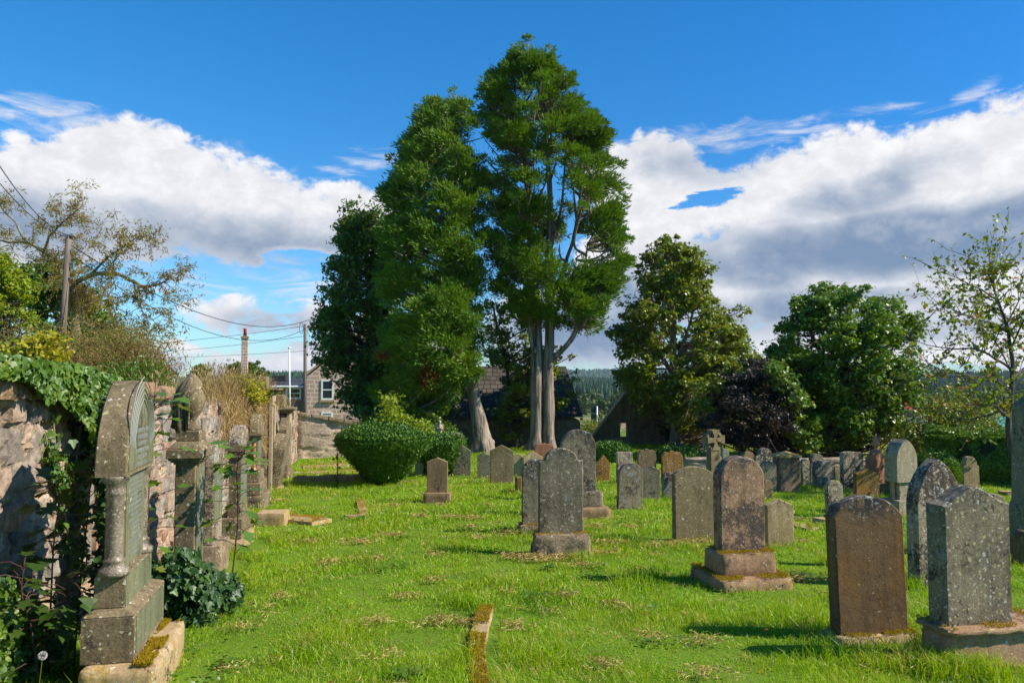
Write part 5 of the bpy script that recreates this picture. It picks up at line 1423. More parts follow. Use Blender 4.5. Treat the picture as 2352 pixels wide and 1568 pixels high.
shed(2058, 2088, 922, 939, 960, 85, M['white'], (.45, .03, .03), 'small shed with bright red roof beyond the right trees')
shed(2185, 2250, 926, 944, 1000, 70, M['steel'], (.42, .13, .03), 'grey slatted shed under a rusty orange roof behind the cherry tree')
shed(2308, 2365, 960, 985, 1010, 60, plain_mat('teal_tarpaulin', (.03, .28, .33), .6), (.03, .30, .36), 'teal covered stall far behind the obelisk')
# green mesh fence panels in the field gap
r = empty('mesh_fence', tuple(at(1335, 1012, 41)), (0, 0, R(8)), 'pale green mesh fence at the roadside in the gap by the outbuilding', 'fence'); k = 41 / F
for x in (0, 17, 34): MB().tube([(x * k, 0, -1), (x * k, 0, 20 * k)], .03, 6).build('post', M['steel'], r)
mb = MB()
for z in np.arange(0, 19, 1.3): mb.box(0, 34 * k, -.006, .006, z * k, (z + .35) * k)
for x in np.arange(0, 34, .9): mb.box(x * k, (x + .18) * k, .008, .014, 0, 19 * k)
mb.build('mesh_panel', plain_mat('green_coated_wire', (.12, .34, .26), .5), r)

# ------------------------------------------------------------------ air over the valley
m, nt = new_mat('valley_haze'); b = NB(nt)
pv = b.n('ShaderNodeVolumePrincipled', inp={'Color': (.80, .88, 1.0, 1), 'Density': .0001, 'Anisotropy': .2})
ow_ = b.n('ShaderNodeOutputMaterial'); nt.links.new(pv.outputs[0], ow_.inputs['Volume'])
hz = MB().box(-3300, 3300, -20, 6100, -16, 62).build('haze', m); tag(hz, kind='stuff')
# ------------------------------------------------------------------ foliage materials
L_ = {}
L_['conifer'] = leaf_mat('cypress_foliage', (.050, .130, .011), (.195, .32, .018), trans=.22, rough=.5, spec=.35, third=(.20, .25, .02), third_amt=.13, nscale=.6)
L_['brown'] = leaf_mat('dead_cypress_sprays', (.16, .045, .012), (.26, .08, .02), trans=.2, rough=.8, spec=.1)
L_['sycamore'] = leaf_mat('sycamore_leaves', (.11, .165, .010), (.26, .30, .018), trans=.3, rough=.36, spec=.5, third=(.19, .13, .015), third_amt=.08, nscale=.5)
L_['sycamore2'] = leaf_mat('darker_sycamore_leaves', (.065, .15, .010), (.18, .28, .016), trans=.3, rough=.36, spec=.5, third=(.12, .15, .02), third_amt=.1, nscale=.5)
L_['ash'] = leaf_mat('ash_leaves', (.055, .125, .014), (.15, .235, .02), trans=.32, rough=.4, spec=.45, third=(.10, .08, .015), third_amt=.1, nscale=.4)
L_['copper'] = leaf_mat('copper_beech_leaves', (.016, .014, .009), (.040, .028, .014), trans=.1, rough=.46, spec=.5, third=(.09, .035, .015), third_amt=.1)
L_['yew'] = leaf_mat('yew_needles', (.045, .12, .014), (.12, .23, .018), trans=.08, rough=.55, spec=.3, third=(.10, .17, .02), third_amt=.12)
L_['hedge'] = leaf_mat('hedge_leaves', (.06, .14, .010), (.15, .25, .015), trans=.3, rough=.4, spec=.5, third=(.16, .19, .02), third_amt=.15)
L_['ivy'] = leaf_mat('ivy_leaves', (.035, .10, .012), (.13, .22, .018), trans=.2, rough=.46, spec=.5, third=(.16, .22, .02), third_amt=.16, nscale=2)
L_['ivydark'] = leaf_mat('dark_ivy_leaves', (.018, .055, .011), (.05, .11, .018), trans=.15, rough=.46, spec=.5, third=(.07, .14, .02), third_amt=.12, nscale=2)
L_['lime'] = leaf_mat('bright_young_leaves', (.17, .25, .012), (.28, .34, .015), trans=.35, rough=.5, spec=.3, third=(.30, .28, .02), third_amt=.1)
L_['yellow'] = leaf_mat('yellow_autumn_leaves', (.30, .27, .012), (.42, .36, .015), trans=.35, rough=.5, spec=.3, third=(.16, .22, .02), third_amt=.2)
L_['willow'] = leaf_mat('thin_willow_leaves', (.20, .19, .03), (.34, .25, .05), trans=.35, rough=.5, spec=.3, third=(.24, .12, .03), third_amt=.25)
L_['cherry'] = leaf_mat('cherry_leaves', (.11, .17, .014), (.24, .27, .018), trans=.35, rough=.4, spec=.4, third=(.30, .12, .02), third_amt=.10)
L_['sapling'] = leaf_mat('sapling_leaves', (.035, .075, .012), (.07, .12, .016), trans=.35, rough=.4, spec=.5)
L_['straw'] = leaf_mat('dry_straw', (.34, .22, .095), (.50, .36, .17), trans=.2, rough=.8, spec=.1, third=(.20, .12, .05), third_amt=.2)
L_['rusty'] = leaf_mat('brown_dead_bush', (.22, .15, .06), (.36, .25, .10), trans=.25, rough=.8, spec=.1, third=(.14, .18, .03), third_amt=.4)
L_['clip'] = leaf_mat('dry_grass_cuttings_blades', (.40, .30, .10), (.58, .43, .17), trans=.15, rough=.85, spec=.05, third=(.24, .15, .06), third_amt=.25)
BK = {'cyp': bark_mat('fibrous_grey_brown_bark', (.060, .042, .030), (.40, .31, .24), zs=.055, scale=11, bump=1.0),
      'dark': bark_mat('dark_bark', (.05, .04, .03), (.11, .09, .07)),
      'pale': bark_mat('pale_bark', (.20, .155, .09), (.34, .27, .17), zs=.3),
      'twig': plain_mat('bleached_twigs', (.34, .26, .17), .8, var=.3)}

# ------------------------------------------------------------------ trees
def put(name, V, Fs, mat, root, smooth=False):
    """mesh given in world space, stored relative to its root"""
    return mk(name, np.asarray(V) - np.array(root.location), Fs, mat, root, smooth)

def tubes(L, n=5):
    Vs, Fs, k = [], [], 0
    for P, r_ in L:
        V, f, _ = tube(P, r_, n); Vs.append(V); Fs.append(f + k); k += len(V)
    return np.concatenate(Vs), [np.concatenate(Fs)]

def crown_tree(name, label, Y, prof, trunk, kind, leafmat, bark, ncl, rc, nleaf, lsize, dens=1.0, holes=(), extra=(), flat=.75, cat='tree',
               group=None, depth=1.0, limb_r=.05, twigs=2, updir=.4, gap=.0, outer=.45, sink=.35, keep_back=1.0, hmin=0.0, cull=.43):
    """prof: (py, left px, right px) outline of the crown at distance Y; trunk: lists of ((px,py,dY), radius)"""
    prof = sorted(prof); py = np.array([p[0] for p in prof], float); xl = np.array([p[1] for p in prof], float); xr_ = np.array([p[2] for p in prof], float)
    s = Y / F
    t0 = trunk[0][0][0]; h0 = at(t0[0], t0[1], Y + (t0[2] if len(t0) > 2 else 0)); gzz = gz(h0[0], h0[1])
    root = empty(name, (h0[0], h0[1], gzz), (0, 0, 0), label, cat, group)
    TT = []; cores = []
    for tr in trunk:
        P = np.array([at(p[0], p[1], Y + (p[2] if len(p) > 2 else 0)) for p, r_ in tr]); rr_ = np.array([r_ for p, r_ in tr])
        P[0, 2] = min(P[0, 2], gz(P[0, 0], P[0, 1]) - .1) if tr is trunk[0] or P[0, 2] < gz(P[0, 0], P[0, 1]) + .6 else P[0, 2]
        C = curve(P, 6); tt = np.linspace(0, 1, len(C)); rq = np.interp(tt, np.linspace(0, 1, len(rr_)), rr_)
        TT.append((C, rq)); cores.append(C)
    Vs_, Fs2, k_ = [], [], 0
    for C_, rq_ in TT:
        V, f, _ = tube(C_, rq_, 20); cc_ = np.repeat(C_, 20, 0); rd_ = V - cc_
        fl = fbm(V * np.array([6, 6, .55]), 4, 8) - .5; base_ = np.clip(1 - (V[:, 2] - gzz) / .55, 0, 1) if C_ is TT[0][0] or C_[0, 2] < gzz + .3 else 0
        V = V + rd_ * (fl * .8 + base_ * (.45 + fl * 2.4))[:, None] if len(C_) > 8 else V
        Vs_.append(V); Fs2.append(f + k_); k_ += len(V)
    V, Fs = np.concatenate(Vs_), [np.concatenate(Fs2)]
    # fluting of the trunk surface
    put("trunk", V, Fs, bark, root, True)
    core = np.concatenate(cores)
    # clumps
    wts = (xr_ - xl); cum = np.cumsum(np.interp(np.linspace(py[0], py[-1], 200), py, wts)); cum /= cum[-1]
    C = []; tries = 0
    while len(C) < ncl and tries < ncl * 40:
        tries += 1
        y = np.interp(rng.random(), cum, np.linspace(py[0], py[-1], 200))
        a = rng.random() * 2 * math.pi; l_, r_ = np.interp(y, py, xl), np.interp(y, py, xr_)
        mid = (l_ + r_) / 2; hw = (r_ - l_) / 2 * s
        R_ = rc * rng.uniform(.5, 1.35) * min(1, .35 + hw / (2.2 * rc))
        rho = math.sqrt(rng.uniform(outer, 1.0)) * max(hw * 1.05 - R_ * .6, .05)
        x = math.cos(a) * rho; yy = math.sin(a) * rho * depth
        if yy > 0 and rng.random() > keep_back: continue
        px_ = mid + x / s
        if any(((px_ - hx) / hrx) ** 2 + ((y - hy) / hry) ** 2 < 1 and rng.random() < pr_ for hx, hy, hrx, hry, pr_ in holes): continue
        if gap and vnoise(np.array([[px_ / 42., y / 42., 5.5 + (2 if yy < 0 else 0)]]), 77)[0] < gap: continue
        yc = y + (R_ / s) * .5 * (1 if y < py[0] + 40 else 0)
        c_ = at(px_, yc, Y); c_ = np.array([c_[0], Y + yy, c_[2]])
        C.append((c_, R_))
    for q in range(int(ncl * .22)):      # small sprays standing out from the outline
        y = rng.uniform(py[0] - 6, py[-1]); a = rng.random() * 2 * math.pi; l_, r_ = np.interp(y, py, xl), np.interp(y, py, xr_)
        hw = (r_ - l_) / 2 * s; px_ = (l_ + r_) / 2 + math.cos(a) * (hw * 1.04 + .05) / s; c_ = at(px_, y, Y)
        C.append((np.array([c_[0], Y + math.sin(a) * hw * 1.04 * depth, c_[2]]), rc * rng.uniform(.28, .5)))
    for (ex, ey, er, dY) in extra: C.append((at(ex, ey, Y + dY), er * s))
    centers = np.array([c for c, _ in C]); rad = np.array([r_ for _, r_ in C])
    # limbs reaching each clump
    LB = []
    for c_, r_ in C:
        ok_ = core[:, 2] > gzz + hmin
        cand = core[ok_ & (core[:, 2] < c_[2] - .15)]
        if len(cand) == 0: cand = core[ok_][:3]
        if len(cand) == 0: cand = core[-3:]
        d = np.linalg.norm((cand - c_) * np.array([1, 1, 1.0 + sink]), axis=1) + np.abs(cand[:, 2] - (c_[2] - .5 * np.linalg.norm((cand - c_)[:, :2], axis=1))) * .8
        p0 = cand[np.argmin(d)]
        L0 = np.linalg.norm(c_ - p0)
        mid = (p0 + c_) / 2 + rng.normal(size=3) * .07 * L0 + np.array([0, 0, -.06 * L0])
        P = curve([p0, mid, c_], 5); LB.append((P, np.linspace(limb_r * min(1.6, .5 + L0 / 3), .014, len(P))))
        for q in range(twigs):
            i_ = rng.integers(3, len(P)); e = P[i_] + rdir(1)[0] * r_ * 1.1; m_ = (P[i_] + e) / 2 + rng.normal(size=3) * .1 * r_
            LB.append((curve([P[i_], m_, e], 3), np.linspace(.013, .006, 7)))
    V, Fs = tubes(LB, 4); put('limbs', V, Fs, bark, root, True)
    # leaves
    w = rad ** 2; n_each = np.maximum(8, (nleaf * w / w.sum())).astype(int)
    idx = np.repeat(np.arange(len(C)), n_each); n = len(idx)
    D = rdir(n); D[:, 2] = D[:, 2] * .8 + .12; D = unit(D)
    # uneven, lobed clumps
    lob = (.35 + 1.15 * vnoise(D * 2.6 + centers[idx] * 3.3, 6)) if cull else (.65 + .7 * vnoise(D * 2.1 + centers[idx] * 3.3, 6))
    rho = rng.random(n) ** .33 * lob
    P = centers[idx] + D * (rad[idx] * rho)[:, None] * np.array([1, 1, flat])
    if cull:
        kp = fbm(P * np.array([1.6, 1.6, 2.4]), 4, 41) > cull + .02; P, D, idx = P[kp], D[kp], idx[kp]; n = len(idx)
    out = unit(centers[idx] - np.array([h0[0], Y, 0]) * np.array([1, 1, 0]) - centers[idx] * np.array([0, 0, 1]))
    if kind in ('spray', 'sprig'):
        A = unit(D * .6 + out * .5 + np.array([0, 0, updir]) + rdir(n) * .5); N = unit(D + np.array([0, 0, .3]) + rdir(n) * .6)
    else:
        A = unit(rdir(n) + np.array([0, 0, -.3])); N = unit(D * .6 + np.array([0, 0, .9]) + rdir(n) * .55)
    V, f = leaves(P, A, N, lsize * rng.uniform(.6, 1.3, n), kind)
    put('crown', V, [f], leafmat, root)
    return root, C

TG = 'trees around the churchyard'
# right conifer with twin trunks
crown_tree('cypress_tree', 'tallest dark green conifer with two straight bare trunks in the centre', 30.0,
  [(102, 1180, 1215), (125, 1150, 1265), (170, 1122, 1298), (215, 1112, 1330), (260, 1098, 1362), (320, 1095, 1392), (400, 1098, 1420), (480, 1105, 1445), (560, 1110, 1440), (640, 1130, 1428), (700, 1150, 1405), (745, 1190, 1380)],
  [[((1231, 1033), .28), ((1231, 960), .225), ((1232, 860), .21), ((1233, 760), .18), ((1220, 600), .14), ((1212, 420), .10), ((1205, 200), .03)],
   [((1260, 1033, .1), .27), ((1260, 950, .1), .22), ((1259, 860, .1), .21), ((1262, 760, .1), .18), ((1262, 600, .1), .15), ((1262, 420, .2), .10), ((1235, 180, .1), .03)],
   [((1262, 830, .05), .13), ((1295, 800, -.2), .10), ((1322, 762, -.3), .08), ((1333, 715, -.3), .07), ((1340, 640, -.2), .05), ((1350, 560, 0), .03)],
   [((1236, 820, -.1), .10), ((1222, 790, -.3), .08), ((1217, 740, -.3), .07), ((1222, 650, -.2), .05)],
   [((1263, 700, .1), .08), ((1300, 600, .1), .07), ((1330, 500, .1), .05), ((1330, 400, .1), .03)],
   [((1258, 600, .1), .08), ((1290, 470, .3), .05), ((1300, 330, .3), .03)]],
  'spray', L_['conifer'], BK['cyp'], 290, .46, 225000, .165, holes=((1325, 560, 75, 95, .93), (1300, 400, 65, 80, .7), (1240, 250, 60, 35, .55), (1180, 380, 60, 50, .5), (1265, 820, 90, 60, .9)),
  extra=((1225, 480, 50, -1.4), (1205, 560, 48, -1.2), (1235, 610, 55, -1.7), (1340, 640, 62, -.9), (1375, 520, 45, -.7), (1300, 660, 45, -1.2), (1200, 720, 42, -.6), (1395, 430, 42, 0), (1190, 150, 40, 0), (1240, 150, 42, -.2), (1270, 210, 40, -.3), (1380, 670, 45, -.2), (1200, 300, 40, -1.0), (1240, 340, 42, -1.1)),
  limb_r=.05, twigs=5, group=TG, outer=.3, gap=.33, cull=.41, hmin=4.5)
# left conifer with leaning trunk
crown_tree('cypress_tree', 'dense dark green conifer with a thick leaning trunk, left of the twin trunks', 29.0,
  [(215, 1030, 1055), (240, 985, 1078), (290, 945, 1100), (340, 922, 1112), (400, 895, 1118), (470, 880, 1120), (550, 870, 1120), (650, 880, 1105), (720, 870, 1100), (790, 862, 1105), (860, 858, 1105), (910, 862, 1060), (955, 880, 1000)],
  [[((1114, 1042), .40), ((1106, 1010), .30), ((1093, 940), .25), ((1084, 870), .22), ((1070, 780), .18), ((1045, 640), .17), ((1030, 480), .12), ((1035, 300), .04)]],
  'spray', L_['conifer'], BK['cyp'], 290, .50, 225000, .165,
  extra=((960, 400, 38, -1.4), (1045, 470, 42, -1.4), (1000, 560, 60, -1.8), (1020, 700, 70, -2.0), (1000, 790, 70, -1.9), (1060, 740, 50, -1.6), (960, 720, 60, -1.6), (1075, 830, 35, -1.2), (1050, 380, 45, -1.0), (1010, 330, 42, -1.0), (960, 520, 50, -1.2), (1075, 560, 42, -1.3), (930, 640, 60, -.8), (930, 820, 60, -.6), (1000, 280, 40, -.6), (1040, 850, 45, -1.2), (1070, 860, 30, -.9), (1000, 880, 45, -1), (950, 880, 50, -.6), (920, 930, 45, 0), (1130, 560, 45, 1.2), (1120, 640, 50, 1.2), (1110, 480, 40, 1.0), (1125, 720, 45, 1.5), (1105, 780, 40, 1.5)),
  limb_r=.045, twigs=3, group=TG, outer=.3, gap=.22, cull=.40, hmin=3.2)
# dead brown sprays caught in it and bleached twigs
r = empty('dead_spray', tuple(at(982, 860, 27.4)), (0, 0, 0), 'large hanging spray of dead orange-brown conifer foliage', 'dead branch')
P = np.repeat(at(982, 858, 27.4)[None], 420, 0) + rng.normal(size=(420, 3)) * np.array([.15, .12, .24]); V, f = leaves(P, unit(rdir(420) * .5 + np.array([0, 0, -1])), rdir(420), .16, 'spray'); put('sprays', V, [f], L_['brown'], r)
put('stem', *[tubes([(curve([at(990, 815, 27.5), at(985, 840, 27.4), at(980, 880, 27.4)], 4), .02)], 5)[k] for k in (0, 1)], BK['dark'], r)
r = empty('dead_spray', tuple(at(877, 818, 27.0)), (0, 0, 0), 'small dead brown tuft in the dark foliage at the left', 'dead branch')
P = np.repeat(at(877, 818, 27.2)[None], 150, 0) + rng.normal(size=(150, 3)) * np.array([.12, .1, .08]); V, f = leaves(P, rdir(150), rdir(150), .14, 'spray'); put('sprays', V, [f], L_['brown'], r)
put('stem', *tubes([(curve([at(890, 805, 27.5), at(880, 815, 27.2), at(872, 825, 27.2)], 4), .015)], 5), BK['dark'], r)
# ash on the left edge
crown_tree('ash_tree', 'dark loose-leaved ash tree at the left edge of the big conifers', 33.0,
  [(462, 785, 870), (490, 780, 890), (560, 765, 900), (640, 742, 910), (720, 722, 920), (790, 720, 930), (860, 757, 935), (910, 785, 960), (960, 815, 985)],
  [[((866, 975), .28), ((866, 880), .2), ((864, 780), .17), ((850, 650), .12), ((835, 520), .04)]],
  'oval', L_['ash'], BK['dark'], 240, .55, 70000, .14, limb_r=.04, twigs=2, gap=.28, cull=.40, group=TG, outer=.2, flat=.8, extra=((760, 690, 32, 0), (745, 750, 38, 0), (765, 840, 42, -.5), (810, 480, 34, 0), (850, 900, 50, -.6), (810, 920, 42, -1), (900, 930, 45, -1), (800, 560, 40, -.5)))
# dark evergreens filling behind the leaning trunk
crown_tree('holly_tree', 'low dark tree in shade between the ash and the leaning trunk', 31.5,
  [(820, 930, 1050), (870, 905, 1075), (930, 900, 1080), (965, 930, 1050)],
  [[((960, 1000), .15), ((965, 900), .1), ((980, 850), .04)]],
  'oval', L_['ash'], BK['dark'], 26, .6, 14000, .13, group=TG, outer=.1)
crown_tree('laurel_bush', 'dark laurel growing behind the back wall above the big yew', 28.2,
  [(925, 800, 960), (950, 790, 1000), (985, 790, 1040), (1010, 800, 1050), (1030, 820, 1045)],
  [[((900, 1030), .1), ((900, 970), .08), ((905, 940), .03)]],
  'oval', L_['ash'], BK['dark'], 60, .42, 20000, .11, group=TG, outer=.1, cat='bush')
# sunlit ivy-leaved maple between the trunks, behind
crown_tree('young_maple', 'sunlit small maple showing between and behind the two bare trunks', 32.0,
  [(690, 1110, 1200), (760, 1100, 1260), (820, 1110, 1312), (880, 1115, 1318), (930, 1120, 1300), (970, 1130, 1230), (1005, 1160, 1220)],
  [[((1178, 1040), .12), ((1170, 940), .09), ((1165, 850), .07), ((1140, 740), .05), ((1130, 690), .03)]],
  'maple', L_['sycamore'], BK['dark'], 52, .5, 15000, .13, holes=((1250, 700, 70, 80, 1),), group=TG, outer=.15, limb_r=.03, twigs=3,
  extra=((1300, 870, 26, 0), (1310, 905, 20, 0), (1200, 900, 32, -.3), (1160, 830, 35, 0)))
# sycamores on the right
crown_tree('sycamore_tree', 'tall yellow-green sycamore with broken top, right of the ruined gable', 32.5,
  [(543, 1515, 1540), (570, 1480, 1600), (610, 1470, 1630), (660, 1458, 1635), (700, 1432, 1660), (750, 1402, 1712), (800, 1410, 1728), (850, 1415, 1752), (900, 1440, 1765), (950, 1480, 1750), (985, 1560, 1740)],
  [[((1553, 1045), .24), ((1550, 940), .2), ((1546, 820), .15), ((1545, 700), .09), ((1530, 600), .03)], [((1548, 850), .1), ((1580, 760), .07), ((1600, 680), .03)], [((1547, 860), .1), ((1500, 780), .07), ((1480, 640), .03)]],
  'maple', L_['sycamore'], BK['pale'], 270, .46, 78000, .135, limb_r=.03, twigs=3, group=TG, gap=.22, cull=.37, outer=.22,
  extra=((1520, 562, 18, 0), (1482, 590, 16, 0), (1585, 575, 16, 0), (1700, 715, 22, 0), (1690, 770, 30, 0), (1415, 770, 22, 0), (1430, 860, 28, -.8), (1470, 880, 36, -1.2), (1520, 900, 40, -1.4), (1570, 960, 34, -2.0), (1545, 925, 30, -1.8), (1640, 850, 46, -.9), (1560, 680, 40, -1), (1650, 890, 34, -7.6), (1700, 860, 34, -7.4), (1740, 840, 30, -7), (1620, 930, 30, -7.4), (1600, 890, 34, -4)))
crown_tree('copper_beech', 'dark purple copper beech hanging low over the stones', 25.0,
  [(825, 1700, 1760), (850, 1655, 1810), (890, 1625, 1840), (930, 1605, 1850), (980, 1608, 1850), (1008, 1640, 1840), (1026, 1680, 1790)],
  [[((1826, 1048), .11), ((1822, 1000), .10), ((1800, 930), .08), ((1760, 850), .03)]],
  'oval', L_['copper'], BK['dark'], 120, .40, 42000, .09, limb_r=.03, group=TG, outer=.1, flat=.7,
  extra=((1690, 1010, 26, -1), (1745, 1020, 24, -1), (1650, 1000, 22, -.6), (1780, 960, 40, -1.6), (1700, 930, 40, -1.6)))
crown_tree('sycamore_tree', 'rounded dark green sycamore, second from the right edge', 26.5,
  [(650, 1880, 1960), (675, 1835, 2010), (710, 1820, 2060), (745, 1795, 2100), (790, 1765, 2095), (840, 1750, 2085), (890, 1765, 2100), (940, 1780, 2115), (985, 1800, 2080), (1018, 1850, 2010)],
  [[((1930, 1056), .17), ((1935, 950), .14), ((1940, 850), .13), ((1930, 700), .04)], [((1935, 920), .1), ((1985, 830), .07), ((2040, 740), .03)], [((1936, 900), .1), ((1880, 800), .06), ((1850, 720), .03)]],
  'maple', L_['sycamore2'], BK['dark'], 270, .42, 78000, .115, limb_r=.03, twigs=3, group=TG, gap=.22, cull=.37, outer=.2,
  extra=((2085, 735, 22, 0), (2060, 700, 22, 0), (1830, 690, 20, 0), (1790, 820, 26, 0), (1860, 960, 40, -1.4), (1920, 900, 46, -1.7), (1960, 970, 46, -1.8), (2030, 900, 44, -1.2), (2050, 980, 40, -1), (1900, 1020, 34, -1.4), (1870, 740, 34, -.8), (1800, 880, 34, -2.6), (1780, 850, 30, -2.6), (1830, 920, 34, -2.6), (1850, 980, 34, -2.4), (1860, 1020, 30, -2.2), (1830, 1000, 28, -2.3)))
# ivy on the ruined gable
C = np.concatenate([at(px, py, 35.3)[None] for px, py in [(1440, 868), (1460, 862), (1480, 870), (1490, 890), (1470, 880), (1500, 905), (1510, 930), (1525, 950), (1540, 970), (1550, 990), (1560, 1010), (1570, 1030), (1535, 930), (1555, 960)]])
n = 9000; i_ = rng.integers(0, len(C), n); P = C[i_] + rng.normal(size=(n, 3)) * np.array([.24, .32, .24])
r = empty('ivy', tuple(at(1500, 1030, 35.2)), (0, 0, 0), 'dark ivy smothering the chimney and right slope of the ruined gable', 'ivy')
V, f = leaves(P, rdir(n), unit(rdir(n) + np.array([.3, -.8, .5])), .12, 'ivy'); put('foliage', V, [f], L_['ivydark'], r)

# ------------------------------------------------------------------ branching trees guided by limbs
def grow(p, d, L, r_, depth, LB, TIPS, curl=.35, droop=0.0, nsub=3, shrink=.62):
    n = 5; P = [p]; q = p.copy(); dd = d.copy()
    for k in range(n):
        dd = unit(dd + rng.normal(size=3) * curl * .4 + np.array([0, 0, -droop])); q = q + dd * L / n; P.append(q.copy())
    P = np.array(P); LB.append((P, np.linspace(r_, r_ * .45, len(P))))
    TIPS.append((P, dd))
    if depth > 0:
        for k in range(nsub):
            i_ = rng.integers(1, len(P)); t = unit(P[min(i_, n)] - P[i_ - 1]); nd = unit(t + rdir(1)[0] * .85)
            grow(P[i_], nd, L * shrink * rng.uniform(.7, 1.2), r_ * .55, depth - 1, LB, TIPS, curl, droop, nsub, shrink)

def limb_tree(name, label, Y, limbs, bark, leafmat, kind, lsize, per, sub=(7, .9, 2, 3), droop=0.03, curl=.4, cat='tree', spread=.05, group=None, bare=0.0, up=.0, r0=.02, lim=.62):
    LB, TIPS = [], []; first = at(*limbs[0][0][0][:2], Y)
    g = gz(first[0], first[1]); root = empty(name, (first[0], first[1], g), (0, 0, 0), label, cat, group)
    big = []
    for pts, ra, rb in limbs:
        P = np.array([at(p[0], p[1], Y + (p[2] if len(p) > 2 else 0)) for p in pts])
        if pts is limbs[0][0]: P[0, 2] = g - .1
        C = curve(P, 6); C = C + (fbm(C * 3, 2, 5)[:, None] - .5) * .08; big.append((C, np.linspace(ra, rb, len(C)) * lim))
        nb = sub[0]
        L = np.linalg.norm(np.diff(C, axis=0), axis=1).sum()
        for k in range(max(2, int(nb * L))):
            i_ = rng.integers(max(1, int(len(C) * (.15 if pts is not limbs[0][0] else .55))), len(C)); t = unit(C[i_] - C[i_ - 1])
            nd = unit(t * .7 + rdir(1)[0] + np.array([0, 0, up]))
            grow(C[i_], nd, sub[1] * rng.uniform(.5, 1.2), r0 * rng.uniform(.6, 1), sub[2], LB, TIPS, curl, droop, sub[3])
    V, Fs = tubes(big, 8); put('trunk', V, Fs, bark, root, True)
    V, Fs = tubes(LB, 3); put('branches', V, Fs, bark, root, True)
    PT = []; AX = []
    for P, dd in TIPS:
        if rng.random() < bare: continue
        m_ = rng.integers(per[0], per[1] + 1); i_ = rng.integers(1, len(P), m_); PT.append(P[i_] + rng.normal(size=(m_, 3)) * spread); AX.append(np.repeat(dd[None], m_, 0))
    PT = np.concatenate(PT); AX = np.concatenate(AX); n = len(PT)
    V, f = leaves(PT, unit(AX * .5 + rdir(n) + np.array([0, 0, -.5 if droop > 0 else 0])), rdir(n), lsize * rng.uniform(.6, 1.3, n), kind); put('crown', V, [f], leafmat, root)
    return root

limb_tree('willow_tree', 'airy twisted willow with thin golden leaves spreading over the left sky', 17.0,
  [([(176, 890), (172, 790), (166, 710), (169, 650)], .17, .10), ([(169, 655), (144, 629, .2), (123, 596, .4), (98, 580, .5), (63, 557, .7), (21, 557, .9), (-20, 550, 1)], .09, .03),
   ([(169, 652), (207, 633, -.3), (267, 627, -.6), (302, 645, -.8), (337, 659, -.9), (372, 649, -1), (393, 636, -1)], .09, .02),
   ([(98, 580, .5), (109, 550, .3), (130, 525, 0), (155, 501, -.2), (188, 475, -.3)], .05, .012), ([(63, 557, .7), (39, 515, .7), (10, 483, .6), (-5, 455, .6)], .045, .012),
   ([(169, 649), (190, 592, .5), (211, 564, .7), (228, 536, .8)], .05, .012), ([(207, 633, -.3), (246, 592, -.5), (288, 564, -.6), (316, 543, -.6)], .05, .012),
   ([(302, 645, -.8), (316, 684, -.9), (330, 716, -1), (352, 733, -1)], .03, .01), ([(180, 800), (197, 772, -.5), (225, 754, -.8), (274, 750, -1), (309, 757, -1), (337, 765, -1), (360, 744, -1)], .05, .012),
   ([(172, 720), (200, 700, .5), (230, 680, .6), (262, 690, .6)], .04, .01), ([(130, 525, 0), (128, 490, 0), (118, 465, 0)], .03, .01), ([(267, 627, -.6), (262, 600, -.9), (280, 575, -.9)], .03, .01)],
  BK['pale'], L_['willow'], 'spray', .085, (4, 9), sub=(8, .50, 2, 3), droop=.05, curl=.6, spread=.035, group=TG, r0=.010)
limb_tree('cherry_tree', 'sparse half-bare cherry tree with hanging yellow-green leaves at the right edge', 15.0,
  [([(2345, 1100), (2318, 1000), (2322, 910), (2326, 850), (2322, 800), (2312, 745), (2292, 690), (2275, 640), (2262, 610)], .10, .015),
   ([(2322, 900), (2280, 870, -.5), (2230, 862, -.8), (2170, 850, -1), (2120, 862, -1.2)], .04, .01), ([(2324, 850), (2270, 815, .3), (2220, 800, .4), (2160, 800, .5), (2110, 785, .6)], .04, .01),
   ([(2315, 760), (2265, 740, -.4), (2210, 722, -.7), (2150, 712, -.8)], .035, .008), ([(2292, 690), (2250, 665, .2), (2215, 650, .3)], .03, .008), ([(2322, 800), (2350, 740, -.3), (2380, 700, -.3)], .035, .01),
   ([(2318, 960), (2280, 930, -.8), (2240, 930, -1), (2190, 920, -1.2)], .05, .01), ([(2312, 745), (2340, 690, .4), (2355, 640, .5)], .03, .008), ([(2320, 930), (2270, 955, .2), (2210, 960, .4), (2160, 950, .5)], .04, .01),
   ([(2325, 870), (2370, 830, .3), (2400, 800, .3)], .04, .01), ([(2275, 640), (2300, 610, .1), (2330, 600, .1)], .02, .006), ([(2324, 860), (2290, 790, .8), (2250, 760, 1)], .03, .01)],
  BK['dark'], L_['cherry'], 'oval', .085, (3, 8), sub=(8, .75, 1, 3), droop=.0, curl=.3, spread=.03, group=TG, up=.25, r0=.012)

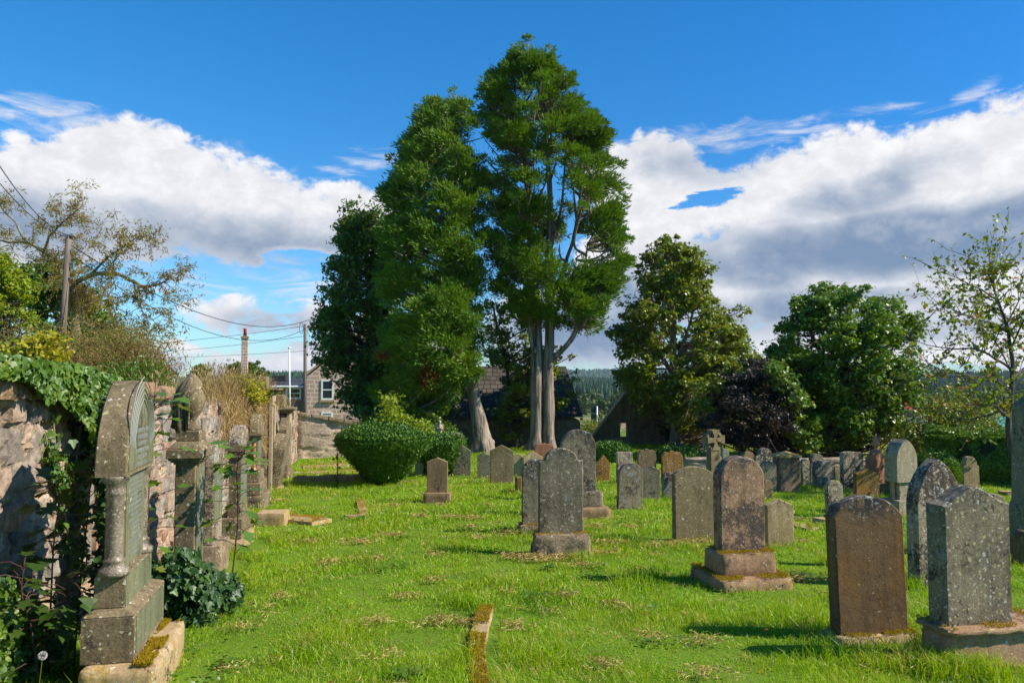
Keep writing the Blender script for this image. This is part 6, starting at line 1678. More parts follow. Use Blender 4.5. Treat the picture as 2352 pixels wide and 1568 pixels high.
# ------------------------------------------------------------------ clipped yews
def yew(name, label, cx, Y, prof, sx=1.0, sy=1.0, n=30000, lsize=.045, mat='yew', seed=0, amp=.07, grp='clipped yew bushes'):
    """prof: (py, half width px) bottom to top"""
    k = Y / F; p0 = at(cx, prof[0][0], Y); g = gz(p0[0], Y); root = empty(name, (p0[0], Y, g), (0, 0, 0), label, 'bush', grp)
    zs = np.array([EYE + (880 - p) * k - g for p, w in prof]); rs = np.array([max(w * k, .01) for p, w in prof])
    tt = np.linspace(0, 1, len(zs)); T = np.linspace(0, 1, 26); zz_ = np.interp(T, tt, zs); rr_ = np.interp(T, tt, rs)
    ns_ = 48; a = np.arange(ns_) * 2 * math.pi / ns_
    V = np.stack([np.outer(rr_, np.cos(a)) * sx, np.outer(rr_, np.sin(a)) * sy, np.repeat(zz_[:, None], ns_, 1)], 2).reshape(-1, 3)
    i = np.arange(ns_); j = (i + 1) % ns_
    Fq = np.concatenate([np.stack([q * ns_ + i, q * ns_ + j, (q + 1) * ns_ + j, (q + 1) * ns_ + i], 1) for q in range(25)])
    no = fbm(V * 2.6 + seed * 3, 3, 14) - .5
    D = V.copy(); D[:, 2] -= zz_.mean(); D = unit(D)
    V = V + D * (no * amp * 3 - .05)[:, None]
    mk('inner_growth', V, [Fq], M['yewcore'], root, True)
    # leaf sprigs over the surface, weighted by area
    A_, B_, C_, E_ = V[Fq[:, 0]], V[Fq[:, 1]], V[Fq[:, 2]], V[Fq[:, 3]]
    nr = np.cross(C_ - A_, E_ - B_); ar = np.linalg.norm(nr, axis=1); nr = unit(nr)
    fi = rng.choice(len(Fq), n, p=ar / ar.sum()); u, v = rng.random((n, 1)), rng.random((n, 1))
    P = (A_[fi] * (1 - u) * (1 - v) + B_[fi] * u * (1 - v) + C_[fi] * u * v + E_[fi] * (1 - u) * v)
    Nn = nr[fi]; P = P + Nn * (rng.uniform(-.02, .075, (n, 1)) + .13 * (rng.random((n, 1)) < .03) * rng.random((n, 1)) + .06 * (fbm(P * 9, 3, 3)[:, None] - .5))
    V, f = leaves(P, unit(Nn * .45 + rdir(n) * .6 + np.array([0, 0, .6])), unit(Nn + rdir(n) * .45), lsize * rng.uniform(.6, 1.5, n), 'sprig'); mk('foliage', V, [f], L_[mat], root)
    MB().tube([(0, 0, -.1), (.03, 0, .3), (.02, .02, .6)], .06, 8).build('stem', BK['dark'], root)
    return root
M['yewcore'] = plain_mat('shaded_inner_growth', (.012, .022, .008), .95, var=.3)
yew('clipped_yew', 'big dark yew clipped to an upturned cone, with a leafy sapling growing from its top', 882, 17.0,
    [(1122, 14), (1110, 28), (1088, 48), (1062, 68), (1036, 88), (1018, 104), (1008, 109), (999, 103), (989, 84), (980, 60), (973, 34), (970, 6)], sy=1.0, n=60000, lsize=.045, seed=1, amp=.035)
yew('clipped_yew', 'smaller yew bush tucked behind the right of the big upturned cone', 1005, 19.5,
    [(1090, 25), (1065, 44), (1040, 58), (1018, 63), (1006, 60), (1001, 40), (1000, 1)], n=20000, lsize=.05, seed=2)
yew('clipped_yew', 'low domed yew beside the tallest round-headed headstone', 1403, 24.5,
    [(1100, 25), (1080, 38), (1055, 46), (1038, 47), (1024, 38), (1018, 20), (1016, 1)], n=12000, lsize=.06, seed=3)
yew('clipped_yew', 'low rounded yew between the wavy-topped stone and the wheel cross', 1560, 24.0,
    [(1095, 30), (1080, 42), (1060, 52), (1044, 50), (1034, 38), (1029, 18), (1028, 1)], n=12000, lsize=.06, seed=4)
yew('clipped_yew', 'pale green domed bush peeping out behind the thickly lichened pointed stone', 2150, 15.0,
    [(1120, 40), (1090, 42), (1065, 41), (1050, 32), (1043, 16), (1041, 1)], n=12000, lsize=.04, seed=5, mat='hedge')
# elder sapling growing through the big yew
def bushy(name, label, C, spread, n, mat, kind, lsize, stems=(), cat='shrub', group=None, bark='dark', updir=0.0, root_at=None, nstem=10, stem_r=.008):
    """C: list of world points; a loose shrub of leaves on real stems"""
    C = np.array(C); ra = np.array(root_at if root_at is not None else C[np.argmin(C[:, 2])])
    root = empty(name, tuple(ra), (0, 0, 0), label, cat, group)
    LB = []
    for c_ in C:
        for q in range(max(1, nstem // len(C))):
            e = c_ + rng.normal(size=3) * np.array(spread) * .9; b0_ = ra + rng.normal(size=3) * np.array([.08, .08, 0]); m_ = (b0_ + e) / 2 + rng.normal(size=3) * .06 + np.array([0, 0, .05])
            LB.append((curve([b0_, m_, e], 4), np.linspace(stem_r, stem_r * .4, 9)))
    V, Fs = tubes(LB, 4); put('stems', V, Fs, BK[bark], root, True)
    i_ = rng.integers(0, len(C), n); P = C[i_] + rng.normal(size=(n, 3)) * np.array(spread)
    V, f = leaves(P, unit(rdir(n) + np.array([0, 0, updir])), unit(rdir(n) + np.array([0.2, -.2, .8])), lsize * rng.uniform(.6, 1.3, n), kind)
    put('leaves', V, [f], mat, root); return root
Cs = [at(px, py, 17.2) for px, py in ((896, 915), (897, 935), (905, 950), (893, 955), (915, 962), (930, 968), (880, 968), (950, 972), (968, 980), (920, 975), (900, 975), (975, 988))]
bushy('elder_sapling', 'light green sapling sprouting from the top of the big yew', Cs, (.11, .22, .07), 1700, L_['lime'], 'oval', .075, root_at=at(915, 990, 17.0), nstem=24)
# hedge and shrubs at the right
def hedge(name, label, a, c, h_, th_, n, mat, lsize):
    a, c = np.array(a, float), np.array(c, float); D = c - a; L = np.linalg.norm(D); D /= L; Nn = np.array([D[1], -D[0]])
    root = empty(name, (*a, gz(*a)), (0, 0, math.atan2(D[1], D[0])), label, 'hedge')
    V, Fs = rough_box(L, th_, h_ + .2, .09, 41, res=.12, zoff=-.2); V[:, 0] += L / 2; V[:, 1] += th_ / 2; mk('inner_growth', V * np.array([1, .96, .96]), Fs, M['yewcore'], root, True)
    u = rng.uniform(0, L, n); w = rng.random(n); prt = rng.random(n)
    P = np.stack([u, np.where(prt < .5, 0 - .02, w * th_), np.where(prt < .5, w * h_, h_)], 1); Nl = np.where((prt < .5)[:, None], np.array([[0, -1., 0]]), np.array([[0, 0, 1.]]))
    P = P + Nl * ((fbm(P * np.array([2.5, 2.5, 2.5]), 4, 8)[:, None] - .5) * .55 + rng.uniform(-.05, .08, (n, 1)))
    V, f = leaves(P, unit(rdir(n) + Nl * .5 + np.array([0, 0, .4])), unit(Nl + rdir(n) * .8), lsize * rng.uniform(.6, 1.4, n), 'oval'); mk('foliage', V, [f], L_[mat], root)
hedge('privet_hedge', 'thick green hedge with sunlit top and black shaded face on the right', at(2125, 1000, 18.0)[:2], at(2480, 1000, 16.4)[:2], 1.06, 1.7, 42000, 'hedge', .07)
Cs = [at(px, py, 23) for px, py in ((2150, 985), (2180, 975), (2210, 960), (2130, 1000), (2240, 970), (2160, 950), (2200, 940), (2105, 1010), (2270, 985))]
bushy('elder_bush', 'loose green and yellow bush above the left end of the hedge', Cs, (.33, .4, .28), 7000, L_['cherry'], 'oval', .085, root_at=(at(2180, 1060, 23)[0], 23, gz(at(2180, 1060, 23)[0], 23)), nstem=60)
Cs = [at(px, py, 24) for px, py in ((2070, 1030), (2095, 1015), (2055, 1045), (2110, 1035))]
bushy('dry_shrub', 'reddish brown twiggy shrub behind the yellow headstone', Cs, (.22, .3, .16), 2500, L_['rusty'], 'spray', .10, root_at=(at(2085, 1060, 24)[0], 24, gz(at(2085, 1060, 24)[0], 24)), nstem=50)

# ------------------------------------------------------------------ growth over the left wall
def in_poly(pt, poly):
    x, y = pt; c_ = False; j_ = len(poly) - 1
    for i_ in range(len(poly)):
        xi, yi = poly[i_]; xj, yj = poly[j_]
        if (yi > y) != (yj > y) and x < (xj - xi) * (y - yi) / (yj - yi) + xi: c_ = not c_
        j_ = i_
    return c_
def wall_leaves(poly, n, off=(.02, .2), back=False):
    xs_ = [p[0] for p in poly]; ys_ = [p[1] for p in poly]; out = []
    while len(out) < n:
        q = (rng.uniform(min(xs_), max(xs_)), rng.uniform(min(ys_), max(ys_)))
        if in_poly(q, poly):
            o = rng.uniform(*off); p = onwall(q[0], q[1], o)
            out.append(p)
    return np.array(out)
top_poly = [(-60, 812), (20, 822), (80, 832), (140, 838), (190, 846), (235, 860), (272, 872), (272, 905), (255, 930), (250, 1000), (240, 1075), (222, 1090), (206, 1050), (196, 1000), (176, 965), (158, 935), (140, 915), (118, 925), (100, 905), (85, 888), (60, 872), (20, 864), (-60, 858)]
P1 = wall_leaves(top_poly, 7800, (.04, .17)); P1b = wall_leaves([(-60, 812), (270, 868), (275, 885), (-60, 862)], 1600, (-.5, .1))
strands = []
for path in ([(122, 955), (128, 1040), (135, 1110), (150, 1180), (160, 1260), (165, 1330)], [(190, 960), (178, 1040), (170, 1090), (180, 1160), (196, 1240), (200, 1330)], [(105, 1000), (118, 1070), (140, 1130)], [(228, 1060), (238, 1110), (234, 1160)]):
    c_ = curve([onwall(x, y, .05) for x, y in path], 14); strands.append(c_)
PS = np.concatenate([c_[rng.integers(0, len(c_), 130)] + rng.normal(size=(130, 3)) * .035 for c_ in strands])
root = empty('ivy', tuple(onwall(120, 1300, 0)), (0, 0, 0), 'glossy ivy spilling over the top of the rubble wall behind the nearest monument', 'ivy')
P = np.concatenate([P1, P1b, PS]); P[:, :2] += WNRM * ((fbm(P * 2.2, 3, 5)[:, None] - .4) * .14); n = len(P)
V, f = leaves(P, unit(rdir(n) * .7 + np.array([0, 0, -.8])), unit(np.array([WNRM[0], WNRM[1] - .35, .55]) + rdir(n) * .65), .060 * rng.uniform(.4, 1.25, n), 'ivy'); put('foliage', V, [f], L_['ivy'], root)
V, Fs = tubes([(c_, .007) for c_ in strands], 4); put('stems', V, Fs, BK['twig'], root, True)
# big ivy mound round the urn monument
C = [(-2.75, 6.15, 0.0), (-2.62, 6.3, -.02), (-2.45, 6.35, 0.05), (-2.85, 6.1, .2), (-2.9, 6.0, .45), (-2.95, 6.1, .7), (-2.55, 6.2, .2), (-2.75, 5.95, .15), (-2.42, 6.25, -.05), (-2.35, 6.55, -.08), (-2.95, 6.0, .95), (-3.0, 6.1, 1.2), (-2.98, 6.05, 1.4), (-3.05, 6.2, 1.1), (-2.9, 5.9, .3), (-2.88, 5.9, .65)]
C = np.array([(x, y, z + .0) for x, y, z in C]); n = 7500; i_ = rng.integers(0, len(C), n); P = C[i_] + unit(rng.normal(size=(n, 3))) * (rng.random((n, 1)) ** .5) * np.array([.17, .17, .2])
P[:, 2] = np.maximum(P[:, 2], ground(P[:, 0], P[:, 1]) + .02)
root = empty('ivy', (-2.7, 6.2, gz(-2.7, 6.2)), (0, 0, 0), 'dark glossy ivy mound swallowing the foot of the urn monument', 'ivy')
V, f = leaves(P, unit(rdir(n) * .6 + np.array([.2, -.3, -.7])), unit(np.array([.6, -.5, .6]) + rdir(n) * .6), .058 * rng.uniform(.4, 1.3, n), 'ivy'); put('foliage', V, [f], L_['ivydark'], root)
# ivy on the ground at the lower left corner
n = 3000; root = empty('ivy', (-2.85, 4.6, gz(-2.85, 4.6)), (0, 0, 0), 'ivy and weeds heaped against the wall foot in the lower left corner', 'ivy')
P = []
poly = [(-40, 1330), (20, 1330), (60, 1360), (110, 1410), (170, 1440), (175, 1560), (100, 1590), (-40, 1590)]
P = wall_leaves(poly, n, (.03, .24)); P[:, 2] = np.maximum(P[:, 2], ground(P[:, 0], P[:, 1]) + rng.uniform(.01, .12, n))
P = P[~((P[:, 0] > -2.5) & (P[:, 1] > 4.3))]; n = len(P)
V, f = leaves(P, unit(rdir(n) * .7 + np.array([0, 0, -.5])), unit(np.array([.5, -.5, .6]) + rdir(n) * .7), .048 * rng.uniform(.4, 1.3, n), 'ivy'); put('foliage', V, [f], L_['ivy'], root)
# sapling with broad dark leaves behind the nearest monument
def sapling(name, label, stems, n_per, lsize, mat, hang=.5):
    root = empty(name, tuple(stems[0][0]), (0, 0, 0), label, 'sapling'); LB = []; P = []; A = []
    for st_ in stems:
        c_ = curve(st_, 8); LB.append((c_, np.linspace(.007, .003, len(c_))))
        for q in range(n_per):
            i_ = rng.integers(int(len(c_) * .15), len(c_)); d = rdir(1)[0]; d[2] *= .25; d = unit(d); e = c_[i_] + d * rng.uniform(.05, .22) + np.array([0, 0, .03]); LB.append((np.array([c_[i_], (c_[i_] + e) / 2 + [0, 0, .02], e]), .003))
            P.append(e + d * .04); A.append(d + np.array([0, 0, -hang * .5]))
    V, Fs = tubes(LB, 5); put('stems', V, Fs, plain_mat('dark_red_stem', (.09, .04, .03), .6), root, True)
    P = np.array(P); A = np.array(A); n = len(P)
    V, f = leaves(P, A, unit(np.array([.1, -.1, 1]) + rdir(n) * .3), lsize * rng.uniform(.6, 1.3, n), 'maple'); put('leaves', V, [f], mat, root)
g_ = gz(-2.75, 5.2)
sapling('broadleaf_sapling', 'young sycamore saplings with broad dark leaves growing between wall and nearest monument',
  [[(-2.78, 5.15, g_), (-2.72, 5.1, .45), (-2.66, 5.05, .85), (-2.62, 5.0, 1.18)], [(-2.85, 5.0, g_), (-2.82, 4.95, .4), (-2.78, 4.9, .75), (-2.74, 4.9, 1.0)], [(-2.74, 5.3, g_), (-2.68, 5.3, .6), (-2.6, 5.25, 1.05), (-2.56, 5.2, 1.35)],
   [(-2.75, 4.75, g_), (-2.78, 4.7, .2), (-2.8, 4.62, .45), (-2.78, 4.6, .62)], [(-2.7, 4.9, g_), (-2.62, 4.8, .2), (-2.6, 4.75, .5)]], 26, .115, L_['sapling'])
sapling('broadleaf_sapling', 'bright green maple shoots standing between the arched and the urn monument',
  [[(-2.75, 6.0, -.1), (-2.72, 6.0, .6), (-2.7, 6.0, 1.2), (-2.68, 6.0, 1.66)], [(-2.8, 6.2, -.1), (-2.78, 6.15, .7), (-2.8, 6.1, 1.3), (-2.72, 6.1, 1.5)], [(-2.4, 6.9, -.1), (-2.3, 6.75, .5), (-2.28, 6.65, .95), (-2.2, 6.6, 1.08)]], 40, .125, L_['hedge'])
# shrubs and dead growth on the bank behind the wall
def bank(px, py, Y): return at(px, py, Y)
bushy('golden_shrub', 'bright yellow-leaved shrub on the wall top at the far left', [bank(px, py, 7.6) for px, py in ((40, 815), (70, 805), (95, 790), (110, 775), (85, 800), (110, 810), (60, 830), (20, 830), (120, 820))], (.055, .15, .035), 1300, L_['yellow'], 'oval', .05, root_at=bank(75, 860, 7.6), nstem=40)
bushy('golden_shrub', 'yellow-leaved shrub on the wall top among tall dry grass', [bank(px, py, 13.5) for px, py in ((520, 890), (545, 880), (560, 895), (575, 905), (590, 900), (540, 905), (600, 915), (530, 872), (562, 870), (580, 885))], (.09, .2, .06), 1500, L_['yellow'], 'oval', .055, root_at=bank(560, 945, 13.5), nstem=50)
def dead_bush(label, pts, Y, spread, n, mat, ls, nstem, seed=0, cat='shrub', name='brown_bush'):
    C = [bank(px, py, Y + rng.uniform(-.6, .6)) for px, py in pts]; b_ = np.mean(np.array(pts), 0)
    g = gz(bank(b_[0], b_[1], Y)[0], Y); return bushy(name, label, C, spread, n, mat, 'spray', ls, root_at=(bank(b_[0], b_[1], Y)[0], Y, g), nstem=nstem, bark='twig', updir=.5, stem_r=.012, cat=cat)
dead_bush('tangle of brown dead stems below the willow', [(200, 805), (170, 815), (220, 830), (190, 845), (230, 855), (150, 845), (110, 815), (60, 800)], 13, (.22, .4, .2), 20000, L_['rusty'], .055, 150)
dead_bush('brown seeded bush standing against the sky right of the willow', [(270, 800), (290, 790), (310, 800), (330, 830), (300, 840), (270, 840), (335, 860), (350, 870), (250, 850)], 14, (.20, .35, .18), 20000, L_['rusty'], .055, 150)
dead_bush('dark green and brown thicket at the right foot of the willow', [(340, 850), (325, 870), (290, 865), (240, 870), (210, 862), (355, 885)], 13.2, (.14, .3, .10), 2600, L_['ash'], .10, 60)
def leafy_bg(name, label, prof, Y, mat, n, kind='oval', ls=.14, ncl=40, rc=.6, tr=None):
    crown_tree(name, label, Y, prof, [[((tr[0], tr[1]), .14), ((tr[0], (tr[1] + prof[0][0]) / 2), .1), ((tr[0] + 5, prof[0][0] + 20), .03)]], kind, mat, BK['dark'], ncl, rc, n, ls, group=TG, outer=.1, twigs=2)
leafy_bg('oak_tree', 'dark green tree behind the willow on the left', [(590, 60, 130), (640, 40, 190), (700, 30, 240), (760, 30, 255), (820, 60, 255)], 22, L_['ash'], 22000, ls=.12, ncl=60, tr=(140, 880))
leafy_bg('lime_tree', 'bright yellow-green tree cut by the left edge of the view', [(575, -60, 25), (620, -80, 48), (680, -90, 60), (740, -90, 66), (800, -80, 72)], 14, L_['lime'], 26000, ls=.06, ncl=70, rc=.3, tr=(-10, 880))
leafy_bg('distant_tree', 'small round tree on the skyline left of the tall chimney', [(838, 450, 472), (850, 440, 484), (865, 440, 486)], 70, L_['ash'], 5000, ls=.3, ncl=24, rc=.6, tr=(462, 885))
leafy_bg('distant_tree', 'spreading tree on the skyline behind the tall chimney', [(834, 530, 590), (845, 525, 612), (862, 524, 620)], 75, L_['ash'], 9000, ls=.3, ncl=40, rc=.7, tr=(575, 885))
# tall dry grass growing along the wall top
n = 14000; u = rng.uniform(5.5, 19.5, n); dens = fbm(np.stack([u * 1.2, u * 0, u * 0], 1), 3, 8)
dn = sstep(7.5, 10.5, u) * sstep(15.2, 13.2, u) + .06; kp = rng.random(n) < dn * (.5 + dens); u = u[kp]; n = len(u)
off = -rng.uniform(.0, .45, n); B_ = st[None] + WDIR[None] * u[:, None] + WNRM[None] * (off + .1)[:, None]
gw = ground(*(st[None] + WDIR[None] * u[:, None] + WNRM[None] * .5).T) + hn(u)
hh_ = rng.uniform(.15, .62, n) * (.5 + .9 * fbm(np.stack([u * 2.5, u * 0, u * 0 + 3], 1), 2, 3))
A = unit(rng.normal(size=(n, 3)) * np.array([.25, .25, 0]) + np.array([.12, -.05, 1]))
Bz = np.stack([B_[:, 0], B_[:, 1], gw - .02], 1)
k_ = 8
def blades(B, A, Hh, Wd, bend=.3):
    """curved grass blades: five vertices, three triangles"""
    n = len(B); sd_ = unit(np.cross(A, rdir(n))); bd = rdir(n) * np.array([1, 1, .2])
    m1 = B + A * (Hh * .55)[:, None] + bd * (Hh * bend * .25)[:, None]; tp_ = B + A * (Hh * .95)[:, None] + bd * (Hh * bend)[:, None] - np.array([0, 0, 1]) * (Hh * bend * .35)[:, None]
    w = Wd[:, None]
    V = np.stack([B - sd_ * w, B + sd_ * w, m1 - sd_ * w * .75, m1 + sd_ * w * .75, tp_], 1).reshape(-1, 3)
    o = np.arange(n)[:, None] * 5
    return V, np.concatenate([o + np.array([[0, 1, 3]]), o + np.array([[0, 3, 2]]), o + np.array([[2, 3, 4]])])
V, f = blades(Bz, A, hh_, np.full(n, .004), .25)
heads = Bz + A * (hh_ * .95)[:, None]; hs = rng.random(n) < .8
V2, f2 = leaves(heads[hs] , A[hs] + rdir(hs.sum()) * .2, rdir(hs.sum()), rng.uniform(.03, .075, hs.sum()), 'spray')
tag(mk('dry_grass', np.concatenate([V, V2]), [f, f2 + len(V)], L_['straw']), kind='stuff')
# straw hanging down the face of the wall
n = 9000; u = rng.uniform(8.0, 13.0, n); B_ = st[None] + WDIR[None] * u[:, None] + WNRM[None] * rng.uniform(.08, .22, n)[:, None]
gw = ground(*(st[None] + WDIR[None] * u[:, None] + WNRM[None] * .5).T) + hn(u)
ku = rng.random(n) < sstep(7.6, 10.2, u) * sstep(13.0, 12.0, u) * (.4 + fbm(np.stack([u * 1.5, u * 0, u * 0], 1), 2, 3)); u, B_, gw = u[ku], B_[ku], gw[ku]; n = len(u)
dz = rng.random(n) ** 1.6 * .85 * (.4 + fbm(np.stack([u * 2, u * 0, u * 0], 1), 3, 4))
Bz = np.stack([B_[:, 0], B_[:, 1], gw - dz], 1)
V, f = blades(Bz, unit(rng.normal(size=(n, 3)) * .45 + np.array([.25, 0, .1]) + np.where(rng.random(n) < .5, 1, -1)[:, None] * np.array([0, 0, 1.])), rng.uniform(.08, .26, n), np.full(n, .004), .3)
tag(mk('hanging_straw', V, [f], L_['straw']), kind='stuff')

# ------------------------------------------------------------------ grass
def outside_feet(P, m_=.0):
    ok = np.ones(len(P), bool)
    for cx_, cy_, hx, hy, a in FOOT:
        dx, dy = P[:, 0] - cx_, P[:, 1] - cy_
        lx = dx * math.cos(a) + dy * math.sin(a); ly = -dx * math.sin(a) + dy * math.cos(a)
        ok &= ~((np.abs(lx) < hx - m_) & (np.abs(ly) < hy - m_))
    return ok
def near_feet(P, w=.14):
    k = np.zeros(len(P))
    for cx_, cy_, hx, hy, a in FOOT:
        dx, dy = P[:, 0] - cx_, P[:, 1] - cy_
        lx = dx * math.cos(a) + dy * math.sin(a); ly = -dx * math.sin(a) + dy * math.cos(a)
        d = np.hypot(np.maximum(np.abs(lx) - hx, 0), np.maximum(np.abs(ly) - hy, 0)); k = np.maximum(k, np.clip(1 - d / w, 0, 1))
    return k
def sample_wedge(y0, y1, dens, wid=.72):
    n = int(dens * (y1 ** 2 - y0 ** 2) * wid); y = np.sqrt(rng.uniform(y0 ** 2, y1 ** 2, n)); x = rng.uniform(-1, 1, n) * (wid * y + .6)
    P = np.stack([x, y, 0 * x], 1)
    side = (x - WP0[0]) * WNRM[0] + (y - WP0[1]) * WNRM[1]
    return P[(side > .02) & outside_feet(P, -.0)]
def grassfield(y0, y1, dens, w, h0, h1):
    P = sample_wedge(y0, y1, dens); n = len(P)
    P[:, 2] = ground(P[:, 0], P[:, 1]) - .005
    t = fbm(np.stack([P[:, 0] * 1.6, P[:, 1] * 1.6, 0 * P[:, 0]], 1), 4, 21); t2 = fbm(np.stack([P[:, 0] * 7, P[:, 1] * 7, 0 * P[:, 0]], 1), 2, 22)
    hh = (h0 + (h1 - h0) * rng.random(n)) * (.35 + 1.35 * np.clip((t - .3) * 2.4, 0, 1)) * (.6 + .8 * t2)
    hh *= 1 + 1.0 * near_feet(P, .16) * (rng.random(n) < .6)
    kp = (t2 > .22) | (rng.random(n) < .6)
    P, hh = P[kp], hh[kp]; n = len(P)
    lean = fbm(np.stack([P[:, 0] * 2.5, P[:, 1] * 2.5, 0 * P[:, 0] + 5], 1), 2, 23) - .5
    A = unit(rng.normal(size=(n, 3)) * np.array([.36, .36, .05]) + np.stack([lean * .9, lean * .4, np.ones(n)], 1))
    return blades(P, A, hh, np.full(n, w) * rng.uniform(.7, 1.3, n), .45)
M['grass'] = None
m, nt = new_mat('lawn_grass'); b = NB(nt)
g = b.n('ShaderNodeNewGeometry'); tc = b.n('ShaderNodeTexCoord'); rnd = g.outputs['Random Per Island']
a1 = b.noise(tc.outputs['Object'], .9, 4, .6); a2 = b.noise(tc.outputs['Object'], 4.5, 4, .65)
col = b.mix(rnd, (.17, .32, .005), (.36, .52, .008))
col = b.mix(b.math('MULTIPLY', b.ss(a1, .38, .66), .55), col, (.36, .42, .012))
col = b.mix(b.math('MULTIPLY', b.ss(b.noise(tc.outputs['Object'], 2.1, 5, .7), .50, .66), .55), col, (.075, .17, .010))
r2 = b.math('FRACT', b.math('MULTIPLY', rnd, 53.1))
col = b.mix(b.math('LESS_THAN', r2, b.math('MULTIPLY', b.ss(a2, .42, .75), .5)), col, (.52, .40, .13))
bs = b.n('ShaderNodeBsdfPrincipled', inp={'Base Color': col, 'Roughness': .42}); bs.inputs['Specular IOR Level'].default_value = .45
tr = b.n('ShaderNodeBsdfTranslucent', inp={'Color': b.mix(1.0, col, (1.35, 1.35, .5), 'MULTIPLY')})
mx = b.n('ShaderNodeMixShader', inp={0: .38}); nt.links.new(bs.outputs[0], mx.inputs[1]); nt.links.new(tr.outputs[0], mx.inputs[2]); b.out(mx.outputs[0])
Vs, Fs_, k = [], [], 0
for args in ((3.2, 6.5, 4200, .0021, .035, .085), (6.5, 10.5, 2300, .0032, .038, .085), (10.5, 18, 900, .0052, .05, .10), (18, 36, 260, .010, .06, .11)):
    V, f = grassfield(*args); Vs.append(V); Fs_.append(f + k); k += len(V)
tag(mk('grass', np.concatenate(Vs), [np.concatenate(Fs_)], m), kind='stuff')
# long darker tufts
spots_ = [hit(px, py)[:2] for px, py in ((1080, 1385), (1095, 1395), (1840, 1400), (1820, 1420), (1860, 1440), (2120, 1440), (2140, 1420), (2110, 1460), (1480, 1330), (1450, 1345), (560, 1340), (580, 1290), (1690, 1100), (2090, 1350), (2070, 1345), (1340, 1290), (900, 1125), (1600, 1400), (740, 1480), (700, 1520), (1260, 1520), (1900, 1510), (2010, 1530), (2200, 1530), (2160, 1510), (2175, 1520), (2190, 1515), (2210, 1522), (2230, 1520), (2145, 1490), (2160, 1540), (2180, 1545), (2200, 1548), (2222, 1548), (2245, 1550), (2135, 1530), (2150, 1548), (2275, 1552), (2190, 1538), (2170, 1536), (2120, 1545), (2210, 1540))]
P = np.concatenate([np.array([*c_, 0]) + rng.normal(size=(170, 3)) * np.array([.09, .09, 0]) for c_ in spots_]); P = P[outside_feet(P)]; P[:, 2] = ground(P[:, 0], P[:, 1]); n = len(P)
V, f = blades(P, unit(rng.normal(size=(n, 3)) * np.array([.3, .3, .05]) + np.array([0, 0, 1])), rng.uniform(.10, .22, n), np.full(n, .0025), .5)
tag(mk('long_grass_tufts', V, [f], m), kind='stuff')
# dry cuttings lying in little heaps
cl = [(1035, 1440, 1.6), (1170, 1450, 1.2), (820, 1250, 1.5), (900, 1235, 1), (1045, 1193, 1.3), (960, 1190, .9), (1090, 1195, .9), (1405, 1252, 1.2), (1370, 1215, .9), (1180, 1285, 1.2), (1250, 1290, 1.6), (1320, 1285, 1.3), (1380, 1275, 1), (1225, 1290, 1.2), (1340, 1305, .9), (850, 1440, .8), (1620, 1485, .9), (1620, 1560, 1), (1495, 1475, .7), (1730, 1260, .8), (1820, 1330, .9), (700, 1250, .7), (1450, 1215, .7), (1510, 1260, .8), (640, 1155, .8), (690, 1110, .7), (940, 1110, .9), (1060, 1120, .6), (1120, 1165, .8), (1010, 1165, .7), (1840, 1250, .8), (1855, 1335, 1), (1790, 1345, .8), (760, 1300, .7), (560, 1450, .6), (1960, 1180, .8), (1560, 1255, 1.5), (1600, 1252, 1.5), (1000, 1340, .6), (930, 1380, .6), (1290, 1380, .5), (1420, 1400, .6), (1100, 1240, .7), (1000, 1280, .6), (640, 1380, .5), (880, 1520, .6), (1380, 1540, .7), (1830, 1200, .6), (2100, 1230, .6), (1960, 1160, .7), (1080, 1215, .6), (1170, 1230, .6), (900, 1165, .6), (870, 1290, .5), (1330, 1200, .8)]
Cp = []; 
for px, py, s_ in cl:
    c_ = hit(px, py)[:2]; k_ = int(190 * s_)
    q = rng.normal(size=(k_, 2)) * np.array([.095, .055]) * s_ ** .7; q += (fbm(np.concatenate([q * 14 + c_, q[:, :1] * 0], 1), 2, 3)[:, None] - .5) * .15
    Cp.append(np.concatenate([c_ + q, np.zeros((k_, 1))], 1))
for q in range(420):   # small scraps everywhere
    y = math.sqrt(rng.uniform(4.2 ** 2, 24 ** 2)); x = rng.uniform(-.62, .62) * y; k_ = rng.integers(12, 40)
    Cp.append(np.array([x, y, 0]) + rng.normal(size=(k_, 3)) * np.array([.05, .04, 0]))
P = np.concatenate(Cp); side = (P[:, 0] - WP0[0]) * WNRM[0] + (P[:, 1] - WP0[1]) * WNRM[1]; P = P[(side > .3) & outside_feet(P)]; n = len(P)
P[:, 2] = ground(P[:, 0], P[:, 1]) + .03 + rng.random(n) * .045
V, f = blades(P, unit(rng.normal(size=(n, 3)) * np.array([1, 1, .28])), rng.uniform(.02, .06, n), np.full(n, .0019) * (1 + P[:, 1] / 9), .5)
tag(mk('dry_cuttings', V, [f], L_['clip']), kind='stuff')
# broad-leaved weeds near the foot of the ivy and in the corner
Pw = []
for px, py, sx_, sy_, k_ in ((430, 1370, .30, .25, 500), (480, 1340, .22, .2, 300), (520, 1300, .2, .2, 160), (150, 1575, .35, .12, 360), (430, 1430, .25, .3, 260), (640, 1240, .2, .1, 60), (560, 1270, .15, .15, 90)):
    c_ = hit(px, py)[:2]; Pw.append(np.concatenate([c_ + rng.normal(size=(k_, 2)) * np.array([sx_, sy_]), rng.uniform(.03, .10, (k_, 1))], 1))
for q in range(70):
    y = math.sqrt(rng.uniform(4.3 ** 2, 13 ** 2)); x = rng.uniform(-.40, .62) * y; k_ = rng.integers(12, 60); sz_ = rng.uniform(.04, .16)
    if (x - WP0[0]) * WNRM[0] + (y - WP0[1]) * WNRM[1] < .5: continue
    Pw.append(np.concatenate([np.array([x, y]) + rng.normal(size=(k_, 2)) * sz_, rng.uniform(.03, .065, (k_, 1))], 1))
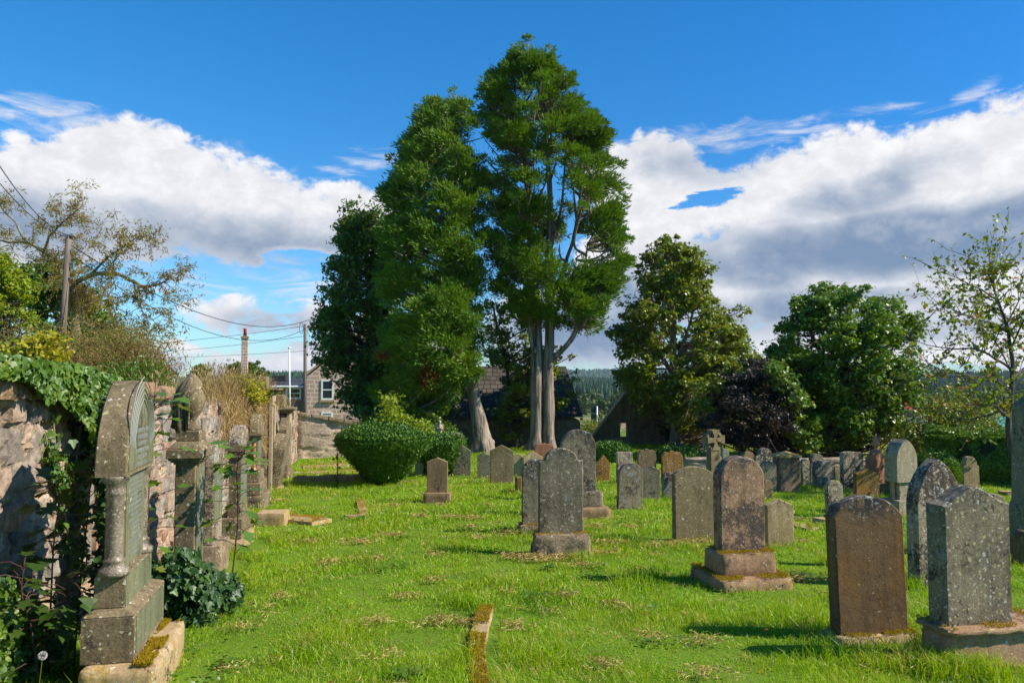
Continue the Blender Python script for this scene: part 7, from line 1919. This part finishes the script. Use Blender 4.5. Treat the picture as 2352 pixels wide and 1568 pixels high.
P = np.concatenate(Pw); P = P[outside_feet(P)]; P[:, 2] += ground(P[:, 0], P[:, 1]); n = len(P)
V, f = leaves(P, unit(rdir(n) * np.array([1, 1, .3])), unit(rdir(n) * .5 + np.array([0, 0, 1])), .032 * rng.uniform(.6, 1.3, n), 'ivy')
tag(mk('broadleaf_weeds', V, [f], L_['hedge']), kind='stuff')
# dandelion clock by the nearest monument
c_ = at(98, 1505, 4.32); r = empty('dandelion', (c_[0] - .03, c_[1], gz(c_[0], c_[1])), (0, 0, 0), 'white dandelion seed head on a thin stalk beside the nearest monument', 'flower')
hd = np.array([.03, 0, c_[2] - gz(c_[0], c_[1])]); V, f, _ = tube(curve([np.zeros(3), hd * .5 + [.0, 0, 0], hd], 4), .0016, 5); mk('stalk', V, [f], L_['lime'], r)
D = rdir(420); V, f = leaves(hd + D * .012, D, rdir(420), .013, 'spray'); mk('seed_head', V, [f], plain_mat('white_seed_down', (.6, .56, .5), .9), r)
# fallen leaves
n = 46; y = np.sqrt(rng.uniform(4.3 ** 2, 12 ** 2, n)); P = np.stack([rng.uniform(-.45, .6, n) * y, y, 0 * y], 1); P = P[outside_feet(P)]; P[:, 2] = ground(P[:, 0], P[:, 1]) + .07; n = len(P)
V, f = leaves(P, unit(rdir(n) * np.array([1, 1, .2])), unit(rdir(n) * .4 + np.array([0, 0, 1])), .035, 'oval'); tag(mk('fallen_leaves', V, [f], L_['brown']), kind='stuff')

# ------------------------------------------------------------------ distant woods
def cones(P, Hh, Wd):
    n = len(P); a = np.arange(5) * 2 * math.pi / 5; rings = []
    for t, w in ((.12, .62), (.15, 1.0), (.55, .55), (1.0, .03)):
        rings.append(np.stack([P[:, 0:1] + np.cos(a) * (Wd * w)[:, None], P[:, 1:2] + np.sin(a) * (Wd * w)[:, None], P[:, 2:3] + (Hh * t)[:, None] + 0 * a], 2))
    V = np.stack(rings, 1).reshape(-1, 3); i = np.arange(5); j = (i + 1) % 5
    fq = np.concatenate([np.stack([k * 5 + i, k * 5 + j, (k + 1) * 5 + j, (k + 1) * 5 + i], 1) for k in range(3)])
    return V, (np.arange(n)[:, None, None] * 20 + fq[None]).reshape(-1, 4)
n = 16000; y = rng.uniform(590, 1250, n); x = rng.uniform(-.36, .75, n) * y; P = np.stack([x, y, ground(x, y)], 1)
V, f = cones(P, rng.uniform(9, 15, n), rng.uniform(2.0, 3.2, n))
tag(mk('conifer_forest', V, [f], leaf_mat('distant_conifers', (.022, .062, .030), (.045, .10, .042), trans=0, rough=.9, spec=.1, third=(.08, .14, .03), third_amt=.06, nscale=.01)), kind='stuff')
n = 9000; y = rng.uniform(1500, 3000, n); x = rng.uniform(-.36, .75, n) * y; P = np.stack([x, y, ground(x, y)], 1)
V, f = cones(P, rng.uniform(10, 16, n), rng.uniform(6, 9, n))
tag(mk('far_forest', V, [f], leaf_mat('far_ridge_conifers', (.03, .075, .045), (.05, .10, .055), trans=0, rough=.9, spec=.1, nscale=.005)), kind='stuff')
# mixed wood at the foot of the hill
nc = 420; y = rng.uniform(230, 420, nc); x = rng.uniform(-.42, .72, nc) * y; rr_ = rng.uniform(2.0, 4.2, nc); C = np.stack([x, y, ground(x, y) + rr_ * 1.1], 1)
idx = np.repeat(np.arange(nc), 95); D = rdir(len(idx)); lob = .7 + .6 * vnoise(D * 2 + C[idx], 3); P = C[idx] + D * (rr_[idx] * lob * rng.random(len(idx)) ** .3)[:, None] * np.array([1, 1, 1.15])
V, f = leaves(P, rdir(len(idx)), unit(D + rdir(len(idx)) * .5), rng.uniform(1.0, 1.9, len(idx)), 'oval')
tag(mk('mixed_wood', V, [f], leaf_mat('distant_broadleaves', (.030, .060, .018), (.06, .10, .025), trans=.1, rough=.8, spec=.1, third=(.13, .13, .05), third_amt=.12, nscale=.05)), kind='stuff')
# rough vegetation in the gap by the outbuilding
C = [at(px, py, 43) for px, py in ((1345, 990), (1360, 985), (1385, 990), (1395, 975), (1350, 1010), (1380, 1010), (1335, 1000))]
bushy('roadside_bush', 'straggly green bush below the road sign', C, (.35, .5, .3), 2600, L_['cherry'], 'oval', .13, root_at=(C[0][0] + .5, 43, gz(C[0][0], 43)), nstem=40)
print('objects', len(bpy.data.objects), 'tris', sum(len(o.data.polygons) for o in bpy.data.objects if o.type == 'MESH'))
